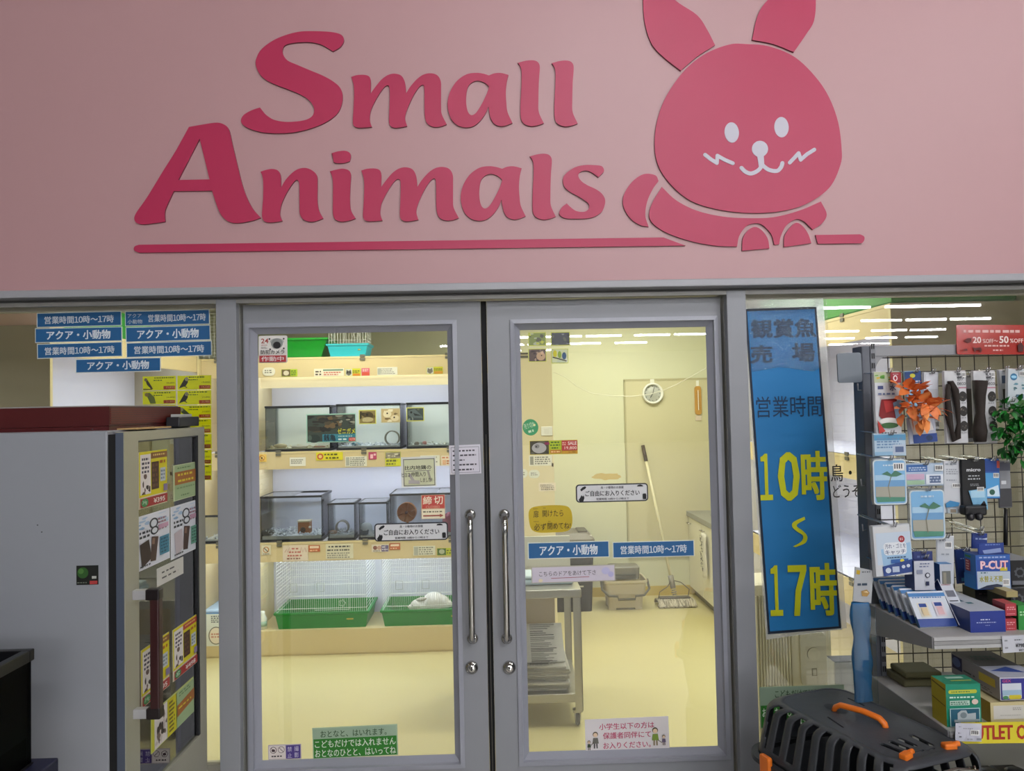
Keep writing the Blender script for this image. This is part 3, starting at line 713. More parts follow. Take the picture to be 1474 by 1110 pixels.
ring('wooden_ring', 'pale brown wooden ring lying in the tank behind the turtle poster', 'pet toy', 564, 630, .055, YS+.12, Z2T+.02, '#a89e8c')
ring('exercise_ring', 'grey ring standing in the small tank, second on the lower shelf', 'pet toy', 492, 758, .048, YS+.10, Z3T+.03, '#a59c92')
p = W(437, 757, YS+.12)
mb = MB(); mb.box((-.043, 0, 0), (.043, .075, .085), mat('#b0672c', .6, 0, None, .12, 20), .006); mb.box((-.045, -.004, .085), (.045, .078, .094), mat('#e0d0b4', .6))
mb.ico((-.005, .0, .030), .020, mat('#4a2a14', .8), 2, (1, .15, 1)); mb.ico((.045, .0, .048), .010, mat('#eadfd2'), 2)
o = mb.build('hide_box'); o.location = (p.x, YS+.12, Z3T+.035); tag(o, 'orange-brown wooden hide box with a round hole in the left open tank', 'pet house')
p = W(384, 770, YS+.06)
mb = MB(); mb.lathe([(0, 0), (.035, 0), (.045, .02), (.043, .028), (.03, .024), (0, .018)], mat('#2b2f30', .4), 24); o = mb.build('food_dish'); o.location = (p.x+.005, YS+.075, Z3T+.045); tag(o, 'dark oval dish at the left end of the open tank', 'dish')
p = W(527, 757, YS+.12)
mb = MB(); mb.lathe([(.042, 0), (.045, .03), (.04, .055), (.028, .07), (.012, .077), (0, .078)], mat('#d8dde4', .5), 24); o = mb.build('pet_hut'); o.location = (p.x, YS+.13, Z3T+.028); tag(o, 'white domed hut in the third small tank', 'pet house')
mb = MB(); mb.lathe([(0, 0), (.028, 0), (.034, .03), (.031, .03), (.026, .006), (0, .006)], mat('#5b6a80', .4), 24); o = mb.build('food_bowl'); o.location = (W(524, 770, YS+.06).x, YS+.065, Z3T+.03); tag(o, 'small blue-grey bowl at the front of the third small tank', 'dish')
p = W(585, 738, YS+.1)
mb = MB(); M = Matrix.Rotation(R(90), 4, 'X')
mb.lathe([(0, .0), (.066, .0), (.070, .004), (.070, .05), (.066, .05), (.064, .008), (0, .008)], mat('#c8742a', .35), 36, M)
wh = thing('hamster_wheel', 'orange plastic exercise wheel in the tank behind the closed sign', 'pet toy', (p.x, YS+.16, p.z)); mb.build('wheel', wh)
mb = MB(); mb.lathe([(0, 0), (.010, 0), (.010, .02), (0, .02)], mat('#6a2c1c'), 16, Matrix.Translation((0, -.05, 0)) @ M)
for k in range(6):
    a = k*math.pi/3+.3; mb.tube([(.01*math.cos(a), -.054, .01*math.sin(a)), (.066*math.cos(a), -.054, .066*math.sin(a))], .0025, mat('#a85a1e', .4), 6)
mb.build('hub', wh)
mb = MB(); mb.box((-.03, .0, -(p.z-Z3T)+.014), (.03, .05, -(p.z-Z3T)+.02), '#c8742a'); mb.box((-.008, .0, -(p.z-Z3T)+.014), (.008, .008, 0), '#c8742a'); mb.build('stand', wh)
for (px, py, zb_, c, lab, s) in ((404,640,Z2T+.018,'#cbb98f','pale cork bark piece in the sand of the left middle tank',(.05,.03,.02)), (430,640,Z2T+.018,'#d8cdb8','flat pale stone in the left middle tank',(.06,.03,.012)), (460,641,Z2T+.018,'#b98a6c','reddish flat slate in the left middle tank below the poster',(.05,.03,.008)), (600,634,Z2T+.02,'#9a8a7c','brown stone in the right middle tank',(.02,.02,.014)), (611,634,Z2T+.02,'#cf8f84','pink stone beside the brown one in the right middle tank',(.018,.02,.016)), (512,640,Z2T+.03,'#5b9aa6','teal food dish in the tank behind the turtle poster',(.03,.03,.012)), (480,771,Z3T+.035,'#c9a58c','pinkish dish at the front of the second small tank',(.028,.02,.015)), (646,750,Z3T+.03,'#c9607c','pink plastic hut at the right end of the closed-sign tank',(.05,.05,.075))):
    p = W(px, py, YS+.09); mb = MB(); mb.ico((0, 0, s[2]*.9), 1, mat(c, .7, 0, None, .1, 20), 2, s, None, .06); o = mb.build('hide_stone' if 'stone' in lab or 'slate' in lab or 'bark' in lab else 'pet_dish'); o.location = (p.x, YS+.09, zb_); tag(o, lab, 'pet furnishing')
# cards and posters on the tanks
sign('turtle_poster', 'dark poster of small turtles with yellow writing, hung across two tanks', 'poster', (441,595.5,512.5,637), YS+.018,
     [('r',442.5,597,511.5,635.5,'#35403c'),('n',443,598,492,622,['#1c1c1a','#2a2a24','#4a4030','#14140f','#6a553a'],34,5),('n',478,598,511,612,['#22241f','#5a5c54','#8a8a80','#33332c'],22,8),('n',470,612,511,618,['#3f4740','#2c312c'],8,2),
      ('r',464,625,511.5,635.5,'#2f7f9a'),('e',452,631,9,6,'#20302e'),('e',446,630,3,4,'#4a5a54'),('t','ゼニガメ',486,617,511,625,'#d2d238',.02),('t','銭亀',466,625.5,483,634.5,'#10202c',.03),('l',487,627,511,630,1,'#9fc6d2'),('r',502,630.5,511.5,635.5,'#c43a32'),('t','4,378',503,631.5,511,634.5,'#f3dede'),('l',487,631,500,635,1,'#cfe3ea')], '#9ec9bd')
for (lab, bx_, cols, seed) in (('yellow-edged photo of a brown frog on the middle tank', (516.5,590,541.5,610.5), ['#6b5a2c','#8a7a4a','#3a3018','#c0b48a'], 11), ('photo of cream spotted geckos on the middle tank', (548.5,588,576,608.5), ['#d9cba4','#c7b184','#efe6cc','#7a6644'], 12), ('photo of a blue-grey lizard head on the right tank', (585,586.5,610.5,606.5), ['#56646a','#3c484e','#8a9494','#6c7450'], 13)):
    x0, y0, x1, y1 = bx_
    els = [('r',x0+1.2,y0+1.2,x1-1.2,y1-1.2,cols[1]),('n',x0+1.2,y0+1.2,x1-1.2,y1-1.2,cols,14,seed)]
    if seed == 11: els += [('e',x0+14,y0+8,7,5,'#4a3c1a'),('e',x0+12,y0+7,1.6,1.6,'#16120a'),('e',x0+13,y0+14,8,3.5,'#b8ac84')]
    if seed == 12: els += [('e',x0+9,y0+8,6,5,'#eadfc0'),('e',x0+9,y0+7,1.2,1.2,'#2a2014'),('e',x0+20,y0+14,6,4.5,'#e6d8b6'),('e',x0+19,y0+13,1.2,1.2,'#2a2014')]
    if seed == 13: els += [('p',[(x0+3,y0+5),(x0+12,y0+2),(x0+22,y0+12),(x0+24,y0+16),(x0+10,y0+15),(x0+3,y0+11)],'#5a6870'),('e',x0+7,y0+7,1.6,1.6,'#11161a'),('p',[(x0+10,y0+8),(x0+22,y0+12),(x0+12,y0+12)],'#20282e')]
    sign('animal_photo', lab, 'photo', bx_, YS+.018, els, '#d6d560' if seed != 12 else '#cbbf96', 'photos on the tanks')
cl = sign('closed_sign', 'red closed sign with a white arrow card below, on the lower right tank', 'sign', (606.5,712.5,640.5,747), YS+.018,
     [('r',607.5,713,640,732,'#bf2f31'),('t','締',609,714.5,621.5,726,'#f4ece8',.02),('t','切',625,714.5,637.5,726,'#f4ece8',.02),('t','CLOSED',613,728,633,731.5,'#efb4a8'),('r',607,733,640,746.5,'#ece2da'),('l',609,735,638,738.5,1,'#5a5652'),('r',609,741.3,634,743.2,'#9a2a22'),('p',[(633,739.6),(638.5,742.2),(633,744.8)],'#9a2a22')], '#d9b8a8')

# ---- wire cages
WIRE = mat('#e3e4e2', .4)
GREENP = mat('#0f8a2c', .35)
def cage(label, x0, x1, ztop, zb_, depth, y0, base='#0e8030', trayh=.115, group=None, dense=.014, spread=.004):
    w = x1-x0; a = w/2; col = mat(base, .35)
    t = thing('wire_cage', label, 'cage', ((x0+x1)/2, y0, zb_), 0, group)
    mb = MB(); h = trayh; i = .03
    o = [(-a+i, .02, 0), (a-i, .02, 0), (a-i, depth-.02, 0), (-a+i, depth-.02, 0)]
    m_ = [(-a+.012, .008, h-.02), (a-.012, .008, h-.02), (a-.012, depth-.008, h-.02), (-a+.012, depth-.008, h-.02)]
    r_ = [(-a, 0, h-.012), (a, 0, h-.012), (a, depth, h-.012), (-a, depth, h-.012)]; r2 = [(x, y, h) for x, y, z in r_]
    n_ = [(-a+.018, .014, h), (a-.018, .014, h), (a-.018, depth-.014, h), (-a+.018, depth-.014, h)]; f_ = [(x*.97, .03+y*.9, .006) for x, y, z in o]
    vs_ = o+m_+r_+r2+n_+f_; fs = [(3, 2, 1, 0)]
    for q in range(5):
        for k in range(4): l = (k+1) % 4; fs.append((q*4+k, q*4+l, q*4+4+l, q*4+4+k))
    fs.append((20, 21, 22, 23)); mb.add(vs_, fs, col); mb.build('tray', t)
    H = ztop-zb_; A = a-.02
    def panel(name, fn, U, V, dz=None):
        mb = MB(); n = int(U/dense)
        for k in range(n+1): mb.wire(fn(U*k/n, 0), fn(U*k/n, V), .0011, WIRE)
        z = .0
        for z in [0, .03, V*.33, V*.55, V*.72, V*.86, V]: mb.wire(fn(0, z), fn(U, z), .0016, WIRE)
        mb.build(name, t)
    panel('front_wires', lambda u, v: (-A+u, .012, h+v-.004), 2*A, H-h)
    panel('back_wires', lambda u, v: (-A+u, depth-.012, h+v-.004), 2*A, H-h)
    mb = MB()
    for s in (-1, 1):
        k = 0
        while h+k*.024 < H: mb.wire((s*A, .012, h+k*.024), (s*A, depth-.012, h+k*.024), .0012, WIRE); k += 1
        for y in (.012, depth*.4, depth*.7, depth-.012): mb.wire((s*A, y, h-.004), (s*A, y, H), .0016, WIRE)
    mb.build('side_wires', t)
    mb = MB()
    for k in range(int(2*A/.03)+1): mb.wire((-A+.03*k, .012, H), (-A+.03*k, depth-.012, H), .0012, WIRE)
    mb.build('top_wires', t)
    mb = MB(); dm = mat('#a9aaa2', .4)
    for (cx, cz) in ((-A*.62, H*.62), (-A*.02, H*.62)):
        p = [(cx-.025, .008, cz-.03), (cx+.025, .008, cz-.03), (cx+.025, .008, cz+.03), (cx-.025, .008, cz+.03)]
        mb.tube(p, .002, dm, 5, True)
    p = [(-A*.15, .007, h+.015), (A*.62, .007, h+.015), (A*.62, .007, H*.72), (-A*.15, .007, H*.72)]; mb.tube(p, .0018, WIRE, 5, True)
    fl = [(A*.46+.02*math.cos(q)*(1+.25*math.cos(5*q)), .006, h+.06+.02*math.sin(q)*(1+.25*math.cos(5*q))) for q in [2*math.pi*k/40 for k in range(40)]]
    mb.tube(fl, .0014, WIRE, 4, True)
    mb.build('cage_door', t)
    mb = MB(); mb.box((A*.55, -.003, h*.5), (A*.7, .0, h*.58), mat('#c2a94a', .5)); k_ = mb.build('maker_plate', t); k_.location = (0, .012, 0); k_['label'] = 'small gold plate'
    return t
cg = 'green based cages on the bottom shelf'
yc = YS+.015
cage('white wire cage with a green tray and no animal, left on the bottom shelf', W(393.5,880,yc).x, W(531.5,880,yc).x, Z3B-.012, Z4T, .40, yc, group=cg)
cage('white wire cage with a green tray housing the fluffy white rabbit', W(547,880,yc).x, W(547,880,yc).x+.66, Z3B-.012, Z4T, .40, yc, group=cg)
mb = MB(); mb.lathe([(0, 0), (.035, 0), (.035, .07), (.02, .1), (.02, .12), (0, .125)], mat('#e2e6d8', .4), 20); mb.lathe([(.0355, .02), (.0355, .055)], mat('#9fbfae', .5), 20)
o = mb.build('bottle'); o.location = (W(377, 890, yc+.05).x, yc+.05, Z4T); tag(o, 'white bottle standing left of the green tray cages', 'bottle')
def blob(name, balls, voxel, mt, parent=None, smooth=6):
    mb = MB()
    for b in balls: mb.ico(b[0], b[1], mt, 3, b[2] if len(b) > 2 else (1, 1, 1))
    o = mb.build(name, parent)
    md = o.modifiers.new('r', 'REMESH'); md.mode = 'VOXEL'; md.voxel_size = voxel; md.use_smooth_shade = True
    sm = o.modifiers.new('s', 'SMOOTH'); sm.iterations = smooth; sm.factor = .5
    dg = bpy.context.evaluated_depsgraph_get(); me = bpy.data.meshes.new_from_object(o.evaluated_get(dg))
    o.modifiers.clear(); o.data = me
    if not me.materials: me.materials.append(mt)
    return o
FUR = mat('#c9c4ba', .9, 0, None, .06, 40, .6)
rp = W(612, 876, YS+.17); zr = Z4T+.05
rt = thing('rabbit', 'fluffy white rabbit lying with its head to the left in the right green cage', 'rabbit', (rp.x, YS+.17, zr))
blob('body', [((.065, 0, .075), .075, (1.15, .95, 1.0)), ((.115, .01, .065), .062), ((.0, 0, .055), .055, (1.2, .95, .95)), ((-.06, -.01, .062), .042, (1.05, .9, .95)), ((-.095, -.015, .05), .026, (1.1, .9, .8)), ((-.02, -.045, .02), .022, (2.0, .7, .7)), ((.09, -.06, .022), .026, (1.7, .8, .8)), ((.175, .0, .06), .025)], .006, FUR, rt)
EARF = mat('#c2b9ae', .9)
for s in (-1, 1):
    mb = MB(); mb.ico((0, 0, 0), 1, EARF, 2, (.045, .008, .014), Matrix.Translation((-.025, .02*s-.012, .098-.01*s)) @ Matrix.Rotation(R(-14), 4, 'Y') @ Matrix.Rotation(R(15*s), 4, 'Z')); mb.build('ear', rt)
mb = MB(); mb.ico((-.088, -.040, .066), .005, mat('#30221e', .15), 2); mb.ico((-.088, .022, .066), .005, mat('#30221e', .15), 2); mb.build('eye', rt)
mb = MB(); mb.ico((-.121, -.016, .052), .005, mat('#c58f86', .5), 2); mb.build('nose', rt)
# top of the shelf
yt = YS+.06
def tray(name, label, x0, x1, y0, y1, zb_, h, c, cat='cage tray', inset=.05):
    """an upturned plastic cage base"""
    mb = MB(); i = inset; cm = mat(c, .35)
    o = [(x0, y0), (x1, y0), (x1, y1), (x0, y1)]; cx, cy = (x0+x1)/2, (y0+y1)/2
    vs_ = []
    for (e, z) in ((-.012, h), (-.012, h-.012), (0, h-.016), (i, .012), (i+.012, 0)):
        vs_ += [(x0+e-cx, y0+e-cy, z), (x1-e-cx, y0+e-cy, z), (x1-e-cx, y1-e-cy, z), (x0+e-cx, y1-e-cy, z)]
    fs = [(0, 1, 2, 3), (19, 18, 17, 16)]
    for q in range(4):
        for k in range(4): l = (k+1) % 4; fs.append((q*4+l, q*4+k, q*4+4+k, q*4+4+l))
    mb.add(vs_, fs, cm)
    t = mb.build(name); t.location = (cx, cy, zb_); return tag(t, label, cat)
tray('cage_tray', 'green plastic cage tray on top of the shelf, left of the teal cage', W(388,500,yt).x, W(470,500,yt).x, yt, yt+.36, ZT0, W(440,486.5,yt).z-ZT0, '#0c9a26')
cage('small wire cage with a teal tray on top of the shelf', W(469,500,yt).x, W(530.5,500,yt).x, ZT0+.42, ZT0, .24, yt, '#35b9c6', .098, None, .02)
# left unit: things on its top, and the back tray
tray('cage_tray', 'green plastic cage tray on top of the left shelf, above the blue opening-hours signs', -2.68, -2.15, 1.32, 2.28, ZT0+.046, .16, '#0c9a26', inset=.03)
tray('cage_tray', 'pale salmon plastic tray on top of the left shelf at the far left', -2.72, -2.16, .3+.87, 1.28, ZT0+.046, .13, '#f0d2c2', inset=.03)
mb = MB()
for k in range(15): mb.wire((-.26+.037*k, 0, 0), (-.26+.037*k, 0, .34), .0015, WIRE)
for k in range(15): mb.wire((-.26, 0, .024*k), (.26, 0, .024*k), .0015, WIRE)
o = mb.build('mesh_screen'); o.location = (px2x(310), YS+.1, ZT0); tag(o, 'wire mesh cage front standing on the corner shelf top', 'wire panel')
# right unit: trays on top
tray('cage_tray', 'dark-looking green cage tray on top of the right shelf end, above the rack', 1.815, 2.415, .86, 1.62, ZT0+.046, .24, '#3f9a3c', inset=.01)
tray('cage_tray', 'green cage tray farther back on top of the right shelf', 1.815, 2.415, 1.66, 2.5, ZT0+.046, .24, '#58b04c', inset=.01)
# corner shelf content seen in the gap
tank('little black-rimmed tank on the corner shelf, seen beside the left post', W(283,770,YS+.02).x, W(330,770,YS+.02).x, W(300,742,YS+.02).z, Z3T, .3, bed=(.03, 30), seed=21)
mb = MB(); mb.box((-.2, 0, 0), (.2, .34, .13), mat('#7fb2e0', .4), .01); mb.box((-.21, -.005, .13), (.21, .345, .15), mat('#bcd6f2', .4), .005); o = mb.build('plastic_bin'); o.location = (W(300,880,YS+.03).x, YS+.03, Z4T+.02); o.location.z = Z4T; tag(o, 'light blue plastic bin on the bottom of the corner shelf', 'bin')
cc = sign('shelf_notice', 'white notice with a round picture at the bottom of the corner shelf', 'notice', (297,884,327,930), YS-.006, [('l',304,886,322,897,4,'#4a4c50'),('e',311,915,11,13,'#7e7a68'),('e',311,915,9.5,11.5,'#e8dcc4'),('l',304,911,318,919,2,'#c98a74')], '#dcdfd2')

# ---- right half: back wall and work corner
def pxbox(px0, px1, py0, py1, Y): a = W(px0, py1, Y); b = W(px1, py0, Y); return a.x, b.x, a.z, b.z
x0, x1, z0, z1 = pxbox(906, 1045, 545, 802, YB-.02)
pn = thing('wall_board', 'large cream board fixed to the back wall behind the clock', 'board', ((x0+x1)/2, YB-.02, z0)); w = (x1+.25-x0)/2; pn.location.x = x0+w
mb = MB(); mb.box((-w, 0, 0), (w, .02, z1-z0), mat('#cfc8a4', .55, 0, None, .04, 3)); mb.build('panel', pn)
mb = MB(); mb.box((-w-.008, -.004, z1-z0-.006), (w, .02, z1-z0+.012), mat('#b7b08c', .5)); mb.box((-w-.010, -.004, 0), (-w+.004, .02, z1-z0), mat('#b7b08c', .5)); mb.build('edging', pn)
def stain(name, label, px, py, w, h, Y, c, seed):
    rnd = random.Random(seed); pts = [(px+w*(.8+.3*rnd.random())*math.cos(-a), py+h*(.7+.5*rnd.random())*math.sin(-a)) for a in [2*math.pi*k/22 for k in range(22)]]
    return sign(name, label, 'stain', (px-w, py-h, px+w, py+h), Y, [], c, t=.0008, outline=pts)
stain('wall_stain', 'brownish peeled patch on the cream back wall above the entry sticker', 874, 686, 22, 5, YB, '#cbb478', 4)
as_part(bpy.data.objects['wall_stain'], bpy.data.objects['wall_back'])
ck = thing('wall_clock', 'round white wall clock hanging on the board', 'clock', W(939, 566.5, YB-.02)); M = Matrix.Rotation(R(90), 4, 'X')
rc = 15*pscale(939, 566, YB)
mb = MB(); mb.lathe([(rc*.80, .010), (rc*.84, .036), (rc*.92, .042), (rc, .030), (rc, 0), (0, 0)][::-1], mat('#efeee6', .35), 40, M); mb.build('case', ck)
mb = MB(); mb.lathe([(0, .012), (rc*.82, .012), (rc*.82, .010), (0, .010)], mat('#c9cac2', .5), 40, M)
for k in range(12):
    a = k*math.pi/6; mb.box((-.0025, rc*.64, .0125), (.0025, rc*.74, .0135), '#4a4a46', 0, M @ Matrix.Rotation(a, 4, 'Z'))
dl = mb.build('dial', ck)
mb = MB(); mb.box((-.003, -.01, .016), (.003, rc*.45, .018), '#2a2a28', 0, M @ Matrix.Rotation(R(150), 4, 'Z')); mb.build('hand', ck)
mb = MB(); mb.box((-.002, -.01, .019), (.002, rc*.66, .020), '#2a2a28', 0, M @ Matrix.Rotation(R(-14), 4, 'Z')); mb.build('hand', ck)
mb = MB(); mb.box((-.018, -.006, rc-.002), (.018, 0, rc+.035), '#e9e8da'); mb.build('hanger', ck)
th = thing('thermometer', 'long wooden wall thermometer to the right of the clock', 'thermometer', W(1004.5, 576, YB-.02)); s = pscale(1004, 576, YB)
mb = MB(); mb.poly([rrect(-4.6*s, -21*s, 4.6*s, 20*s, 4*s)], mat('#c2903e', .5, 0, None, .1, 20), M @ Matrix.Translation((0, 0, .014)), .014); mb.build('backing_board', th)
mb = MB(); mb.box((-.003, -.018, -.09), (.003, -.014, .09), '#efe9da')
for k in range(12): mb.box((-.016, -.0155, -.08+k*.014), (-.006, -.0142, -.078+k*.014), '#5a3c14'); mb.box((.006, -.0155, -.08+k*.014), (.016, -.0142, -.078+k*.014), '#5a3c14')
mb.build('scale', th)
mb = MB(); mb.box((-.012, -.006, 20*s), (.012, 0, 28*s), '#efeee4'); mb.box((-.026, -.008, -29*s), (.026, 0, -22*s), '#ddcbb8'); mb.build('hanger', th)
# cable swagged across the room
cp = []
for px, py, Y in ((797,536,YS+.05),(812,542,3.1),(830,556,3.2),(850,566,3.3),(880,570,3.35),(910,570.5,3.4),(935,568,3.4),(955,562,3.3),(975,553,3.2),(995,542,3.1),(1013,532,3.0),(1050,505,2.8)): cp.append(W(px, py, Y))
q0 = cp[0].copy(); mb = MB(); mb.tube([p-q0 for p in cp], .0022, mat('#d6d2c0', .4), 6); o = mb.build('hanging_cable'); o.location = q0; tag(o, 'thin pale cable sagging across the room in front of the clock', 'cable')
# pier stickers and switch
PY = YS-.004
sign('round_sticker', 'round green sticker on the cream pier beside the light switch', 'sticker', (752.5,603.5,775,627), PY, [('e',764,615,11,11.6,'#3f9a72'),('t','売り切れ',755,608,771,616,'#cfe8da',.01),('l',759,618,769,624,1,'#cfe8da'),('e',770,613.5,1.6,1.6,'#e8efc0')], '#3f9a72', outline=ell(763.7,615.2,11.3,11.8), rot=15)
sw = thing('light_switch', 'white square light switch on the cream pier', 'switch', W(787, 620.5, PY)); s = pscale(787, 620, PY)
mb = MB(); mb.box((-8.2*s, -.010, -6.6*s), (8.2*s, 0, 6.6*s), mat('#f0eee2', .35), .003); mb.build('plate', sw)
mb = MB(); mb.box((-3.4*s, -.014, -3.6*s), (3.4*s, -.009, 3.6*s), mat('#e9e6d8', .35), .002); mb.build('rocker', sw)
sign('pier_card', 'white printed text card on the cream pier below the photo price card', 'card', (761.5,655.5,794.5,670.5), PY, [('r',763,657,768,669,'#9a988c'),('l',770,657,793,669,4,'#7d7b72')], '#eeeadb')
sign('oval_sticker', 'white oval sticker on the cream pier above the child drawing', 'sticker', (761,676.5,777,688.5), PY, [('l',764,680,774,685,2,'#8a887e')], '#e4e4d6', rad=6)
sign('oval_sticker', 'half-hidden white oval sticker at the left edge of the pier', 'sticker', (744,675,759.5,688), PY, [('l',748,679,757,685,2,'#8a887e')], '#e4e4d6', rad=6)
sign('pier_card', 'small card with a pencil drawing on the cream pier above the yellow note', 'card', (775.5,695,800,707), PY, [('l',778,697,799,701,2,'#8a7a6c'),('l',779,701,798,706,2,'#8a7a6c')], '#ecdfca')
mb = MB(); mb.box((-.006, -.008, -.012), (.006, 0, .012), '#5a4a30'); o = mb.build('door_catch'); o.location = W(799.5, 669, PY); o.location.x = W(797, 669, PY).x-.008; tag(o, 'tiny brown catch on the right edge of the cream pier', 'catch')
# sink cabinet
cxl = 1.74; zc = W(988, 735, YB).z; yc0 = 2.92
sc = thing('sink_cabinet', 'white sink cabinet with grey worktop along the right wall', 'cabinet', (cxl, yc0, 0)); L = YB-yc0
mb = MB(); mb.box((0, 0, .07), (XR-cxl-.005, L-.003, zc-.04), mat('#e3dfca', .45)); mb.box((.03, .02, 0), (XR-cxl-.005, L-.003, .07), '#8f8a78'); mb.build('body', sc)
mb = MB(); mb.box((-.03, -.01, zc-.04), (XR-cxl-.005, .20, zc), mat('#8f8f88', .3)); mb.box((-.03, L-.30, zc-.04), (XR-cxl-.005, L-.003, zc), mat('#8f8f88', .3)); mb.box((-.03, .20, zc-.04), (.10, L-.30, zc), mat('#8f8f88', .3)); mb.box((.48, .20, zc-.04), (XR-cxl-.005, L-.30, zc), mat('#8f8f88', .3)); mb.build('worktop', sc)
mb = MB(); mb.box((.10, .20, zc-.038), (.48, L-.30, zc-.034), mat('#2f3130', .3)); mb.build('sink_bowl', sc)
for k in range(3):
    ya = .02+k*(L-.04)/3; yb_ = ya+(L-.04)/3-.01
    mb = MB(); mb.box((-.018, ya, .08), (0, yb_, zc-.05), mat('#e6e2ce', .4), .003); d = mb.build('door', sc)
    mb = MB(); mb.tube([(-.018, yb_-.09, zc-.10), (-.04, yb_-.09, zc-.10), (-.04, yb_-.02, zc-.10), (-.018, yb_-.02, zc-.10)], .005, CHROME, 8); mb.build('handle', d)
# spotted towel hanging on the cabinet
mb = MB(); cw = mat('#e6e2d6', .8); n = 12
tw = thing('towel', 'white towel with a dark print hanging from the sink cabinet door', 'towel', (cxl-.045, 3.62, zc-.10))
vs_ = []; fs = []
for i in range(n+1):
    z = -.36*i/n
    for j in range(7): vs_.append((-.012*math.sin(j*1.7+i*.25)-.006*(j % 2), -.06+.02*j+.006*math.sin(i*.6), z))
for i in range(n):
    for j in range(6): fs.append((i*7+j, i*7+j+1, i*7+8+j, i*7+7+j))
mb.add(vs_, fs, cw, True); c_ = mb.build('cloth', tw); md = c_.modifiers.new('t', 'SOLIDIFY'); md.thickness = .004
mb = MB(); rnd = random.Random(3)
for k in range(70):
    y = rnd.uniform(-.02, .05); z = rnd.uniform(-.30, -.02); r_ = rnd.uniform(.004, .009)
    mb.ico((-.022, y, z), r_, mat('#4a4640', .8), 1, (.15, 1, 1))
mb.build('print', tw)
# mop leaning on the wall
mp = thing('mop', 'flat string mop with a long white handle leaning on the back wall', 'mop', W(971, 872, 3.9)); o0 = mp.location; o0.z = 0
hb = W(968, 842, 3.93); ht = W(925.5, 642, YB-.05)
mb = MB(); mb.tube([hb-o0, ht-o0], .0125, mat('#e0d9b6', .4), 10); mb.build('handle', mp)
g = (ht-hb).normalized(); mb = MB(); mb.tube([ht-o0-g*.14, ht-o0+g*.005], .016, mat('#4a3a2c', .5), 10); mb.build('grip', mp)
mb = MB(); mb.tube([hb-o0+g*.08, hb-o0-g*.02], .024, mat('#8f897c', .4), 10)
for k in range(9): mb.tube([hb-o0-g*(.02+.018*k), hb-o0-g*(.03+.018*k)], .018 if k % 2 else .022, mat('#8a8478', .4), 10)
mb.build('joint', mp)
mb = MB(); mb.tube([hb-o0+g*.04, Vector((-.06, -.02, .16)), Vector((-.13, -.03, .12)), Vector((-.14, -.02, .06))], .004, mat('#5d564a', .5), 6); mb.tube([hb-o0+g*.04, Vector((.06, 0, .19)), Vector((.13, 0, .13)), Vector((.12, 0, .08))], .004, mat('#5d564a', .5), 6)
mb.box((-.13, -.03, .055), (.13, .03, .07), mat('#4e483e', .5)); mb.build('clamp', mp)
mb = MB(); rnd = random.Random(5)
for k in range(46):
    x = -.15+.30*k/45; zz = .012+.01*rnd.random()
    mb.tube([(x, 0, .055), (x+rnd.uniform(-.01, .01), -.06, .05), (x+rnd.uniform(-.015, .015), -.10, zz), (x+rnd.uniform(-.02, .02), -.105, .01)], .0085, ('#b7ad98', '#8f8674', '#cfc6b2')[k % 3], 5)
    mb.tube([(x, 0, .055), (x, .05, .045), (x, .08, .012)], .0085, ('#a89e88', '#8f8674')[k % 2], 5)
mb.build('mop_head', mp)['kind'] = 'stuff'
# bucket
bk = thing('mop_bucket', 'beige mop bucket with a grey wringer lid beside the mop', 'bucket', WZ(898, 874, .0)); bk.location.z = 0; bs = (bk.location.y-CAM.y)/FPX
Wb = 31*bs; mb = MB(); bc = mat('#b9ae92', .45)
def frus(w0, d0, w1, d1, z0, z1, r_=.03):
    return rrect(-w0, -d0, w0, d0, r_), rrect(-w1, -d1, w1, d1, r_), z0, z1
def loft(mb, rings, mt, cap=True):
    vs_ = []; fs = []; n = len(rings[0][0])
    for l, z in rings: vs_ += [(p[0], p[1], z) for p in l]
    for q in range(len(rings)-1):
        for k in range(n): l = (k+1) % n; fs.append((q*n+k, q*n+l, q*n+n+l, q*n+n+k))
    fs.append(tuple(range(n))[::-1])
    if cap: fs.append(tuple((len(rings)-1)*n+k for k in range(n)))
    mb.add(vs_, fs, mt)
rr = lambda w, d, r_=.03: rrect(-w, -d, w, d, r_)
loft(mb, [(rr(Wb*.78, .10), .02), (rr(Wb*.80, .11), .11), (rr(Wb*.90, .125), .14), (rr(Wb*.94, .135), .22), (rr(Wb, .145), .235), (rr(Wb, .145), .25), (rr(Wb*.93, .13), .25), (rr(Wb*.90, .12), .2)], bc)
for sx in (-1, 1):
    for sy in (-1, 1): mb.box((sx*Wb*.6-.03, sy*.07-.02, 0), (sx*Wb*.6+.03, sy*.07+.02, .022), bc)
mb.build('tub', bk)
mb = MB(); gm = mat('#77746a', .4); loft(mb, [(rr(Wb*.7, .07), .25), (rr(Wb*.72, .08), .345), (rr(Wb*.66, .07), .355)], gm)
mb.box((-Wb*.72, -.085, .285), (Wb*.5, -.075, .29), mat('#55534b')); mb.build('wringer_lid', bk)
mb = MB(); dm = mat('#5a564a', .45)
hp = [(-Wb-.012, -.05, .24), (-Wb-.014, -.12, .18), (-Wb*.8, -.155, .135), (-Wb*.4, -.16, .13), (-Wb*.38, -.16, .105), (Wb*.38, -.16, .105), (Wb*.4, -.16, .13), (Wb*.8, -.155, .135), (Wb+.014, -.12, .18), (Wb+.012, -.05, .24)]
mb.tube(hp, .010, dm, 8); mb.build('carry_handle', bk)
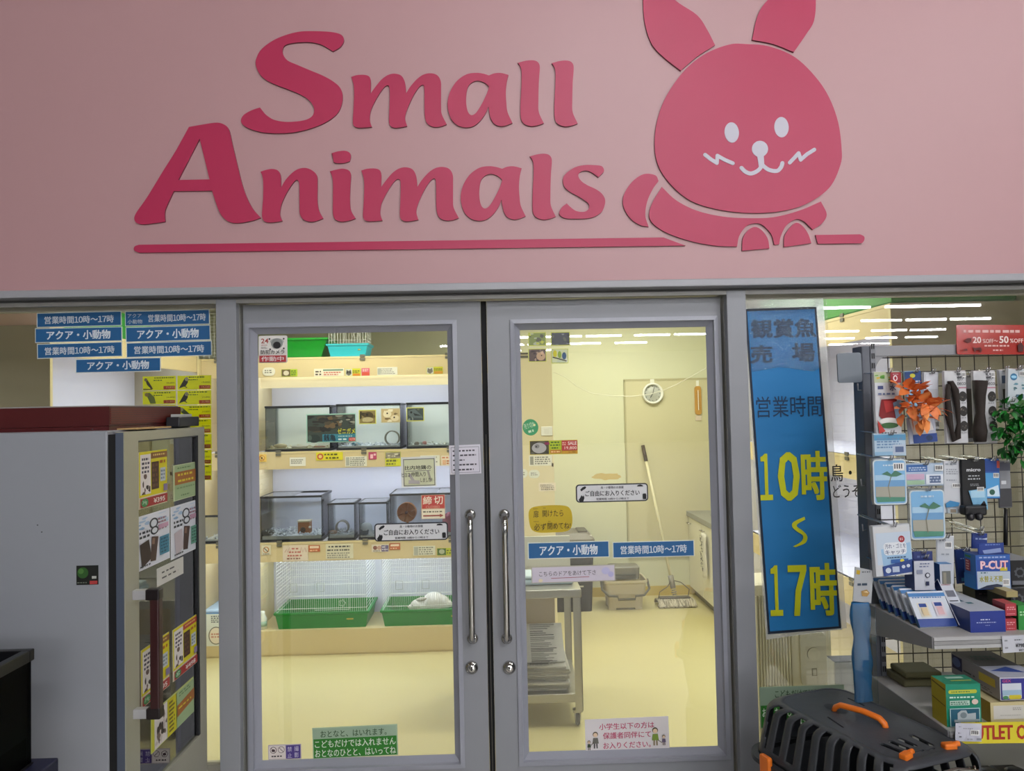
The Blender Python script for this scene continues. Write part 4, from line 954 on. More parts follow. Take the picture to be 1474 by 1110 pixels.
# dust bin
bn = thing('dust_bin', 'tall black bin with a grey-brown lid behind the steel trolley', 'bin', WZ(838, 883, 0)); bn.location.z = 0; bn.location.y += .2; bl = bn.location
xr = W(857, 820, bl.y-.17).x-bl.x; hz = W(840, 781, bl.y-.15).z
mb = MB(); loft(mb, [([(p[0]+xr-.20, p[1]) for p in rr(.17, .15)], 0), ([(p[0]+xr-.20, p[1]) for p in rr(.195, .17)], hz)], mat('#2a2622', .45)); mb.box((xr-.20, -.168, hz*.36), (xr-.10, -.162, hz*.38), '#b9b4a4'); mb.build('body', bn)
mb = MB(); loft(mb, [([(p[0]+xr-.20, p[1]) for p in rr(.205, .18)], hz), ([(p[0]+xr-.20, p[1]) for p in rr(.20, .178)], hz+.03), ([(p[0]+xr-.20, p[1]) for p in rr(.16, .14)], hz+.075)], mat('#7d766a', .45)); mb.box((xr-.13, -.10, hz+.07), (xr-.05, .10, hz+.088), mat('#5f594f'), .005); mb.box((xr-.06, -.15, hz+.05), (xr-.02, -.135, hz+.06), '#e8e4da'); mb.build('lid', bn)
# steel trolley
YT = 1.53; xt1 = W(838, 900, YT).x; xt0 = W(668, 900, YT).x; ztt = W(800, 849, YT).z; dT = .60
tr = thing('steel_trolley', 'stainless steel work trolley behind the right glass door', 'trolley', ((xt0+xt1)/2, YT, 0)); a = (xt1-xt0)/2
mb = MB(); mb.box((-a, 0, ztt-.045), (a, dT, ztt), STEEL, .004); mb.build('top', tr)
mb = MB(); mb.box((-a, dT-.025, ztt), (a, dT, W(800, 771, YT+dT).z), mat('#c9c6b6', .35, .3)); mb.build('splashback', tr)
zs = W(800, 999, YT).z; zsb = W(800, 1010, YT).z
mb = MB(); mb.box((-a+.01, .01, zsb-.012), (a-.01, dT-.01, zs-.005), STEEL, .004); mb.build('shelf', tr)
zw = .085
for x in (-a+.0, a-.068):
    for y in (0, dT-.05):
        mb = MB(); xo = x+(.022 if x > 0 else 0); mb.box((xo, y, zw), (xo+.042, y+.004, ztt-.045), STEEL); mb.box((xo+(.038 if x > 0 else 0), y, zw), (xo+(.042 if x > 0 else .004), y+.05, ztt-.045), STEEL); lg = mb.build('leg', tr)
        mb = MB(); M2 = Matrix.Translation((x+.035, y+.028, .032)) @ Matrix.Rotation(R(90), 4, 'Y')
        mb.lathe([(0, -.011), (.026, -.011), (.030, -.006), (.030, .006), (.026, .011), (0, .011)], mat('#6a665c', .5), 20, M2); mb.box((x+.018, y+.012, .032), (x+.023, y+.044, zw), STEEL); mb.box((x+.047, y+.012, .032), (x+.052, y+.044, zw), STEEL); mb.box((x+.01, y+.005, zw-.01), (x+.06, y+.05, zw), STEEL); mb.build('caster', lg)
mb = MB(); mb.box((-a+.07, dT-.02, zs+.12), (a-.10, dT-.012, ztt-.06), mat('#b9a98c', .6)); mb.build('back_panel', tr)
mb = MB(); mb.box((-.16, -.09, 0), (.16, .09, .03), mat('#a9bcc6', .7), .012); mb.box((-.15, -.085, .03), (.14, .08, .052), mat('#bccdd4', .7), .01); o = mb.build('folded_cloth'); o.location = (W(782, 835, YT+.2).x, YT+.2, ztt); tag(o, 'pale blue folded cloth lying on the steel trolley top', 'cloth')
# newspapers on the trolley shelf
rnd = random.Random(11); zz = zs-.004; NP = []
for k in range(9):
    h = rnd.uniform(.011, .017); mb = MB(); c = ('#c9c6bc', '#b7b4aa', '#d3d0c6')[k % 3]; w = .24+rnd.uniform(-.012, .012); d = .19+rnd.uniform(-.01, .01)
    mb.box((-w, -d, 0), (w, d, h-.0006), mat(c, .8), .005)
    for q in range(3): mb.box((-w*.9, -d-.0008, h*(.2+.25*q)), (w*rnd.uniform(.2, .9), -d+.001, h*(.27+.25*q)), '#7d7a72')
    if k == 8: prints(mb, [('l',5,8,95,20,2,'#6a6862'),('l',60,24,92,60,12,'#8f8d86'),('l',5,28,52,60,10,'#98968f'),('l',5,66,92,95,9,'#8f8d86'),('r',58,62,80,90,'#77756e')], lambda x, y: (-w+2*w*x/100, d-2*d*y/100), None, h)
    o = mb.build('newspaper'); o.location = (W(764, 950, YT+.24).x-.05+rnd.uniform(-.01, .01), YT+.25+rnd.uniform(-.012, .012), zz); zz += h
    tag(o, ('folded newspaper %s the pile on the lower trolley shelf' % ('at the bottom of', 'second from the bottom of', 'third from the bottom of', 'fourth from the bottom of', 'in the middle of', 'fourth from the top of', 'third from the top of', 'second from the top of', 'on top of')[k]), 'newspaper', 'newspapers on the trolley')
# sheet leaning at the back of the pile
mb = MB(); w = .235; vs_ = []; fs = []
for i in range(9):
    t_ = i/8; vs_ += [(-w, .22*t_-.02*math.sin(t_*3), .02+.15*t_**1.5), (w, .22*t_-.02*math.sin(t_*3), .02+.15*t_**1.5)]
for i in range(8): fs.append((2*i, 2*i+1, 2*i+3, 2*i+2))
mb.add(vs_, fs, mat('#cbc8be', .8), True)
for i in range(8):
    a_, b_ = Vector(vs_[2*i]), Vector(vs_[2*i+2]); nn = (b_-a_).cross(Vector((1, 0, 0))).normalized()*-.0012
    if nn.y > 0: nn = -nn
    for (xa, xb) in ((-.2, .02), (.05, .2)):
        for q in range(3):
            p1 = a_.lerp(b_, .1+.3*q)+nn; p2 = a_.lerp(b_, .22+.3*q)+nn
            xe = xb-rnd.uniform(0, .08); mb.add([(xa, p1.y, p1.z), (xe, p1.y, p1.z), (xe, p2.y, p2.z), (xa, p2.y, p2.z)], [(0, 1, 2, 3)], '#8d8b84' if i % 3 else '#5d5b55')
o = mb.build('newspaper'); o.location = (W(764, 950, YT+.24).x-.05, YT+.12, zz-.012); md = o.modifiers.new('t', 'SOLIDIFY'); md.thickness = .002
tag(o, 'open newspaper sheet curling up above the pile on the trolley shelf', 'newspaper', 'newspapers on the trolley')
# ================================================================== SIGNS ON THE DOOR PANES
SB = '#1f5f93'
def blue_sign(label, box, txt, Y, group, small=None, bg='#dfe6df', rot=0):
    x0, y0, x1, y1 = box; h = y1-y0
    els = [('r', x0+1.1, y0+1.1, x1-1.1, y1-1.1, SB)]
    if small:
        els += [('t', 'アクア', x0+4, y0+4, x0+24, y0+h*.44, '#cfd6de', .008), ('t', '小動物', x0+4, y0+h*.56, x0+25, y1-3.4, '#cfd6de', .008)]
        els += [('g', txt, x0+33, y0+5.2, x1-5, y1-5.2, '#d6dde4', .03)]
    elif txt.startswith('ア'): els += [('t', txt, x0+17, y0+h*.20, x1-17, y1-h*.19, '#dfe6ec', .045)]
    else: els += [('g', txt, x0+10.5, y0+h*.23, x1-10.5, y1-h*.23, '#d6dde4', .035)]
    return sign('opening_hours_sign' if '時' in txt else 'department_sign', label, 'sign', box, Y, els, bg, group, rot=rot)
AQ, HR = 'アクア・小動物', '営業時間１０時〜１７時'
YL = 0.0385
gl = 'blue signs on the left window'
blue_sign('blue opening-hours strip, top left of the seven on the left window', (53,449,175,470.5), HR, YL, gl, rot=.4)
blue_sign('blue opening-hours strip with two tiny words, top right on the left window', (180,446.5,302,468.5), HR, YL, gl, True, rot=.4)
blue_sign('blue department strip in large white letters, second row left on the left window', (50.5,471.2,176,492.6), AQ, YL, gl, rot=.2)
blue_sign('blue department strip in large white letters, second row right on the left window', (181,469.2,303,491.4), AQ, YL, gl, rot=.6)
blue_sign('blue opening-hours strip, third row left on the left window', (53.5,493.4,176,515), HR, YL, gl, rot=.6)
blue_sign('blue opening-hours strip, third row right on the left window', (182,491.8,305,513.6), HR, YL, gl, rot=.4)
blue_sign('blue department strip hanging alone below the others on the left window', (109,515.6,231.5,536), AQ, YL, gl, rot=.2)
gr_ = 'blue signs on the right door'
blue_sign('blue department strip with large white letters on the right glass door', (760,780,877,803.5), AQ, YG, gr_)
blue_sign('blue opening-hours strip beside the department strip on the right glass door', (882,779,999.5,802), HR, YG, gr_)
# bird price cards on the inside of the left window
def bird(px, py, w, h, kind):
    e = []
    if kind == 0: e = [('p',[(px+2,py+2),(px+5,py+3),(px+9,py+9),(px+14,py+h-2),(px+11,py+h-2),(px+5,py+11)],'#4a4228'),('e',px+3.5,py+4,2.2,2.6,'#8a7a52'),('r',px,py+h-2.6,px+13,py+h-1,'#5b4a2c')]
    elif kind == 1: e = [('p',[(px+10,py+2),(px+14,py+3),(px+14,py+9),(px+11,py+14),(px+1,py+h-2),(px+4,py+12)],'#3e382c'),('e',px+12.3,py+4,2.6,3,'#a89e86'),('s',[(px+7,py+13),(px+13,py+h-3)],1.2,'#3e382c')]
    elif kind == 2: e = [('p',[(px+2,py+2),(px+9,py+1),(px+16,py+8),(px+18,py+h-1),(px+10,py+h-1),(px+6,py+8)],'#7c8636'),('e',px+5,py+4,3,3,'#a88f4c')]
    else: e = [('p',[(px+3,py+2),(px+7,py+3),(px+20,py+h-3),(px+12,py+h-4),(px+4,py+9)],'#5c6648'),('e',px+4.5,py+4.5,2.6,3,'#a9a488'),('s',[(px,py+h-4),(px+12,py+h-4)],1.2,'#6b4f2c')]
    return e
cards = [(205.5,541.5,253,562,0,'28,800','19,800'),(205.5,563,253,582,2,'24,800','21,800'),(206,583,253,603,1,'26,800','22,800'),
         (255.5,540.5,304,561,1,'19,800','14,720'),(255.5,562,304,582.5,1,'24,800','21,980'),(256,583.5,304,602.5,3,'24,800','19,980'),(256,603.5,304,624,0,'24,800','19,800'),(256,625,304.5,646.5,2,'26,800','21,800'),(256.5,648,304.5,668.5,3,'24,800','18,800'),(256.5,669.5,304.5,691.5,1,'22,800','17,600')]
lab = ['left column, topmost', 'left column, second, a green bird', 'left column, third, behind the red box', 'right column, topmost', 'right column, second from the top', 'right column, third', 'right column, fourth from the top', 'right column, fifth from the top', 'right column, sixth from the top', 'right column, lowest, beside the cooler']
for (x0, y0, x1, y1, k, p1_, p2_), lb in zip(cards, lab):
    h = y1-y0; els = bird(x0+1, y0+1, x1-x0, h-1, k)+[('l',x0+17,y0+1.2,x1-1,y0+4,1,'#3d5a14'),('l',x0+16,y0+5,x0+31,y0+7.6,1,'#4d6a18'),('t',p1_,x1-13,y0+h*.43,x1-1.5,y0+h*.56,'#5a5410'),('r',x1-17,y0+h*.70,x1-.8,y0+h*.95,'#c0481e'),('t',p2_,x1-13,y0+h*.74,x1-2,y0+h*.90,'#f0c878')]
    sign('bird_price_card', 'yellow bird price card on the left window: '+lb, 'price card', (x0,y0,x1,y1), 0.052, els, paper('#d6d80c'), 'bird price cards on the left window')
# security camera sign
sign('camera_sign', 'white and red security camera sign in the top left corner of the left door', 'sign', (372.5,483,413.5,522.5), YG,
     [('t','24',376,487,386.5,494,'#a8463e',.02),('l',376,496,386,497.6,1,'#a8463e'),('l',376,499,386,502,2,'#7a6a64'),('e',399,491.5,10,4.5,'#b4b6b0'),('e',399,494.5,8.5,7.5,'#8b8e8a'),('e',399,497,5.5,5,'#1c1a1c'),('e',388.5,488,1.3,1.3,'#38302e'),('e',409,488,1.3,1.3,'#38302e'),('e',409,502,1.3,1.3,'#38302e'),('e',389.5,503,1.3,1.3,'#38302e'),
      ('t','防犯カメラ',376,504,410,510,'#272322',.02),('r',374,512,412.3,521.5,'#b23a3c'),('t','作動中',377,513.5,409,520.3,'#ecdfdc',.02)], '#e6e2da', rad=2.5)
ns = sign('pictogram_sticker', 'small white and purple no-photography sticker in the bottom left corner of the left door', 'sticker', (386,1072,433.5,1093), YG,
     [('r',387,1073,411,1092,'#e6dcd6'),('e',393.5,1079.5,4.8,4.8,'#4a3438'),('e',393.5,1079.5,4.0,4.0,'#e6dcd6'),('e',393.5,1080,2.6,2,'#3c2a2e'),('s',[(390.5,1076.5),(396.5,1082.5)],.8,'#4a3438'),('e',405,1079,4.8,4.8,'#6a5054'),('e',405,1079,4.1,4.1,'#e6dcd6'),('s',[(402,1076),(408,1082)],.8,'#6a5054'),('l',391,1086.5,408,1090,1,'#3a3234'),
      ('r',412,1073,432.5,1092,'#4e3d86'),('t','禁',414,1075,420.5,1082,'#cfc8de',.01),('t','止',414,1084,420.5,1090.5,'#cfc8de',.01),('t','撮',424,1074.5,430.5,1081.5,'#cfc8de',.01),('t','影',424,1083.5,430.5,1090.5,'#cfc8de',.01)], '#b9aeb8', rot=.4)
gs = [('r',451.5,1047,571,1061.5,'#9cb49a'),('r',451.5,1061.5,571,1088.5,'#2b7d22'),('t','おとなと、はいれます。',462,1050,557,1059.5,'#31502e',.014),('t','こどもだけでは入れません',453.5,1063.5,569.5,1074,'#dde8d6',.022),('t','おとなのひとと、はいってね',453.5,1076.5,569.5,1087,'#dde8d6',.022)]
sign('children_sign', 'green notice in white childlike writing near the bottom of the left door', 'sign', (450,1045.5,572.5,1089.5), YG, gs, '#a8bd9f', rot=.9)
def entry(label, box):
    x0, y0, x1, y1 = box; w = x1-x0; h = y1-y0; K = '#17171b'
    X = lambda u: x0+w*u; Yv = lambda v: y0+h*v
    els = [('p', rrect(x0+.6, y0+.6, x1-.6, y1-.6, 4), '#35363c'), ('p', rrect(x0+1.8, y0+1.8, x1-1.8, y1-1.8, 3.4), '#dcdcdd'),
           ('t','鳥・小動物のお部屋',X(.345),Yv(.13),X(.66),Yv(.27),'#3a3a40',.02),('t','ご自由にお入りください',X(.13),Yv(.36),X(.88),Yv(.66),'#1a1a1e',.03),('t','営業時間 10時から17時まで',X(.28),Yv(.76),X(.73),Yv(.88),'#2a2a30',.02),
           ('p',[(X(.06),Yv(.28)),(X(.09),Yv(.16)),(X(.125),Yv(.10)),(X(.145),Yv(.14)),(X(.13),Yv(.24)),(X(.10),Yv(.30)),(X(.075),Yv(.38))],K),
           ('p',[(X(.845),Yv(.18)),(X(.855),Yv(.10)),(X(.89),Yv(.07)),(X(.92),Yv(.11)),(X(.935),Yv(.18))],K),
           ('p',[(X(.035),Yv(.84)),(X(.06),Yv(.70)),(X(.075),Yv(.58)),(X(.09),Yv(.66)),(X(.105),Yv(.60)),(X(.115),Yv(.74)),(X(.10),Yv(.92)),(X(.05),Yv(.95))],K),
           ('p',[(X(.92),Yv(.62)),(X(.93),Yv(.57)),(X(.965),Yv(.57)),(X(.972),Yv(.66)),(X(.97),Yv(.88)),(X(.925),Yv(.88))],K)]
    return sign('entry_sticker', label, 'sticker', box, YG, els, '#35363c', 'come-in stickers on the doors', rad=5)
entry('white rounded come-in sticker with black animal silhouettes on the left door', (539,752.5,645,778.5))
entry('white rounded come-in sticker with black animal silhouettes on the right door', (829,696.5,933,722.5))
sign('handwritten_notice', 'white handwritten notice in a grey border taped to the inner stile of the left door', 'notice', (647,640.5,692,682.5), 0.0185,
     [('r',649.5,643.5,690,680.5,'#6a6a74'),('r',650.1,644.1,689.4,679.9,'#dcd8e2'),('l',652,647,686,651,1,'#4a4650'),('l',652,653.5,687,657.5,1,'#4a4650'),('l',652,660.5,673,664,1,'#4a4650'),('l',652,667,687.5,671,1,'#4a4650'),('l',652,674,687,678,1,'#4a4650')], '#dcd8e2', rot=1.2)
sign('handwritten_notice', 'cream handwritten notice in a black border on the left door, over the lower right tank', 'notice', (577.5,657.5,627.5,701), YG,
     [('r',580.8,660.5,626,699.3,'#5a5a52'),('r',581.8,661.5,625,698.3,'#d9dbb4'),('t','比内地鶏の',583,670,621,676,'#26241f',.02),('s',[(584,678),(620,677.5)],.9,'#8a867e'),('s',[(616,678),(620,693)],3,'#a9a692'),('s',[(589,682),(596,694)],4,'#b4ada6'),('t','ヒヨコ',578.5,680,590,686,'#2c2a24',.012),('t','仲間入り',592,679,613,686,'#3a3832',.008),('t','しました!!',605,688,622,694,'#34322c',.008),('s',[(588,693),(604,694)],5,'#b7b0aa')], '#e6e6da', rot=.8)
for nm, bx_, seed in (('photo of green foliage animals, upper left of four on the right door', (760.5,478.5,786,498), 1), ('photo of grey speckled animals, upper right of four on the right door', (793,478,820.5,497.5), 2), ('photo of a pale brown animal, lower left of four on the right door', (760.5,502,786.5,521), 3), ('photo of three small parrots on a branch, lower right of four on the right door', (793.5,502,818,523), 4)):
    x0, y0, x1, y1 = bx_; a = (x0+1, y0+1, x1-1, y1-1)
    cols = {1: ['#8d9a5c','#b8bfa0','#6a6a5c','#c8cc5a'], 2: ['#55575a','#3a3c40','#8a8c8e','#6c6e60'], 3: ['#6a5a52','#4c4040','#8a7a70','#b49a84'], 4: ['#d6dcae','#c8d2b0','#e4e8c8']}[seed]
    els = [('r',*a,cols[0]),('n',*a,cols,16,seed+30)]
    if seed == 3: els += [('e',x0+18,y0+11,6.5,6,'#c9a884'),('e',x0+20,y0+6,2.2,2.2,'#d8b898'),('e',x0+19,y0+10,.9,.9,'#241a14')]
    if seed == 4: els += [('s',[(x0+2,y0+12),(x0+22,y0+18)],1.4,'#3a342a'),('e',x0+5.5,y0+7,2.8,5,'#d6cc2e'),('e',x0+12,y0+8.5,2.6,5,'#8ea838'),('e',x0+18.5,y0+10.5,3,5.2,'#3a5a7c')]
    sign('animal_photo', nm, 'photo', bx_, YG, els, '#c9cf62', 'photos on the right door')
sign('sale_card', 'photo and yellow-red sale price card for a grey animal on the right door', 'price card', (762.5,634,831.5,654), YG,
     [('r',763,634.5,790,653.5,'#4f4a36'),('n',763,634.5,790,653.5,['#3e3c2a','#5a5640','#6a6650'],10,41),('e',776,644.5,10.5,7.5,'#b7b4ac'),('e',773,642,3.5,3,'#8b8882'),('e',772,642.5,1,1,'#1c1a18'),('r',784,636.5,791,640,'#8a2a4c'),('r',791,634.5,808,647,'#b4c81e'),('l',793,635.5,807,638.5,1,'#2a5a1a'),('l',792,639.5,807,642.5,1,'#2a5a1a'),('l',794,643.5,806,646.5,1,'#2a5a1a'),('r',792,648,807,652.5,'#c87a2a'),('l',793,649,806,652,1,'#f2d48a'),
      ('r',808.5,634.5,831,649,'#bf4038'),('t','SALE',817.5,636,830,641,'#f2e2d6',.02),('l',809.5,636.5,815.5,642,2,'#f0c0a8'),('t','19,800',812.5,643,830,648,'#f2d6c4',.01),('r',808.5,649.4,831,653.4,'#d8a226'),('t','21,780',818,650.2,828,652.8,'#7a4a12')], '#c9b82a')
sign('yellow_note', 'rounded mustard-yellow handwritten note on the right door', 'note', (760.5,727.5,824,767), YG,
     [('t','扉',768,734.5,775.5,745,'#3c3510',.002),('t','開けたら',781,734.5,811,744,'#3c3510'),('l',768,731.5,775,733,1,'#6a5c14'),('l',782,730.5,786,732,1,'#6a5c14'),('t','必ず',768.5,753,786,763,'#3c3510'),('t','閉めてね!',788,752.5,821,762,'#3c3510'),('l',768,749.5,776,751,1,'#6a5c14'),('l',789,749.5,793,751,1,'#6a5c14')], '#c4a912', rad=12,
     outline=smooth_loop([(761,742),(763,733),(771,729),(795,727.5),(815,729),(822,735),(824,747),(822,760),(814,765.5),(795,766.5),(774,766),(764,760)], 4))
sign('long_notice', 'long pale lilac strip with handwriting below the blue strips on the right door', 'notice', (765,814.5,885.5,838), YG,
     [('r',766.2,815.7,884.3,836.8,'#d2cad6'),('t','こちらのドアをあけて下さい',776,821.5,865,828.5,'#4a4248',-.004),('s',[(793,831.5),(848,830.8)],.8,'#a04a5c'),('e',872,823,6,5,'#c2bfe0'),('e',862,825,4,4,'#d6cfd8'),('e',879,828,4,4,'#b9b4da'),('e',778,834,3,2.4,'#e6d9b8')], '#b9b4a6', rot=.3)
def kid(x, y, h, c1, c2):
    return [('e',x,y-h*.82,h*.16,h*.16,'#5a4e3a'),('e',x,y-h*.78,h*.125,h*.13,'#e6c9a8'),('p',[(x-h*.14,y-h*.62),(x+h*.14,y-h*.62),(x+h*.19,y-h*.28),(x-h*.19,y-h*.28)],c1),('s',[(x-h*.07,y-h*.28),(x-h*.08,y)],h*.08,c2),('s',[(x+h*.07,y-h*.28),(x+h*.08,y)],h*.08,c2)]
sign('guardian_sign', 'white notice in pink writing with drawn figures at the bottom of the right door', 'sign', (842.5,1034,963,1080.5), YG,
     [('t','小学生以下の方は',863,1040.5,942,1049.5,'#bd3f66',.022),('t','保護者同伴にて',868,1053.5,937,1062.5,'#bd3f66',.022),('t','お入りください。',868,1067.5,936,1076.5,'#bd3f66',.022)]
     + kid(857,1075,24,'#6d6a62','#4a4a48')+kid(847.5,1077,14,'#3d4a36','#5a4a3a')+kid(943,1074,26,'#7f9a3a','#8a7a5a')+kid(955,1074,15,'#6a5c74','#5a4a3a')+[('s',[(850,1070),(854,1066)],1,'#5a4e3a'),('s',[(946,1066),(952,1070)],1,'#5a4e3a')], '#e2dcdc', rot=.6)
# ================================================================== RIGHT WINDOW: banner and lettering
YR = 0.0385
sign('plastic_sleeve', 'clear plastic sheet taped to the right window around the blue banner', 'sleeve', (1074.5,424.5,1206,914.5), YR, [], SLEEVE, t=.001, outline=[(1075,425),(1193,425.5),(1211,902),(1095,915)])
def Q(pts, c): return ('p', pts, c)
bl_ = [('p',[(1079,445),(1183,443.5),(1203,902),(1098,907.5)],'#0e2136'),('p',[(1082.5,448.5),(1180,447),(1199.5,899),(1101,903.5)],'#1a7cbc')]
NV = '#123a5c'; YE = '#d6d80e'
bl_ += [('t','観賞魚',1088,461,1180,487,NV,.055),('t','売',1086,498,1116,523,NV,.055),('t','場',1146,496,1177,522,NV,.055),('t','営業時間',1091,571,1186,601,NV,.0),
        ('t','１',1094,653,1110,718,YE,.05),('t','０',1121,652,1148,719,YE,.07),('t','時',1154,651,1188,719,YE,.07),('p',arc([(1155,743),(1139,750),(1137,757),(1144,764),(1152,770),(1149,778),(1137,784.5)],4)+arc([(1141,785.5),(1155,780),(1158,771),(1152,763),(1144,757),(1145,753),(1156,747)],4),YE),('t','１',1103,811,1119,881,YE,.05),('t','７',1130,812,1153,881,YE,.07),('t','時',1161,810,1196,882,YE,.07)]
sign('opening_hours_banner', 'tall blue banner with yellow opening hours on the right window', 'banner', (1078,443,1204,908), YR-.002, bl_, paper('#e2e4e4'), outline=[(1079,444),(1183,443),(1204,904),(1097,908)])
CR = bpy.data.materials.new('crinkled_film'); CR.use_nodes = True; nt = CR.node_tree; nt.nodes.clear()
_o = nt.nodes.new('ShaderNodeOutputMaterial'); _m = nt.nodes.new('ShaderNodeMixShader'); _t = nt.nodes.new('ShaderNodeBsdfTransparent'); _g = nt.nodes.new('ShaderNodeBsdfGlossy'); _g.inputs['Roughness'].default_value = .08; _g.inputs[0].default_value = (.8, .88, .95, 1)
_c = nt.nodes.new('ShaderNodeTexCoord'); _n = nt.nodes.new('ShaderNodeTexNoise'); _n.inputs['Scale'].default_value = 90; _n.inputs['Detail'].default_value = 4; _n.inputs['Distortion'].default_value = 2.0
_b = nt.nodes.new('ShaderNodeBump'); _b.inputs['Strength'].default_value = 1.0; _b.inputs['Distance'].default_value = .01; _m.inputs[0].default_value = .22
nt.links.new(_c.outputs['Object'], _n.inputs['Vector']); nt.links.new(_n.outputs['Fac'], _b.inputs['Height']); nt.links.new(_b.outputs[0], _g.inputs['Normal'])
nt.links.new(_t.outputs[0], _m.inputs[1]); nt.links.new(_g.outputs[0], _m.inputs[2]); nt.links.new(_m.outputs[0], _o.inputs[0])
sign('crinkled_film', 'crinkled clear film over the top of the blue banner on the right window', 'film', (1076,427,1192,536), YR-.0095, [], CR, t=.0006, outline=[(1077,428),(1191,428),(1194,520),(1170,535),(1120,528),(1081,534)])
sign('window_lettering', 'black cut letters on the right window between the blue banner and the rack', 'lettering', (1196,652,1290,716), YR, [('t','鳥・小動物',1196,668,1290,692,'#1b1b1d',.02),('t','どうぞ',1198,697,1238,715,'#1b1b1d',.012)], glass('clear_backing', (.99,.99,.97), .3), t=.0006)
sign('children_sign', 'green notice low on the right window, half hidden behind the pet carrier', 'sign', (1094,988,1216,1046), YR,
     [('r',1095,989,1215,1014,'#9cb49a'),('r',1095,1014,1215,1045,'#2b7d22'),('t','こどもだけでは入れません',1116,993,1212,1004,'#31502e',.014),('t','おとなのひとと、はいってね',1097,1018,1212,1030,'#dde8d6',.02),('t','おとなと、はいれます。',1100,1033,1205,1043,'#dde8d6',.02)], '#a8bd9f')
# air purifier and a box inside the right window
ap = thing('air_purifier', 'cream air purifier with ribbed side standing inside the right window', 'air purifier', (W(1140,960,.75).x, .75, 0)); s = pscale(1140,960,.75)
a0 = (1088-1140)*s; a1 = (1200-1140)*s; zt = W(1140,840,.75).z
mb = MB(); mb.box((a0, 0, .03), (a1, .24, zt), mat('#ece4ca', .45), .02); mb.box((a0+.02, .02, 0), (a1-.02, .22, .03), '#8a8474'); mb.build('housing', ap)
mb = MB()
for k in range(13): mb.box((a0+.006+.0125*k, -.008, .12), (a0+.012+.0125*k, .004, zt-.05), mat('#e4dcc2', .4))
mb.build('grille', ap)
mb = MB(); pc = (1170-1140)*s; ph = 18.5*s; zl = W(1170,989,.75).z; mb.poly([rrect(pc-ph, zl, pc+ph, zt-.04, .035)], mat('#dcd6c2', .4), Matrix.Translation((0, -.012, 0)) @ Matrix.Rotation(R(90), 4, 'X'), .014)
zc_ = W(1170,940,.75).z; mb.poly([ell(pc, zc_, .028, .028)], mat('#e2dcc6', .35), Matrix.Translation((0, -.018, 0)) @ Matrix.Rotation(R(90), 4, 'X'), .008, mat('#9a9484'))
zc2 = W(1172,966,.75).z; mb.box((pc-.010, -.015, zc2-.016), (pc+.012, -.010, zc2+.016), '#a39c88'); mb.box((pc-.006, -.017, zc2-.012), (pc+.008, -.012, zc2+.012), '#d2ccb8'); mb.build('control_panel', ap)
bxp = W(1222, 940, .42); bz = W(1222, 953, .42).z
mb = MB(); mb.box((-.06, 0, 0), (.12, .07, bz), mat('#c9c9cb', .4), .005); mb.poly([[(-.06, 0), (.12, 0), (.12, .07), (-.06, .07)]], mat('#4a4a4e', .5), Matrix.Translation((0, 0, bz+.002)))
o = mb.build('storage_box'); o.location = (bxp.x, .42, 0); tag(o, 'tall white box with a dark top inside the right window behind the rack post', 'box')

# ================================================================== GLASS-DOOR COOLER at the left
FX = -0.924
fn, ff = -0.60, W(297, 700, -.08).y
zt = 1.662; fg = thing('glass_door_cooler', 'grey display cooler with a poster-covered glass door standing before the left window', 'cooler', (-1.3, -.34, 0)); o_ = fg.location
L_ = lambda x, y, z: (x-o_.x, y-o_.y, z)
GRY = mat('#94979d', .42, 0, None, .03, 2.5)
xb = W(155, 800, fn).x; xg = W(167.5, 800, fn).x
mb = MB(); t_ = .03
for a, b in (((-1.56, fn, .05), (xb, fn+t_, zt+.004)), ((-1.56, ff-t_, .05), (xb, ff, zt+.004)), ((-1.56, fn+t_, .05), (-1.53, ff-t_, zt+.004)), ((-1.53, fn+t_, zt-.03), (xb, ff-t_, zt+.004)), ((-1.53, fn+t_, .05), (xb, ff-t_, .12))):
    mb.box(L_(*a), L_(*b), GRY, .004)
mb.build('body', fg)
mb = MB(); mb.box(L_(-1.52, fn+.032, .13), L_(-1.515, ff-.032, zt-.035), mat('#c4c4b2', .5)); mb.box(L_(-1.515, ff-.037, .13), L_(xb-.01, ff-.032, zt-.035), mat('#b4b4a2', .5)); mb.build('liner', fg)
for z in (.52, .86, 1.17, 1.42):
    mb = MB()
    for k in range(12): y = fn+.05+(ff-fn-.1)*k/11; mb.wire(L_(-1.5, y, z), L_(xb-.03, y, z), .002, mat('#9a9a94', .4))
    mb.wire(L_(xb-.03, fn+.04, z), L_(xb-.03, ff-.04, z), .004, mat('#d8d8d2', .4)); mb.build('rack', fg)
mb = MB(); mb.box(L_(xb, fn+.008, .10), L_(xg, ff-.008, zt-.01), mat('#0a0a0b', .7)); gk = mb.build('gasket', fg); gk['label'] = 'black rubber door gasket'
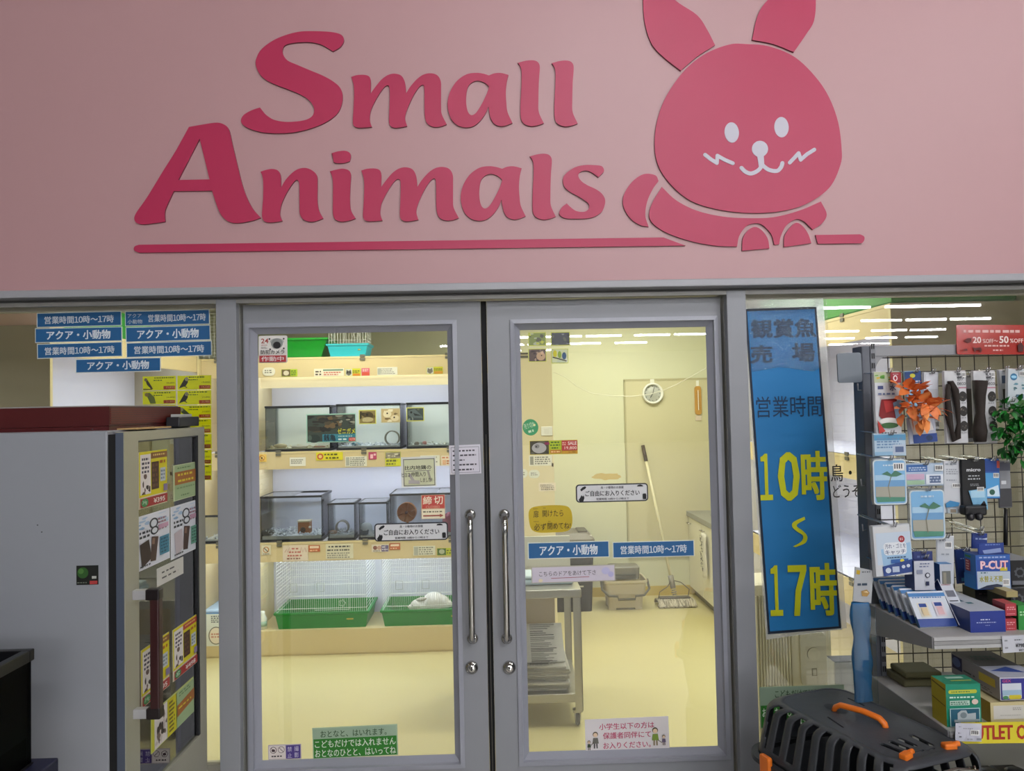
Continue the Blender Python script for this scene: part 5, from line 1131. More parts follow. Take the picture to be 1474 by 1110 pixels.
# the gasket is a hollow frame: keep only its edge in front of the glass
bpy.data.objects.remove(gk)
mb = MB(); e = .045
for a, b in (((xb, fn+.004, .10), (xg, fn+e, zt-.006)), ((xb, ff-e, .10), (xg, ff-.004, zt-.006)), ((xb, fn+e, zt-.05), (xg, ff-e, zt-.006)), ((xb, fn+e, .10), (xg, ff-e, .14))): mb.box(L_(*a), L_(*b), mat('#0a0a0b', .7))
gk = mb.build('gasket', fg); gk['label'] = 'black rubber door gasket'
dr = bpy.data.objects.new('cooler_door', None); COL.objects.link(dr); dr.parent = fg
zgt = WX(205, 634, FX).z; zgb = WX(250, 1100, FX).z; yga = WX(200, 800, FX).y; ygb = WX(287, 800, FX).y
SIDE = mat('#4d5564', .4); FRM = mat('#aaa896', .35, .2)
mb = MB()
for a, b in (((xg, fn, .08), (FX, yga, zt)), ((xg, ygb, .08), (FX, ff, zt)), ((xg, yga, zgt), (FX, ygb, zt)), ((xg, yga, .08), (FX, ygb, zgb))): mb.box(L_(*a), L_(*b), FRM)
mb.box(L_(xg, fn-.0015, .08), L_(FX-.002, fn, zt-.002), SIDE); mb.build('door_frame', dr)
mb = MB(); d_ = .008
mb.box(L_(FX-d_, ygb-.012, zgb), L_(FX-.001, ygb, zgt), '#15161a'); mb.box(L_(FX-d_, yga, zgt-.004), L_(FX-.001, ygb, zgt), '#3a3b3a'); mb.build('glazing_seal', dr)
mb = MB(); mb.box(L_(FX-.012, yga-.004, zgb-.004), L_(FX-.008, ygb+.004, zgt+.004), FRIDGEG); mb.build('pane', dr)
hp1 = WX(193, 856, FX); hp2 = WX(197, 1024, FX); hy = hp1.y
hx = FX+.055
mb = MB(); HB = mat('#1a1214', .35)
mb.box(L_(hx-.012, hy-.012, hp2.z-.012), L_(hx+.012, hy+.014, hp1.z+.012), mat('#3a1e1e', .3), .004); mb.build('handle_bar', dr)
for z in (hp1.z, hp2.z):
    mb = MB(); mb.box(L_(FX, hy-.011, z-.012), L_(hx-.020, hy+.011, z+.012), mat('#c9c9cd', .3, .5), .002); mb.box(L_(hx-.022, hy-.013, z-.014), L_(hx+.013, hy+.015, z+.014), HB, .003); mb.build('handle_mount', dr)
MXP = lambda: Matrix(((0, 0, 1, 0), (1, 0, 0, 0), (0, 1, 0, 0), (0, 0, 0, 1)))   # local x -> +y, local y -> +z, local z -> +x
def cooler_poster(label, corners, els, bg, group='posters on the cooler door', cat='poster', name='price_poster'):
    """corners: pixel of top-left, top-right, bottom-left, bottom-right; els in 0..100 units"""
    P = [WX(px, py, FX-.007) for px, py in corners]
    y0 = (P[0].y+P[2].y)/2; y1 = (P[1].y+P[3].y)/2; z1 = (P[0].z+P[1].z)/2; z0 = (P[2].z+P[3].z)/2
    w, h = y1-y0, z1-z0; fx = lambda x, y: (w*(x/100-.5), h*(.5-y/100))
    mb = MB(); mb.poly([[fx(0, 100), fx(100, 100), fx(100, 0), fx(0, 0)]], mat(bg, .5), None, .001); prints(mb, els, fx)
    o = mb.build(name); o.matrix_world = Matrix.Translation((FX-.0065, (y0+y1)/2, (z0+z1)/2)) @ MXP()
    return tag(o, label, cat, group)
def choc(top, price, extra='#b2362f'):
    return [('r',0,0,100,80,'#e2d512'),('r',4,5,40,76,'#efe7e0'),('n',6,40,38,76,['#4a362e','#6a5248','#2e221e'],9,51),('l',9,10,36,40,4,'#4a4250'),('r',40,3,100,14,'#8a5a2a' if top == 0 else extra),('l',48,5,94,11,1,'#e6c874'),
            ('r',42,20,68,70,'#52301c'),('p',[(42,20),(68,20),(68,70),(42,70)],'#4a2a1a'),('l',44,22,66,68,5,'#6a4228'),('l',71,17,96,27,1,'#b06a1a'),('r',72,33,92,58,'#c3cbcf'),('l',74,36,90,56,3,'#7c8a94'),('r',84,64,99,77,'#8a7a9a'),
            ('r',2,82,98,98,'#a8302c'),('e',16,90,12,7.5,'#3e8a4c'),('t','34g' if price == '¥395' else 'g',8,86,23,94,'#cfe6cc'),('t',price,46,86,88,95,'#f4e6e0',.02)]
cooler_poster('yellow chocolate poster with a red price strip, topmost on the cooler door', ((199,651),(240,647),(200.5,734),(240,722.5)), choc(0, '¥395'), '#efe6c8')
GRN = [('r',3,2,97,98,'#a6bd8c'),('l',14,7,84,14,1,'#6a8a58'),('r',3,20,97,56,'#a8682a'),('l',14,24,90,35,1,'#e6cf3a'),('l',14,41,90,52,1,'#e6cf3a'),('l',8,62,90,70,1,'#86a070'),('l',24,84,72,91,1,'#728e60')]
cooler_poster('green notice with a brown band of yellow writing, upper right on the cooler door', ((249,670),(284,664.5),(250.5,722),(284,712.5)), GRN, '#d3dcae')
def gab(cold):
    return [('r',2,2,98,98,'#e2e4ea'),('n',4,4,96,26,['#a9c3dc','#c2d4e4','#8fb0ce'],14,60),('e',50,20,13,10,'#2a2e34'),('e',50,20,9,7,'#dfe3e8'),('e',52,34,12,8,'#2a2e34'),('e',52,34,8,5,'#dfe3e8'),('l',8,28,44,44,2,'#33383e'),('l',62,12,94,38,4,'#a07a84'),('r',64,26,94,34,'#c79ab0'),
            ('p',[(8,52),(34,47),(42,84),(14,96)],'#3a2a24' if not cold else '#c9bcc0'),('p',[(42,44),(62,48),(54,92),(38,90)],'#4c342c'),('p',[(44,47),(52,49),(50,60),(42,58)],'#8a6a5a'),('r',66,50,96,86,'#4a8aa2' if not cold else '#6aa28c'),('l',69,53,94,84,5,'#2c5c70' if not cold else '#3e6c5a'),('l',8,91,40,96,1,'#3a3a40')]
cooler_poster('white-blue poster of dark chocolate bars, left of the pair on the cooler door', ((195,745.5),(244,731),(196.5,824),(244,804)), gab(False), '#e9eaee')
cooler_poster('white-blue poster of chocolate in a pink wrapper, right of the pair on the cooler door', ((245.5,730.5),(286.5,718),(246.5,807),(287,787)), gab(True), '#e9eaee')
cooler_poster('narrow white handwritten slip under the pair of posters on the cooler door', ((225.5,817.5),(263.5,803),(226.5,845),(264,825.5)), [('l',16,26,78,42,1,'#5c5a56'),('l',16,56,84,72,1,'#5c5a56')], '#d9d6cc', cat='note', name='handwritten_slip')
cooler_poster('yellow chocolate poster half hidden behind the cooler handle', ((202.5,936),(243,910.5),(203.5,1021),(243.5,986.5)), choc(0, '¥395'), '#efe6c8')
cooler_poster('yellow chocolate poster with a red top band, right of the handle on the cooler door', ((248.5,907),(283,884.5),(249,982),(283.5,953)), choc(1, '¥498'), '#efe6c8')
cooler_poster('wide white, yellow and green poster, lowest on the cooler door', ((217,1028),(278.5,974),(218,1086),(278.5,1024.5)), [('r',0,2,6,98,'#c9c83a'),('r',6,3,34,97,'#e4dcd6'),('n',7,8,33,92,['#4c3e36','#7a6a60','#cfc4bc','#3a2e28'],16,71),('r',34,2,54,98,'#d2c81c'),('l',37,8,51,92,8,'#7a6a14'),('r',55,3,98,97,'#a3bb8a'),('l',60,6,90,20,2,'#6f8c5c'),('p',[(55,38),(98,28),(98,58),(55,68)],'#a8682a'),('l',58,44,94,52,1,'#e6cf3a')], '#cdd48a')
# small dark sticker on the cooler's near side, dents
sign('side_sticker', 'small dark sticker with a green plant picture on the grey side of the cooler', 'sticker', (110,814,141.5,842), fn, [('r',110.7,814.7,140.8,841.3,'#12160f'),('e',119.5,824.5,8,8,'#2e5a24'),('e',117,822,4,4,'#4c7a38'),('r',128,816,140,836,'#161a16'),('l',133,828,140,835,1,'#b9bcb4'),('r',130,836,141,841,'#b23a3a'),('l',112,837,128,840,1,'#6a6f64')], '#0f120e', t=.0008)
for px, py in ((54, 756), (60, 766), (133, 618)):
    sign('chip_mark', {54: 'tiny dark chip, the upper one on the cooler side', 60: 'tiny dark chip, the lower one on the cooler side', 133: 'tiny dark chip at the top edge of the cooler side'}[px], 'mark', (px-1.3, py-1, px+1.3, py+1), fn, [], '#4a4a4c', t=.0004, outline=ell(px, py, 1.2, 1, 0, 8))
    as_part(bpy.data.objects[[o.name for o in bpy.data.objects if o.name.startswith('chip_mark')][-1]], fg)
# red wooden box on the cooler
xr_ = W(157, 600, -.56).x; yfar = WX(260, 610, xr_).y; rz0 = zt+.004; rz1 = W(157, 584.5, -.56).z
rbx = thing('red_box', 'dark red wooden box lying on top of the cooler', 'box', (-1.3, -.4, rz0)); q = rbx.location
RW = mat('#4c0b0c', .45, 0, None, .12, 12)
mb = MB(); mb.box((-.30, -.56-q.y, 0), (xr_-q.x, yfar-q.y, .010), RW)
for k in range(3): mb.box((-.30, -.56-q.y, .011+k*.0), (xr_-q.x, yfar-q.y, rz1-rz0-.001), RW) if k == 0 else None
for k in range(7):
    z = .016+(rz1-rz0-.02)*k/7; mb.box((xr_-q.x-.002, -.555-q.y, z), (xr_-q.x+.0022, yfar-q.y-.004, z+(rz1-rz0-.02)/7-.0018), mat('#6c1f1a', .5, 0, None, .2, 14))
mb.build('crate', rbx)
mb = MB(); mb.box((-.29, -.555-q.y, rz1-rz0-.001), (xr_-q.x-.005, yfar-q.y-.005, rz1-rz0+.002), mat('#9a9a96', .6)); mb.build('lid', rbx)
mb = MB(); bp = WX(278, 608, FX-.03); mb.box((-.02, -.075, 0), (.02, .075, .030), mat('#25262a', .4), .003); mb.box((-.016, -.05, .030), (.014, .03, .038), mat('#b9bab4', .4)); o = mb.build('door_closer'); o.location = (FX-.03, min(bp.y, ff-.09), zt+.004); tag(o, 'small black box on the far corner of the cooler top', 'box')
mb = MB(); mb.box((-.03, -.1, 0), (.03, .1, .004), mat('#c2a06a', .7)); o = mb.build('cardboard_slip'); o.location = (FX-.05, -.42, zt+.004); o.location.x = FX-.032; tag(o, 'flat strip of brown cardboard on the edge of the cooler top beside the red box', 'cardboard')
# black aquarium at the lower left
tp = W(50, 933, -.80); az = tp.z
aq = thing('black_aquarium', 'black-rimmed aquarium with brown gravel at the lower left corner', 'aquarium', (tp.x-.30, -.80-.17, az-.25))
mb = MB(); K = mat('#0d0d10', .35)
for p, q_ in (((-.30, -.17, .225), (.30, -.152, .25)), ((-.30, .152, .225), (.30, .17, .25)), ((.282, -.152, .225), (.30, .152, .25)), ((-.30, -.152, .225), (-.282, .152, .25))): mb.box(p, q_, K, .002)
mb.build('top_rim', aq)
mb = MB()
for p, q_ in (((-.295, -.165, 0), (.295, -.16, .226)), ((-.295, .16, 0), (.295, .165, .226)), ((.29, -.16, 0), (.295, .16, .226)), ((-.295, -.16, 0), (-.29, .16, .226))): mb.box(p, q_, glass('dark_glass', (.11, .12, .15), .18, .0, .3))
mb.build('glass_wall', aq)
mb = MB(); mb.box((-.29, -.16, .004), (.29, .155, .06), mat('#2e2418', .8)); rnd = random.Random(4)
for k in range(420): mb.ico((rnd.uniform(-.285, .285), rnd.uniform(-.155, .15), rnd.uniform(.05, .068)+.04*max(0, 1-abs(k-60)/60)), rnd.uniform(.004, .009), ('#4a3a26', '#352818', '#5e5038', '#8a7c5c')[k % 4], 1)
mb.build('gravel', aq)['kind'] = 'stuff'
mb = MB(); mb.box((-.298, -.168, 0), (.298, .168, .004), K); mb.build('bottom', aq)
st = thing('cart', 'dark navy cart under the aquarium at the lower left', 'cart', (tp.x-.30, -.97, 0)); mb = MB(); mb.box((-.32, -.2, az-.29), (.335, .2, az-.252), mat('#1c1e3a', .5), .004); mb.build('top', st)
for sx in (-.29, .29):
    for sy in (-.17, .17): mb = MB(); mb.box((sx-.015, sy-.015, 0), (sx+.015, sy+.015, az-.29), mat('#24263a', .5)); mb.build('leg', st)
# ================================================================== PRODUCT RACK at the right
YM = -0.25
DG = mat('#5c6069', .4); LG = mat('#9b9b9e', .4)
rx0, rx1 = W(1240, 700, YM).x, W(1258, 700, YM).x
ztop = W(1258, 499, YM).z
rk = thing('display_rack', 'grey metal display rack with a wire mesh back standing before the right window', 'rack', (rx0, YM, 0))
K_ = lambda x, y, z: (x-rx0, y-YM, z)
xend = 2.35
mb = MB(); mb.box(K_(rx0, YM-.03, 0), K_(rx1-.012, YM+.03, ztop), DG, .003); mb.box(K_(rx1-.012, YM-.032, 0), K_(rx1+.002, YM+.03, ztop), mat('#7a7c82', .4))
for k in range(46):
    z = .55+k*.029
    for dx in (-.0095, -.0035): mb.box(K_(rx1+dx, YM-.0335, z), K_(rx1+dx+.003, YM-.031, z+.016), '#0e0e10')
mb.build('post', rk)
mb = MB(); xm = rx1+.8; mb.box(K_(xm, YM-.03, 0), K_(xm+.035, YM+.03, ztop), DG, .003); mb.build('post', rk)
mb = MB(); mb.box(K_(rx1+.002, YM-.03, ztop-.032), K_(xend, YM-.005, ztop), mat('#8f8f92', .4), .002)
cur = [(0, -.03), (.045, -.03)]+[(.045-.0-.045*math.sin(R(a)), -.03-.05*(1-math.cos(R(a)))) for a in range(0, 91, 15)]+[(0, -.09)]
mb.poly([[(rx1+.002-rx0+p[0], ztop+p[1]) for p in cur[::-1]]], mat('#8f8f92', .4), Matrix.Translation((0, -.028, 0)) @ Matrix.Rotation(R(90), 4, 'X'), .003); mb.build('top_rail', rk)
mb = MB(); dk = mat('#35322e', .5)
x = rx1+.012
while x < xend: mb.wire(K_(x, YM, .4), K_(x, YM, ztop-.02), .0017, dk); x += .0445
z = .45
while z < ztop-.03: mb.wire(K_(rx1, YM-.003, z), K_(xend, YM-.003, z), .0017, dk); z += .0445
mb.build('wire_mesh', rk)
p0 = W(1219, 508, YM-.04); p1 = W(1255, 550, YM-.04)
mb = MB(); mb.poly([rrect(p0.x-rx0, p1.z, p1.x-rx0, p0.z, .008)], mat('#6f7780', .35), Matrix.Translation((0, -.045, 0)) @ Matrix.Rotation(R(90), 4, 'X') @ Matrix.Rotation(R(1), 4, 'Z'), .006); pl_ = mb.build('sign_holder', rk); pl_['label'] = 'blank grey-blue square plate'
mb = MB()
for zz in (W(1232,562,YM).z, W(1240,698,YM).z, W(1246,762,YM).z): mb.tube([K_(rx0, YM-.02, zz), K_(rx0-.012, YM-.025, zz), K_(rx0-.016, YM-.03, zz+.02)], .002, mat('#b5b5b8', .3, .6), 6)
mb.build('side_hook', rk)
def shelf(z, yf, x0, rail='#b0b0b0'):
    mb = MB(); mb.box(K_(x0, yf, z-.012), K_(xend, YM-.01, z), mat('#a9a7a2', .45), .001)
    for k, c in enumerate((rail, '#8f8f8f', rail)): mb.box(K_(x0, yf-.004, z-.030+k*.0102), K_(xend, yf+.004, z-.021+k*.0102), mat(c, .4))
    b = mb.build('shelf_board', rk)
    mb = MB(); q = [(YM-.012, z+.0), (yf, z+.0), (yf, z-.03), (YM-.012, z-.09)]
    vs_ = [K_(x0-.003, y, zz) for y, zz in q]+[K_(x0, y, zz) for y, zz in q]
    mb.add(vs_, [(0, 3, 2, 1)[::-1], (4, 5, 6, 7)[::-1]]+[(i, (i+1) % 4, 4+(i+1) % 4, 4+i) for i in range(4)], mat('#8a8a8c', .4)); mb.build('bracket', rk)
    return b
YF1, YF2 = -.60, -.655
zs1 = W(1343, 917, YF1).z; xs1 = W(1343, 917, YF1).x
zs2 = W(1366, 1052, YF2).z; xs2 = W(1366, 1052, YF2).x
shelf(zs1, YF1, xs1); shelf(zs2, YF2, xs2)
zs3 = zs2-.19; shelf(zs3, YF2, xs2+.02, '#55555a')
mb = MB(); mb.box(K_(rx0, YF2-.02, 0), K_(xend, YM+.03, .12), DG, .004); mb.build('base', rk)
# hooks (belong to the rack)
HK = mat('#b9b9bb', .25, .7)
def hook(px, py, Yt):
    p = W(px, py, Yt); mb = MB()
    for dx in (-.007, .007): mb.tube([K_(p.x+dx, YM-.004, p.z+.006), K_(p.x+dx, YM-.03, p.z+.004), K_(p.x+dx*.6, Yt+.02, p.z), K_(p.x+dx*.5, Yt-.008, p.z), K_(p.x+dx*.5, Yt-.016, p.z+.012)], .0022, HK, 6)
    mb.build('hook', rk)
PG = 'goods hanging on the rack'
def goods(name, label, box, Y, els, bg, thick=.012, inset=1.2, group=PG, rot=0, hk=True, cat='packet', rough=.35, hole=True):
    """a flat hanging packet with soft edges, facing the shop"""
    x0, y0, x1, y1 = box; cx, cy = (x0+x1)/2, (y0+y1)/2; c = W(cx, cy, Y); s = pscale(cx, cy, Y)
    fx = lambda x, y: ((x-cx)*s, -(y-cy)*s); hw, hh = (x1-x0)/2*s, (y1-y0)/2*s; i = inset*s
    mb = MB(); m_ = mat(bg, rough) if isinstance(bg, str) else bg
    def ringp(e, z): return [(-hw+e, -hh+e, z), (hw-e, -hh+e, z), (hw-e, hh-e, z), (-hw+e, hh-e, z)]
    vs_ = ringp(i, 0)+ringp(0, -thick*.5)+ringp(i, -thick)
    fs = [(0, 1, 2, 3), (11, 10, 9, 8)]
    for q in range(2):
        for k in range(4): l = (k+1) % 4; fs.append((q*4+k, q*4+4+k, q*4+4+l, q*4+l))
    mb.add(vs_, fs, m_); prints(mb, els, fx)
    o = mb.build(name); o.matrix_world = Matrix.Translation(c) @ Matrix.Rotation(R(-rot), 4, 'Y') @ Matrix.Rotation(R(90), 4, 'X')
    if hk: hook(cx, y0+1.5, Y)
    return tag(o, label, cat, group)
def bars(x0, y0, x1, y1):     # bar code
    return [('r', x0, y0, x1, y1, '#e9e8e6')]+[('r', x0+(x1-x0)*(.1+.2*k), y0+(y1-y0)*.15, x0+(x1-x0)*(.2+.2*k), y0+(y1-y0)*.75, '#2e2e32') for k in range(4)]
Y1 = -.40
goods('fish_food_packet', 'white and red packet with a fish picture, first on the top row of hooks', (1259,535,1297.5,627), Y1,
      [('r',1259.5,536,1297,551,'#b9c3a0'),('n',1260,540,1282,550,['#4a8a2a','#6aa63c','#d8b84a'],9,81),('l',1264,554,1278,563,1,'#3a4a7a'),('t','水',1281,554,1290,563,'#3a4a7a',.02),('l',1264,565,1290,570,1,'#6a7aa0'),('p',[(1268,575),(1290,574),(1293,592),(1288,604),(1272,606),(1264,598)],'#8a1f24'),('p',[(1271,577),(1288,577),(1289,590),(1274,594)],'#c23a3a'),('e',1278,606,14,5,'#e6e4e0'),('e',1278,612,13,4,'#3e6a3a'),('p',[(1261,604),(1272,620),(1263,624)],'#b8342c'),('p',[(1284,580),(1296,575),(1296,602),(1288,606)],'#8aa6c4'),('l',1266,621,1294,625,1,'#5a5a60')], '#cfd2d6')
sign('zero_tag', 'small dark red tag with a white zero in front of the fish food packet', 'tag', (1282,536,1297,551), Y1-.012, [('e',1288.6,544.4,3.2,4.2,'#efe6e6'),('e',1288.6,544.4,1.7,2.6,'#9c2430'),('l',1285,538,1295,540,1,'#d8b0b4')], '#9c2430')
goods('aquarium_packet', 'blue and green header card packet behind the orange plant', (1305,534,1329,608), -.36, [('r',1305.5,535,1328.5,556,'#22447c'),('e',1316,541,4,3,'#c8c23a'),('l',1312,548,1327,554,2,'#cfd8e6'),('r',1306,557,1328,607,'#8fc0de')], '#9cc4de', rot=3)
goods('aquarium_packet', 'whitish clear packet hanging right of the orange plant', (1329,536,1352,618), -.37, [('r',1333,540,1350,560,'#d6d9e0'),('l',1334,575,1349,595,4,'#b0a0a8')]+bars(1346,605,1351.5,616), '#c4c8ce', rot=-2)
def leaf(mb, M, l, w, mt, bend=.25):
    vs_ = [(0, 0, 0), (-w*.5, l*.35, .03*l), (0, l*.4, -.02*l), (w*.5, l*.35, .03*l), (-w*.35, l*.75, -bend*l*.4), (0, l*.75, -bend*l*.55), (w*.35, l*.75, -bend*l*.4), (0, l, -bend*l)]
    mb.add(vs_, [(0, 2, 1), (0, 3, 2), (1, 2, 5, 4), (2, 3, 6, 5), (4, 5, 7), (5, 6, 7)], mt, True, M)
def plant(name, label, centre, cl, n, l, w, cols, seed, depth=.04, cat='artificial plant'):
    rnd = random.Random(seed); mb = MB(); ms = [mat(c, .5, 0, None, .12, 60) for c in cols]
    for k in range(n):
        cx, cy, r_ = cl[k % len(cl)]
        a = rnd.uniform(0, 2*math.pi); rr_ = r_*rnd.random()**.6
        p = W(cx+rr_*math.cos(a), cy+rr_*math.sin(a), centre.y); d = Vector((math.cos(a)+.2*rnd.uniform(-1, 1), -rnd.uniform(.2, .9), -math.sin(a)+.2*rnd.uniform(-1, 1))).normalized()
        M = Matrix.Translation(p-centre+Vector((0, -depth*(1-rr_/max(r_, 1e-6))*rnd.uniform(.3, 1), 0))) @ d.to_track_quat('Y', 'Z').to_matrix().to_4x4() @ Matrix.Rotation(rnd.uniform(-.8, .8), 4, 'Y')
        s = rnd.uniform(.75, 1.2); leaf(mb, M, l*s, w*s, ms[k % len(ms)])
    o = mb.build(name); o.location = centre; return tag(o, label, cat)
plant('silk_plant', 'bright orange silk leaf plant on the top row of hooks', W(1320, 580, -.42), [(1302,562,8),(1314,566,9),(1320,582,10),(1304,590,9),(1330,580,9),(1343,588,7),(1325,600,8),(1310,578,8)], 84, .040, .024, ['#e07a3a','#d2662c','#ee9450','#e8864a'], 9)
goods('plant_card', 'white and blue card hanging below the orange silk plant', (1307,600,1348,638), -.40, [('p',[(1310,602),(1340,602),(1344,620),(1314,624)],'#e2dcda'),('n',1318,606,1338,620,['#c9826c','#a0584c','#b9a0a0'],9,83),('r',1313,625,1347.5,637,'#274488'),('e',1336,631,5,4,'#20365e')], '#aeb4c4', rot=4, hk=False, thick=.006)
def wood(x, twist, lab, seed, big):
    box = (x, 534, x+33, 638)
    els = [('l',x+19,537,x+30,547,2,'#5a5a5e')]+bars(x+26,537,x+32,544)+[('t','流木',x+19,540,x+27,549,'#4a4a50',.01),('t','DECO',x+19,551,x+31,555,'#3a3a40',.015),('r',x+20,558,x+32,559.4,'#b06a80')]
    for k in range(3): els += [('e',x+26,571+k*21,5.8,7.2,'#26221f'),('n',x+22,566+k*21,x+30,576+k*21,['#4a443c','#6a6258','#15130f'],5,seed+k),('l',x+20,579+k*21,x+31,582+k*21,1,'#9a9a9c')]
    o = goods('driftwood_packet', lab, box, -.40, els, '#c9c9cb')
    c = W(x+9, 590, -.408); mb = MB(); pts = [W(x+dx, y, -.412)-c for dx, y in twist]
    mb.tube(pts, [.0055+.0022*((i*7+seed) % 3) for i in range(len(pts))] if not big else [.012+.004*((i*5+seed) % 3) for i in range(len(pts))], mat('#2a211c', .8, 0, None, .25, 30, .5), 8)
    w_ = mb.build('driftwood', o); w_.matrix_world = Matrix.Translation(c)
    w_['label'] = 'dark twisted driftwood stick'
    return o
wood(1360, [(5,553),(4,575),(6,600),(10,620),(14,634),(18,630),(20,610),(18,585),(15,562),(10,550),(6,552)], 'driftwood packet with a looped dark stick, left of the two on the top row', 3, False)
wood(1402, [(9,548),(8,570),(9,595),(8,620),(9,636)], 'driftwood packet with a thick straight dark stick, right of the two on the top row', 5, True)
goods('driftwood_packet', 'another driftwood packet half hidden between the looped and the straight one', (1388,540,1401,636), -.34, [('r',1391,560,1399,630,'#4a4440')], '#8d8d8f', hk=True)
goods('plant_packet', 'pale packet edge with a dark picture, left of the white blue-labelled bag', (1439,532,1452,590), -.36, [('r',1443,541,1450,552,'#3a4a60'),('r',1443,560,1449,588,'#3a3834')], '#b9bcc0', rot=2)
goods('plant_packet', 'white bag with blue and green prints at the right edge of the top row', (1450,531,1480,588), -.41, [('e',1459,543,5,5,'#2c6c94'),('e',1459,543,4,2,'#8fc2dc'),('n',1454,551,1474,563,['#5a8a9a','#3e6a74','#a9c6cc'],8,88),('l',1462,566,1474,576,1,'#4a6a7c'),('e',1470,580,6,5,'#5c8a4a')]+bars(1466,535,1474,542), '#c2cace', rot=-3)
plant('plastic_plant', 'bushy dark green plastic plant hanging at the right edge of the rack', W(1458, 620, -.42), [(1445,590,12),(1460,600,15),(1440,615,12),(1460,625,16),(1474,610,12),(1450,638,13),(1466,650,12),(1478,640,12),(1470,585,10)], 330, .026, .013, ['#14701f','#0f5418','#1d8a2c','#0a3e12'], 12, .05)
hook(1455, 578, -.42)
# second row
def palm(cx, cy, w, h, seed):
    x0, y0 = cx-w/2, cy-h/2; X = lambda u: x0+w*u; Yv = lambda v: y0+h*v
    return [('p',rrect(x0,y0,x0+w,y0+h,5),'#c9d2d6'),('p',rrect(x0+1.8,y0+1.8,x0+w-1.8,y0+h-1.8,4),'#7eb2da'),('r',X(.06),Yv(.34),X(.94),Yv(.46),'#a9cbe2'),('r',X(.06),Yv(.46),X(.94),Yv(.60),'#6f9fca'),('r',X(.06),Yv(.60),X(.94),Yv(.84),'#a6a496'),('p',[(X(.06),Yv(.82)),(X(.94),Yv(.84)),(X(.92),Yv(.93)),(X(.10),Yv(.94))],'#4f8a74'),
            ('s',[(X(.48),Yv(.86)),(X(.44),Yv(.6)),(X(.54),Yv(.36))],1.2,'#7d7a66'),('p',[(X(.54),Yv(.38)),(X(.25),Yv(.32)),(X(.42),Yv(.26)),(X(.54),Yv(.33)),(X(.66),Yv(.24)),(X(.88),Yv(.33)),(X(.70),Yv(.38))],'#4a7a64'),('l',X(.3),Yv(.10),X(.7),Yv(.16),1,'#c9dcea')]
Y2 = -.43
goods('filter_packet', 'blue printed header card of a filter pack in the left column under the fish food', (1257.5,624,1305,657), Y2+.02, [('r',1258.5,626,1304,634,'#5a9ac2'),('l',1262,630,1302,646,4,'#6d8fb4'),('r',1285,640,1303,653,'#b9c6d6'),('r',1288,643,1300,651,'#5a6c90'),('r',1258.5,650,1284,655,'#8fb6d2')], '#b4cada', group='filter goods')
goods('filter_mat', 'palm beach filter mat in clear film, left one under the blue header card', (1256,660,1305,727), Y2, [e for e in palm(1281, 694, 48, 64, 1)]+bars(1286,667,1302,678), FILM, .016, group='filter mats')
goods('filter_packet', 'blue and pink header card of the lower palm beach filter mat', (1303.5,667,1359,700), Y2+.015, [('r',1304.5,669,1335,679,'#3a68a8'),('l',1308,672,1334,678,2,'#b9cbe0'),('r',1304.5,682,1330,690,'#c9a9c2'),('r',1304.5,691,1330,697,'#9cbc9c'),('r',1332,683,1357,697,'#dce2ea'),('r',1337,685,1353,695,'#56688c'),('l',1337,686,1353,694,2,'#a9b6cc')]+bars(1345,670,1357,678), '#b2c4d6', group='filter goods')
goods('filter_mat', 'palm beach filter mat in clear film, lower one beneath the blue and pink card', (1309,704,1361,778), Y2-.005, palm(1335, 741, 50, 70, 2), FILM, .016, group='filter mats')
goods('pump_packet', 'tall white packet with a blue base on the second row', (1358,664,1385,739), Y1, [('l',1361,667,1382,671,1,'#8a9098'),('l',1362,675,1380,684,3,'#9aa0a8'),('l',1362,690,1380,693,1,'#9aa0a8')]+bars(1370,696,1382,702)+[('p',[(1360,724),(1366,720),(1380,723),(1378,728),(1360,730)],'#3d86b8'),('r',1362,730,1376,738,'#a9b4bc'),('r',1366,732,1374,737,'#8a7e6c')], '#c9ccd1', rot=-1.5)
mo = goods('pump_packet', 'black packet with white lettering and a black pump below on the second row', (1384.5,662,1420,738), Y1-.01, [('r',1385.5,663,1419,705,'#0c0c0e'),('t','micro',1392,674.5,1412,679,'#d2d4d8',.03),('l',1394,684,1412,687,1,'#b4b6ba'),('l',1393,688,1413,691.5,1,'#b4b6ba'),('l',1396,696,1410,700,2,'#8a8c90'),('p',[(1393,706),(1418,703),(1420,733),(1402,737)],'#7fb6d8'),('r',1396,706,1416,716,'#a9d0e6')]+bars(1405,701,1415,707), '#17181b')
c = W(1400, 735, Y1-.02); mb = MB(); mb.box((-.032, -.02, -.012), (.03, .012, .016), mat('#131316', .4), .006)
for x in (-.02, .004): mb.lathe([(0, 0), (.010, 0), (.011, .012), (.006, .018), (0, .018)], mat('#1a1a1e', .35), 16, Matrix.Translation((x, -.012, -.014)) @ Matrix.Rotation(R(90), 4, 'X'))
mb.tube([(.02, -.01, .014), (.026, -.012, .024), (.03, -.01, .014)], .004, mat('#131316', .4), 8)
pm = mb.build('pump', mo); pm.matrix_world = Matrix.Translation(c); pm['label'] = 'black water pump'
goods('filter_box', 'deep blue packet with a light blue picture, right of the black packet', (1415.5,661,1440,718), Y1+.01, [('r',1416.5,663,1438,679,'#24478f'),('r',1435,664,1439,674,'#b8483a'),('r',1417.5,681,1438,716,'#4f9ad2'),('p',[(1420,704),(1436,698),(1438,714),(1420,714)],'#cfe2ee'),('e',1427,708,4,4,'#2c5a4a')]+bars(1429,681,1437,688), '#2a5cae', rot=-1)
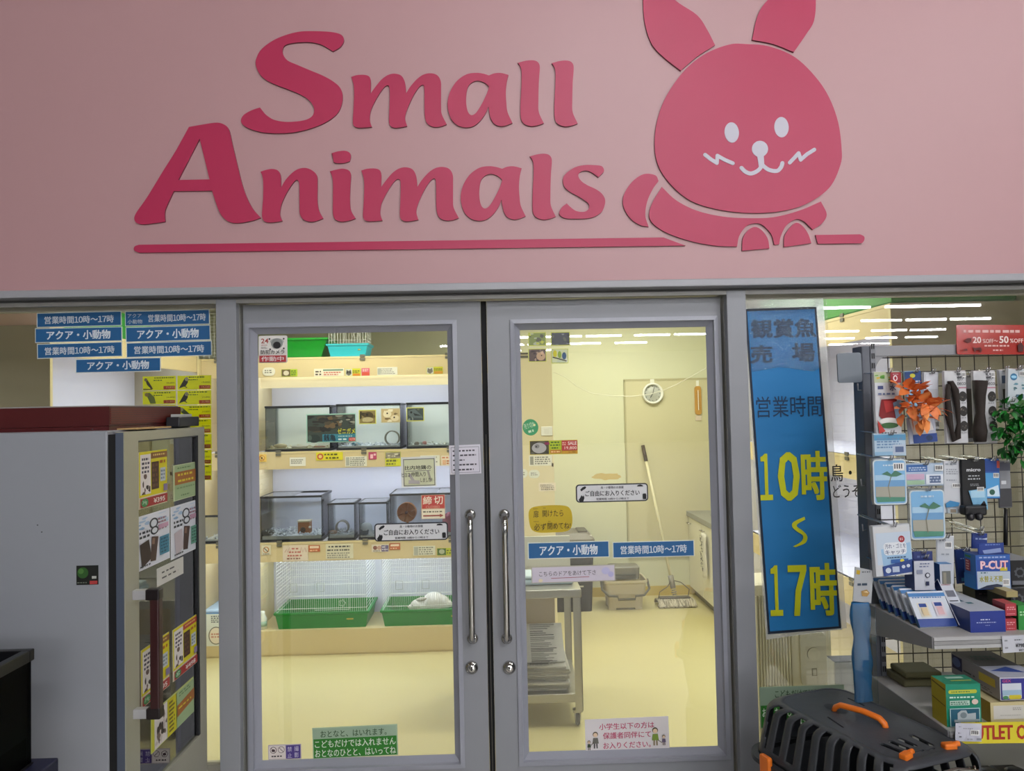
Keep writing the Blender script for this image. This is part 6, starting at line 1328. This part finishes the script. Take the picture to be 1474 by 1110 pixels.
goods('heater_packet', 'grey packet with a dark heater inside, at the right end of the second row', (1438.5,664,1456,731), Y1+.03, [('r',1439.5,666,1455,678,'#5a5c6a'),('l',1441,680,1454,690,2,'#8f9298'),('r',1441,692,1448,697,'#d8dade'),('r',1437,703,1455,729,'#3c3c40')], '#8f9196')
mb = MB(); p = W(1447.5, 733, YM-.02); q = W(1447.5, 785, YM-.02); mb.tube([(0, 0, 0), q-p], .006, mat('#141416', .4), 8); mb.tube([(0, 0, 0), (0, .012, .006)], .003, mat('#141416', .4), 6); o = mb.build('heater_rod'); o.location = p; tag(o, 'thin black rod hanging below the grey heater packet', 'heater', PG)
# third row
goods('poly_bag', 'white and blue bag with a red badge, left end of the third row', (1257.5,756,1313,829), -.44, [('r',1260,758,1308,766,'#d2d3d4'),('r',1262,767,1312,812,'#c6d4e2'),('p',[(1268,790),(1311,782),(1312,812),(1270,818)],'#9cc0de'),('p',rrect(1272,781,1305,799,5),'#e4e8ee'),('t','汚れ・ゴミを',1274,783,1304,789.5,'#28406c',.015),('t','キャッチ',1274,791.5,1303,798,'#28406c',.015),('e',1298.5,777,4.6,4.8,'#a02430'),('l',1296,775,1301,779,2,'#f0d8d8'),('l',1276,801,1304,804,1,'#3a5278'),('r',1281,805,1306,810.5,'#2c5ca0'),('e',1297,807.5,3,2.4,'#d6c93a'),('p',[(1268,814),(1312,806),(1312.5,824),(1269,828)],'#2a4484'),('e',1276,820,4,3.8,'#cfd8e6'),('r',1282,815,1292,823,'#b9c4d8'),('e',1298,816,2.6,2.4,'#cfd8e6'),('e',1305,815,2.6,2.4,'#cfd8e6')], '#cdd0d4', .02, rot=2.5)
def carton(name, label, front, Y, depth, els, c_front, c_side, c_top, group=None, hk=False, cat='box', els_top=None, els_side=None, zbase=None, lean=0):
    x0, y0, x1, y1 = front; a = W(x0, y1, Y); b = W(x1, y0, Y); w = b.x-a.x; h = (b-a).z
    if zbase is not None: zb_ = zbase
    else: zb_ = a.z
    cx, cy = (x0+x1)/2, (y0+y1)/2; s = w/(x1-x0); sz = h/(y1-y0); fx = lambda x, y: ((x-cx)*s, (y1-y)*sz)
    mb = MB(); hw = w/2
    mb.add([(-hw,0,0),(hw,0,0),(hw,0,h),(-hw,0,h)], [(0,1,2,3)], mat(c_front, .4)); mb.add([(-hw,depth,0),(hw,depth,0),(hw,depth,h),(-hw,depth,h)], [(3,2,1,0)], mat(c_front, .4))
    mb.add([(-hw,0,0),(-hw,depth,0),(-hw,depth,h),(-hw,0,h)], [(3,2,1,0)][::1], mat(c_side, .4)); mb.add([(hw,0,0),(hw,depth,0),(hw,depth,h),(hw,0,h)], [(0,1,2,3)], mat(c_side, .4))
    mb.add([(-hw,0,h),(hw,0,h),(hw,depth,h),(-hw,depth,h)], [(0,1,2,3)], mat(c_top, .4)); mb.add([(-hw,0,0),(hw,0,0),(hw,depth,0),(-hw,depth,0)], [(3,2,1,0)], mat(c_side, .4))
    prints(mb, els, fx, Matrix.Rotation(R(90), 4, 'X'))
    if els_top: prints(mb, els_top, lambda u, v: (-hw+w*u/100, depth*(1-v/100)), Matrix.Translation((0, 0, h)))
    if els_side: prints(mb, els_side, lambda u, v: (-depth*(1-u/100), h*(1-v/100)), Matrix.Translation((-hw, 0, 0)) @ Matrix(((0, 0, -1, 0), (-1, 0, 0, 0), (0, 1, 0, 0), (0, 0, 0, 1))))
    o = mb.build(name); o.location = (a.x+hw, Y, zb_); o.rotation_euler = (R(-lean), 0, 0)
    if hk: hook(cx, y0-4, Y+depth/2)
    return tag(o, label, cat, group)
carton('pump_box', 'blue and white box with a ring picture hanging on the third row', (1317,807,1344,850), -.45, .05, [('l',1325,810,1339,813,1,'#5a6488'),('l',1324,814,1340,817,1,'#6a749a'),('r',1320,820,1328,826,'#8a90a4'),('e',1334.5,828,3.4,3.8,'#20263e'),('e',1334.5,828,2.2,2.6,'#ced1d8'),('r',1331.5,837,1336,843,'#1a2248')], '#c3c6d0', '#27356e', '#27356e', PG, True)
goods('header_card', 'dark blue header flap above the hanging blue and white box', (1313.5,794,1343,808), -.43, [('l',1320,799,1340,804,1,'#5a6a98')], '#27356e', .004)
carton('pump_box', 'slim white and blue box with a clear window hanging on the third row', (1354,812,1371,851), -.45, .03, [('r',1356.5,822,1368,848,'#6c6e6a'),('r',1358,824,1362,846,'#8f8a7c')], '#b9bfca', '#3a6aa8', '#3f7fb8', PG, False)
goods('header_card', 'long white header card of the slim blue-white box', (1348,772,1374,840), -.42, [('l',1352,777,1362,781,1,'#8a8e98')]+bars(1360,780,1370,790)+[('l',1354,796,1368,800,1,'#9aa0a8'),('r',1351,811,1368,822,'#3f8fc2')], '#c4c8ce', .005, rot=-2)
goods('filter_bag', 'navy blue bag half hidden left of the big blue and white box', (1377,791,1400,840), -.37, [('l',1383,803,1396,805.5,1,'#8fa4cc'),('r',1382,831,1399,836,'#4f9ec8')], '#24386e', rot=3)
goods('header_card', 'navy blue hanging flap above the big blue and white box', (1399,768,1422,790), -.38, [('l',1404,774,1416,778,1,'#8fa4cc'),('p',[(1412,776),(1421,774),(1420,777)],'#c9d2e6')], '#243c86', .006, rot=-3)
hook(1409, 763, -.40)
pc = carton('filter_box', 'big blue and white filter box lettered in red, right part of the third row', (1406,798,1453.5,849), -.47, .05,
       [('l',1411,800,1449,804,1,'#9fb2d8'),('r',1407.5,805,1452.5,822,'#274a9a'),('t','P-CUT',1412.5,807,1450,819,'#eec9cc',.05),('t','P-CUT',1413.5,808,1449,818,'#b8343c',.02),('r',1439,817,1449,822,'#c9b92a'),('p',[(1407,822),(1452.5,823),(1452.5,848),(1407,848)],'#b7c3cf'),('l',1412,823,1422,826,1,'#2c5a6a'),('t','水替え不要',1410,829,1442,838,'#a9a21e',.03),('p',[(1408,848),(1420,843),(1434,841),(1441,843),(1441,848)],'#28324a')]+bars(1442,834,1451,844), '#2a5aa8', '#2466aa', '#27407e', None, False,
       els_side=[('r',10,6,60,12,'#3a7a4a'),('r',12,18,55,52,'#8a2a3a'),('l',20,20,50,50,4,'#e8b0a0'),('r',0,60,100,100,'#2a74b4')])
goods('header_card', 'blue arched handle card on the big blue and white filter box', (1408,782,1446,799), -.455, [('l',1418,783,1440,786,1,'#6a82c0'),('p',[(1414,792),(1440,789),(1441,795),(1416,797)],'#8a9cc8')], '#28408a', .005, hk=False)
# first shelf
YB1 = -.575
for k in range(6):
    yk = -.345-.037*k
    mb = MB(); w, h, t_ = .050, .100, .010; B = mat('#cdd3dc', .4)
    mb.box((-w, 0, 0), (w, t_, h), B, .0015); mb.box((-w, -.0006, 0), (w, 0, .022), mat('#1f3f8a', .4)); mb.box((-w, -.0006, h-.016), (w, 0, h-.006), mat('#3a78b4', .4)); mb.box((-w-.0006, 0, .0), (-w, t_, .03), '#2a5a86')
    prints(mb, [('l',8,16,92,22,1,'#4a7ab0'),('r',14,34,42,74,'#d8d4c4'),('r',18,36,38,46,'#1f3f8a'),('r',56,32,84,72,'#d9cfd6'),('r',60,34,80,44,'#1f3f8a'),('r',20,48,36,70,'#d6c29a'),('r',62,46,78,68,'#dcb4b8')], lambda x, y: (-w+2*w*x/100, h-h*y/100), Matrix.Rotation(R(90), 4, 'X'))
    o = mb.build('battery_pack'); o.location = (xs1+.058, yk, zs1+.004); o.rotation_euler = (R(-38), 0, 0)
    tag(o, 'white and blue two-window pack on the upper rack shelf, %s' % ('rearmost of the row', 'second from the back', 'third from the back', 'fourth from the back', 'second from the front', 'front one of the row')[k], 'packet', 'leaning packs on the upper shelf')
for k in range(3):
    mb = MB(); w, h, t_ = .017, .135, .026; mb.box((-w, 0, 0), (w, t_, h), mat('#1f2f66', .4), .001); mb.box((-w, -.0008, 0), (w, 0, h), mat('#c6cad4', .4)); mb.box((-w, 0, h-.001), (w, t_, h+.0008), mat('#c6cad4', .4))
    prints(mb, [('l',10,6,90,16,2,'#9a6a70'),('r',15,26,85,40,'#6a6c78'),('r',15,48,85,50,'#22222a'),('r',20,55,82,80,'#23242c'),('r',28,59,74,76,'#4a4c58'),('l',60,86,88,91,1,'#3a3a44')], lambda x, y: (-w+2*w*x/100, h-h*y/100), Matrix.Rotation(R(90), 4, 'X') @ Matrix.Translation((0, 0, .0008)))
    o = mb.build('heater_box'); o.location = (xs1+.128+.0*k, -.530+.075*k, zs1+.006); o.rotation_euler = (R(-42), 0, 0)
    tag(o, 'slim white-fronted navy box leaning on the upper rack shelf, %s of three' % ('front', 'middle', 'back')[k], 'box', 'slim boxes on the upper shelf')
carton('light_box', 'long navy and white box lying beside the leaning packs on the upper rack shelf', (1397.5,886,1447,918), YB1, .25, [('l',1412,897.5,1428,900.5,1,'#c9d0e6'),('l',1406,902,1438,904.5,1,'#aab4d8'),('l',1418,906.5,1426,908.5,1,'#8a96c4')], '#1f3488', '#23366e', '#c3c7d0', zbase=zs1,
       els_top=[('r',26,52,50,62,'#2c5a70'),('r',44,66,62,72,'#4a7a84'),('l',20,30,60,40,1,'#8a94a4')])
for k, (y0, y1, zo) in enumerate(((879,897,.036),(900,917,0))):
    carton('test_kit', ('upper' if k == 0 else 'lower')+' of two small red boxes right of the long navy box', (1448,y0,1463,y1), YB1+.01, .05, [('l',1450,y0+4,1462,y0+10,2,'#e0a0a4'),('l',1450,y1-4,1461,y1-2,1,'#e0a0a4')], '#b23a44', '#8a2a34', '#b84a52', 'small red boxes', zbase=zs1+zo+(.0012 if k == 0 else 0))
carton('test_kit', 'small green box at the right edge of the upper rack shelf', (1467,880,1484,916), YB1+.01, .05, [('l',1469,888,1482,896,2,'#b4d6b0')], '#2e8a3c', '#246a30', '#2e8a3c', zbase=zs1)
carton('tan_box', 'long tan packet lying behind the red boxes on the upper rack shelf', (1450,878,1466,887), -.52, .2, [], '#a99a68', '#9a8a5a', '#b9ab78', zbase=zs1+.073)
carton('black_box', 'black box lying behind the long navy box on the upper rack shelf', (1405,858,1456,884), -.33, .06, [('l',1410,864,1440,868,1,'#5a4a4a')], '#15151a', '#0f0f12', '#1c1a1c', zbase=zs1)
GEAR = lambda cx, cy, r: [('p', [(cx+r*(1 if (k//2) % 2 else .82)*math.cos(-k*math.pi/16), cy+r*(1 if (k//2) % 2 else .82)*math.sin(-k*math.pi/16)) for k in range(32)], '#4e5056'), ('e', cx, cy, r*.55, r*.55, '#0e0e10')]
carton('black_box', 'black box with a grey gear print, upper one at the right edge of the rack', (1456,806,1490,842), -.46, .10, GEAR(1468,824,8)+[('r',1457,836,1490,842,'#6a6c72')], '#121216', '#0e0e11', '#8e9096', 'black gear boxes', zbase=None)
carton('black_box', 'black box with a grey gear print, lower one standing on the upper rack shelf', (1456,846,1490,880), -.46, .10, GEAR(1466,862,8), '#121216', '#0e0e11', '#8e9096', 'black gear boxes', zbase=None)
sign('shelf_price_tag', 'white price tag clipped to the upper rack shelf edge at the right', 'price tag', (1443,915.5,1476,939), YF1-.006, [('l',1446,920,1451,924,1,'#8a8c94'),('l',1446,930,1451,934,1,'#8a8c94'),('l',1460,920,1474,923,1,'#6a6c74'),('t','¥798',1461,926.5,1474,932,'#2a2a30',.02),('t','¥877',1465,934,1474,937.5,'#3a3a40',.01)], '#c4c6ce', rot=1.5)
# second shelf
carton('pump_box', 'green and yellow box with a white pump picture on the lower rack shelf', (1363.5,989,1411,1052), YF2+.02, .062,
       [('p',rrect(1367,997.5,1406,1003,2.4),'#b9bf3a'),('l',1371,999,1402,1002,1,'#4a7a3c'),('l',1368,1006.5,1406,1010.5,1,'#cfe6d8'),('r',1368,1013,1395,1020,'#b9d2c4'),('l',1369,1014,1394,1019.5,2,'#2c6a54'),('e',1402,1015,4.4,4,'#d8c0b4'),('r',1367,1024,1408,1051,'#b9d8d8'),('r',1368,1025,1407,1050,'#1f5a70'),('p',[(1377,1041),(1377,1031),(1382,1027),(1389,1027),(1391,1032),(1402,1031),(1402,1044),(1396,1046),(1378,1046)],'#aeb8bc'),('e',1385,1034,4.5,4.5,'#7d8a90'),('r',1372,1040,1406,1044,'#93a0a6')], '#12876a', '#b9a81e', '#1c8c6e', zbase=zs2,
       els_side=[('s',[(5,8),(95,14)],6,'#6a5c10'),('s',[(5,46),(95,52)],4,'#6a5c10')], els_top=[('r',30,20,80,40,'#b4d4c4'),('r',30,60,90,70,'#b9bf5a')])
cb = carton('cream_box', 'cream carton under the white and violet box on the lower rack shelf', (1427,1017,1500,1050), YF2+.03, .16, [('r',1431,1022,1474,1043,'#d0cdc6'),('l',1458,1025,1472,1030,2,'#9a9890'),('l',1440,1036,1474,1038,1,'#b0aea6')], '#c6b98a', '#a08a3c', '#c9bc90', zbase=zs2)
zc_ = zs2+(W(1427,1017,YF2+.03)-W(1427,1050,YF2+.03)).z
carton('filter_box', 'long white and violet filter box lying on the cream carton', (1440.5,981,1500,1016), YF2+.03, .20, [('r',1441.5,983,1500,1015,'#2c2c84'),('t','GEX',1444,984,1456,988.5,'#c24a7a',.02),('r',1443,990,1470,1013,'#ccd2dc'),('r',1443,1000,1470,1008,'#9ab6cc'),('p',rrect(1452,1007.5,1469,1014,2),'#c9b92a'),('e',1447,1011,4,2.6,'#4a8a5a')], '#c4c4cc', '#9a969c', '#4a4a50', zbase=zc_+.0005,
       els_side=[('r',2,8,24,70,'#2c2e5a'),('e',12,36,9,22,'#5a6aa0'),('r',60,20,92,56,'#c9b44a'),('l',28,50,56,64,1,'#5a5a60'),('l',30,72,90,90,2,'#6a6a6e')], els_top=[('r',0,60,100,100,'#b9bccc'),('p',[(5,78),(60,64),(80,86)],'#2c4a9c'),('l',20,20,80,40,2,'#3a5a5a')])
mb = MB(); mb.box((-.06, -.05, 0), (.06, .05, .022), mat('#6a6648', .7), .006); mb.box((-.05, -.045, .022), (.055, .045, .040), mat('#77724f', .7), .006); o = mb.build('flat_packet'); o.location = (W(1318, 968, -.33).x, -.325, zs2); tag(o, 'olive flat packets stacked at the back of the lower rack shelf', 'packet')
band = sign('outlet_band', 'yellow shelf band with red OUTLET lettering on the lower rack shelf edge', 'band', (1384,1040,1520,1069.5), YF2-.006, [('t','OUTLET OUTLET',1388,1044,1533,1064,'#a82a16',.045)], '#d6c92a', rot=-1.0)
sign('shelf_price_tag', 'white bar-code price tag in front of the yellow outlet band', 'price tag', (1375.5,1042,1413,1067), YF2-.016, [('l',1380,1046,1384,1047.6,1,'#6a6c74'),('l',1386,1048,1402,1050,1,'#8a8c94'),('l',1379,1054,1383,1057,1,'#5a5c64'),('l',1380,1059,1384,1062,1,'#5a5c64')]+bars(1396,1050,1409,1058)+[('r',1404,1061,1411,1064,'#8a8e98'),('l',1390,1061,1400,1065,1,'#9a9ca4')], '#c3c4d0', rot=-3)
for k, px in enumerate((1425, 1462)):
    p = W(px, 1100, YF2+.1); mb = MB(); mb.box((-.036, -.06, 0), (.036, .06, .028), mat('#121214', .4), .008); mb.lathe([(0, .028), (.024, .028), (.026, .036), (.018, .042), (0, .042)], mat('#26262a', .3), 20); mb.box((-.01, -.065, .006), (.02, -.06, .02), '#6a6a60')
    o = mb.build('black_device'); o.location = (p.x, YF2+.1, zs3); tag(o, ('left' if k == 0 else 'right')+' of two flat black devices on the bottom visible shelf of the rack', 'device', 'black devices on the bottom shelf')
# sale sign on top
sign('sale_sign', 'glossy red discount sign in a plastic sleeve above the rack top rail', 'sign', (1377,468,1482,510), YM-.036,
     [('l',1387,474,1474,481,1,'#e0b4ac'),('t','20',1400,485,1412,494,'#f0d8d0',.03),('t','%OFF〜',1414,488,1436,494,'#eccac0',.015),('t','50',1438,484,1451,494,'#f0d8d0',.03),('t','%OFF',1453,487.5,1472,493.5,'#eccac0',.015),('l',1416,496,1455,500,1,'#e6bcb2'),('l',1428,502.5,1445,506,1,'#e6bcb2'),
      ('p',[(1386,491),(1392,487),(1397,487),(1397,492),(1392,494)],'#5a1c18'),('p',[(1399,499),(1402,501),(1410,500),(1412,504),(1410,508),(1408,504),(1403,504),(1402,508),(1400,503)],'#5a1c18'),('p',[(1463,497),(1468,493),(1472,498),(1471,506),(1464,506)],'#4a1c18'),('p',[(1383,504),(1390,502),(1391,505)],'#5a1c18')], mat('#a8342c', .12), rot=-1.2, rad=3)
# blue brush packet hanging on the post
bb = thing('brush_packet', 'long blue brush in clear film with a grey header card, hanging on the rack post', 'packet', W(1242, 842, -.42)); q = bb.location
s = pscale(1242, 842, -.42)
mb = MB(); fx = lambda x, y: ((x-1242)*s, -(y-842)*s)
mb.poly([[fx(1226,864), fx(1252,868), fx(1257,822), fx(1231,816)]], mat('#aeb1b4', .4), Matrix.Translation((0, -.004, 0)) @ Matrix.Rotation(R(90), 4, 'X'), .003)
prints(mb, [('p',[(1233,820),(1238,821),(1237,827),(1232,826)],'#c9a51e'),('l',1240,822,1253,825,1,'#5a5c60'),('l',1233,838,1250,844,1,'#3a4a5a'),('p',[(1238,850),(1246,848),(1250,853),(1246,858),(1239,857)],'#b08a4a'),('p',[(1240,851),(1246,850),(1248,853)],'#e0c898')], fx, Matrix.Translation((0, -.004, 0)) @ Matrix.Rotation(R(90), 4, 'X')); mb.build('header_card', bb)
mb = MB(); a_, b_ = fx(1237, 866), fx(1238, 1005); bl = mat('#1f6aa0', .5, 0, None, .2, 20)
vs_ = []; fs = []
for i in range(15):
    t_ = i/14; zc2 = a_[1]+(b_[1]-a_[1])*t_; w = (13.5+1.5*math.sin(i*.9))*s
    for k in range(10): an = 2*math.pi*k/10; vs_.append((a_[0]+w*math.cos(an), .5*w*math.sin(an)+.004*math.sin(i*1.3+k), zc2))
for i in range(14):
    for k in range(10): l = (k+1) % 10; fs.append((i*10+k, i*10+l, i*10+10+l, i*10+10+k))
mb.add(vs_, fs, bl, True); mb.build('brush', bb)
mb = MB(); mb.box((a_[0]-16*s, -.022, b_[1]), (a_[0]+16*s, -.021, a_[1]), TANKG); mb.build('film', bb)
mb = MB(); mb.tube([K_(rx0, YM-.02, q.z+.045), K_(rx0-.006, YM-.10, q.z+.045), K_(rx0-.008, -.43, q.z+.043), K_(rx0-.008, -.44, q.z+.055)], .0022, HK, 6); mb.build('hook', rk)

# ================================================================== PET CARRIER
PCX, PCY, PCZ, PCR = .945, -.545, .87, R(19)
pcar = thing('pet_carrier', 'black plastic pet carrier with an orange handle in front of the right window', 'pet carrier', (PCX, PCY, PCZ-.36), PCR)
BK = mat('#3a3d42', .45, 0, None, .05, 40, .15); OR = mat('#e8761c', .4)
NW, NR = 176, 22
def outline(w, d, r_):
    """evenly spaced rounded rectangle, starts at the middle of the right side going to the back"""
    P = rrect(-w, -d, w, d, r_, 8); P = P+[P[0]]
    ln = [0]
    for i in range(1, len(P)): ln.append(ln[-1]+math.dist(P[i], P[i-1]))
    out = []
    for k in range(NW):
        t_ = ln[-1]*k/NW; i = max(j for j in range(len(ln)) if ln[j] <= t_+1e-9); i = min(i, len(P)-2)
        u = (t_-ln[i])/(ln[i+1]-ln[i]); out.append((P[i][0]+(P[i+1][0]-P[i][0])*u, P[i][1]+(P[i+1][1]-P[i][1])*u))
    return out
HT = .145; zr_ = .36-HT
rings = []
for i in range(NR+1):
    v = i/NR
    if v < .72: f = v/.72; e = .018*f; z = zr_+(HT-.035)*f
    else: f = (v-.72)/.28*math.pi/2; e = .018+.040*(1-math.cos(f)); z = zr_+HT-.035+.035*math.sin(f)
    rings.append((outline(.165-e, .262-e, .07-.3*e), z))
vs_ = [(p[0], p[1], z) for l, z in rings for p in l]; fs = []
for i in range(NR):
    for k in range(NW):
        l = (k+1) % NW; cx, cy = rings[i][0][k]
        side = abs(cx) > .10 and abs(cy) < .205
        back = cy > .19 and abs(cx) < .10
        frontw = cy < -.18
        v = i/NR
        if side and (k % 6) in (0, 1, 2) and .12 < v < .90: continue
        if back and (k % 6) in (0, 1, 2) and .2 < v < .85: continue
        if frontw and abs(cx) < .105 and v < .86: continue
        fs.append((i*NW+k, i*NW+l, i*NW+NW+l, i*NW+NW+k))
mb = MB(); mb.add(vs_, fs, BK, True)
top = rings[-1][0]; zt_ = rings[-1][1]
def slot(x, y, l, w, a):
    c, s_ = math.cos(a), math.sin(a); return [(x+u*c-v*s_, y+u*s_+v*c) for u, v in rrect(-l/2, -w/2, l/2, w/2, w*.49, 3)]
holes = [slot(-.062, -.150, .07, .016, R(100)), slot(-.034, -.140, .055, .016, R(98)), slot(-.004, -.137, .055, .016, R(94)), slot(.036, -.143, .07, .016, R(88)),
         slot(-.02, -.184, .035, .007, 0), slot(.014, -.187, .030, .007, 0), slot(.075, .10, .06, .006, R(90)), slot(-.075, .02, .07, .005, R(80)),
         slot(-.05, .155, .03, .008, R(90)), slot(-.025, .158, .03, .008, R(90)), slot(.0, .158, .03, .008, R(90))]
holes = holes[:8]
bm = bmesh.new()
for lp in [top]+holes:
    vv = [bm.verts.new((p[0], p[1], zt_)) for p in lp]
    for i in range(len(vv)): bm.edges.new((vv[i-1], vv[i]))
bmesh.ops.triangle_fill(bm, use_beauty=True, use_dissolve=False, edges=list(bm.edges), normal=(0, 0, 1)); bm.verts.index_update()
def in_hole(c): return any(len(h) and all((h[(i+1) % len(h)][0]-h[i][0])*(c.y-h[i][1])-(h[(i+1) % len(h)][1]-h[i][1])*(c.x-h[i][0]) >= -1e-9 for i in range(len(h))) for h in holes)
ff_ = []
for f in bm.faces:
    if in_hole(f.calc_center_median()): continue
    t3 = tuple(v.index for v in f.verts); ff_.append(t3 if f.normal.z > 0 else t3[::-1])
mb.add([tuple(v.co) for v in bm.verts], ff_, BK); bm.free()
up_ = mb.build('upper_shell', pcar); md = up_.modifiers.new('t', 'SOLIDIFY'); md.thickness = .004; md.offset = -1
mb = MB(); lo = mat('#2c2f33', .5)
lr = [(outline(.135, .23, .06), 0), (outline(.160, .257, .07), zr_-.03), (outline(.162, .259, .07), zr_-.02), (outline(.182, .279, .08), zr_-.018), (outline(.182, .279, .08), zr_-.004), (outline(.166, .263, .07), zr_-.002)]
loft(mb, lr, lo, False); lw = mb.build('lower_shell', pcar); md = lw.modifiers.new('t', 'SOLIDIFY'); md.thickness = .004; md.offset = -1
mb = MB()
hz_ = zt_+.020
pts = [(-.024, .080, zt_-.004), (-.022, .074, zt_+.010), (-.018, .060, zt_+.020), (.0, .0, zt_+.023), (.012, -.040, zt_+.018), (.016, -.052, zt_+.008), (.017, -.055, zt_-.004)]
mb.tube(pts, .009, OR, 8, False, True, None, .007); hd_ = mb.build('carry_handle', pcar); hd_['label'] = 'orange carry handle'
mb = MB(); mb.poly([slot(-.010, .085, .07, .04, R(92))], mat('#26282c', .5), Matrix.Translation((0, 0, zt_+.0006))); mb.build('handle_recess_shade', pcar)  # flat patch on the lid, shade of the handle recess put into its darker colour
for (x, y, z, sx, sy, sz, rz_) in ((-.072, -.196, zt_+.004, .016, .010, .008, 15), (.062, -.198, zt_+.004, .016, .010, .008, -15)):
    mb = MB(); M = Matrix.Translation((x, y, z)) @ Matrix.Rotation(R(rz_), 4, 'Z'); mb.box((-sx, -sy, -.008), (sx, sy, sz), OR, .004, M); mb.tube([(sx*.6, 0, .004), (sx*1.5, -.004, .006)], .006, OR, 8, M=M); lt = mb.build('latch', pcar); lt['label'] = 'orange latch'
for (x, y) in ((-.182, .165), (-.182, -.165), (.182, .165), (.182, -.165)):
    mb = MB(); mb.box((-.008, -.020, -.032), (.008, .020, .026), OR, .006); lt = mb.build('latch', pcar); lt.location = (x, y, zr_-.008); lt['label'] = 'orange side latch'
mb = MB(); yf = -.262
mb.tube([(-.105, yf, .05), (-.105, yf, .27), (-.085, yf+.012, .325), (-.03, yf+.02, .335), (.03, yf+.02, .335), (.085, yf+.012, .325), (.105, yf, .27), (.105, yf, .05)], .0035, CHROME, 8, True)
for k in range(11): x = -.0875+.0175*k; mb.tube([(x, yf, .05), (x, yf, .26), (x*.98, yf+.010, .310), (x*.96, yf+.018, .334)], .0022, CHROME, 6)
for z in (.10, .2): mb.tube([(-.105, yf, z), (.105, yf, z)], .0025, CHROME, 6)
mb.build('grille_door', pcar)
pd = thing('display_stand', 'low dark stand under the pet carrier', 'stand', (PCX, PCY, 0), PCR); mb = MB(); mb.box((-.15, -.22, 0), (.15, .22, PCZ-.361), mat('#6a6a6c', .5), .004); mb.build('block', pd)
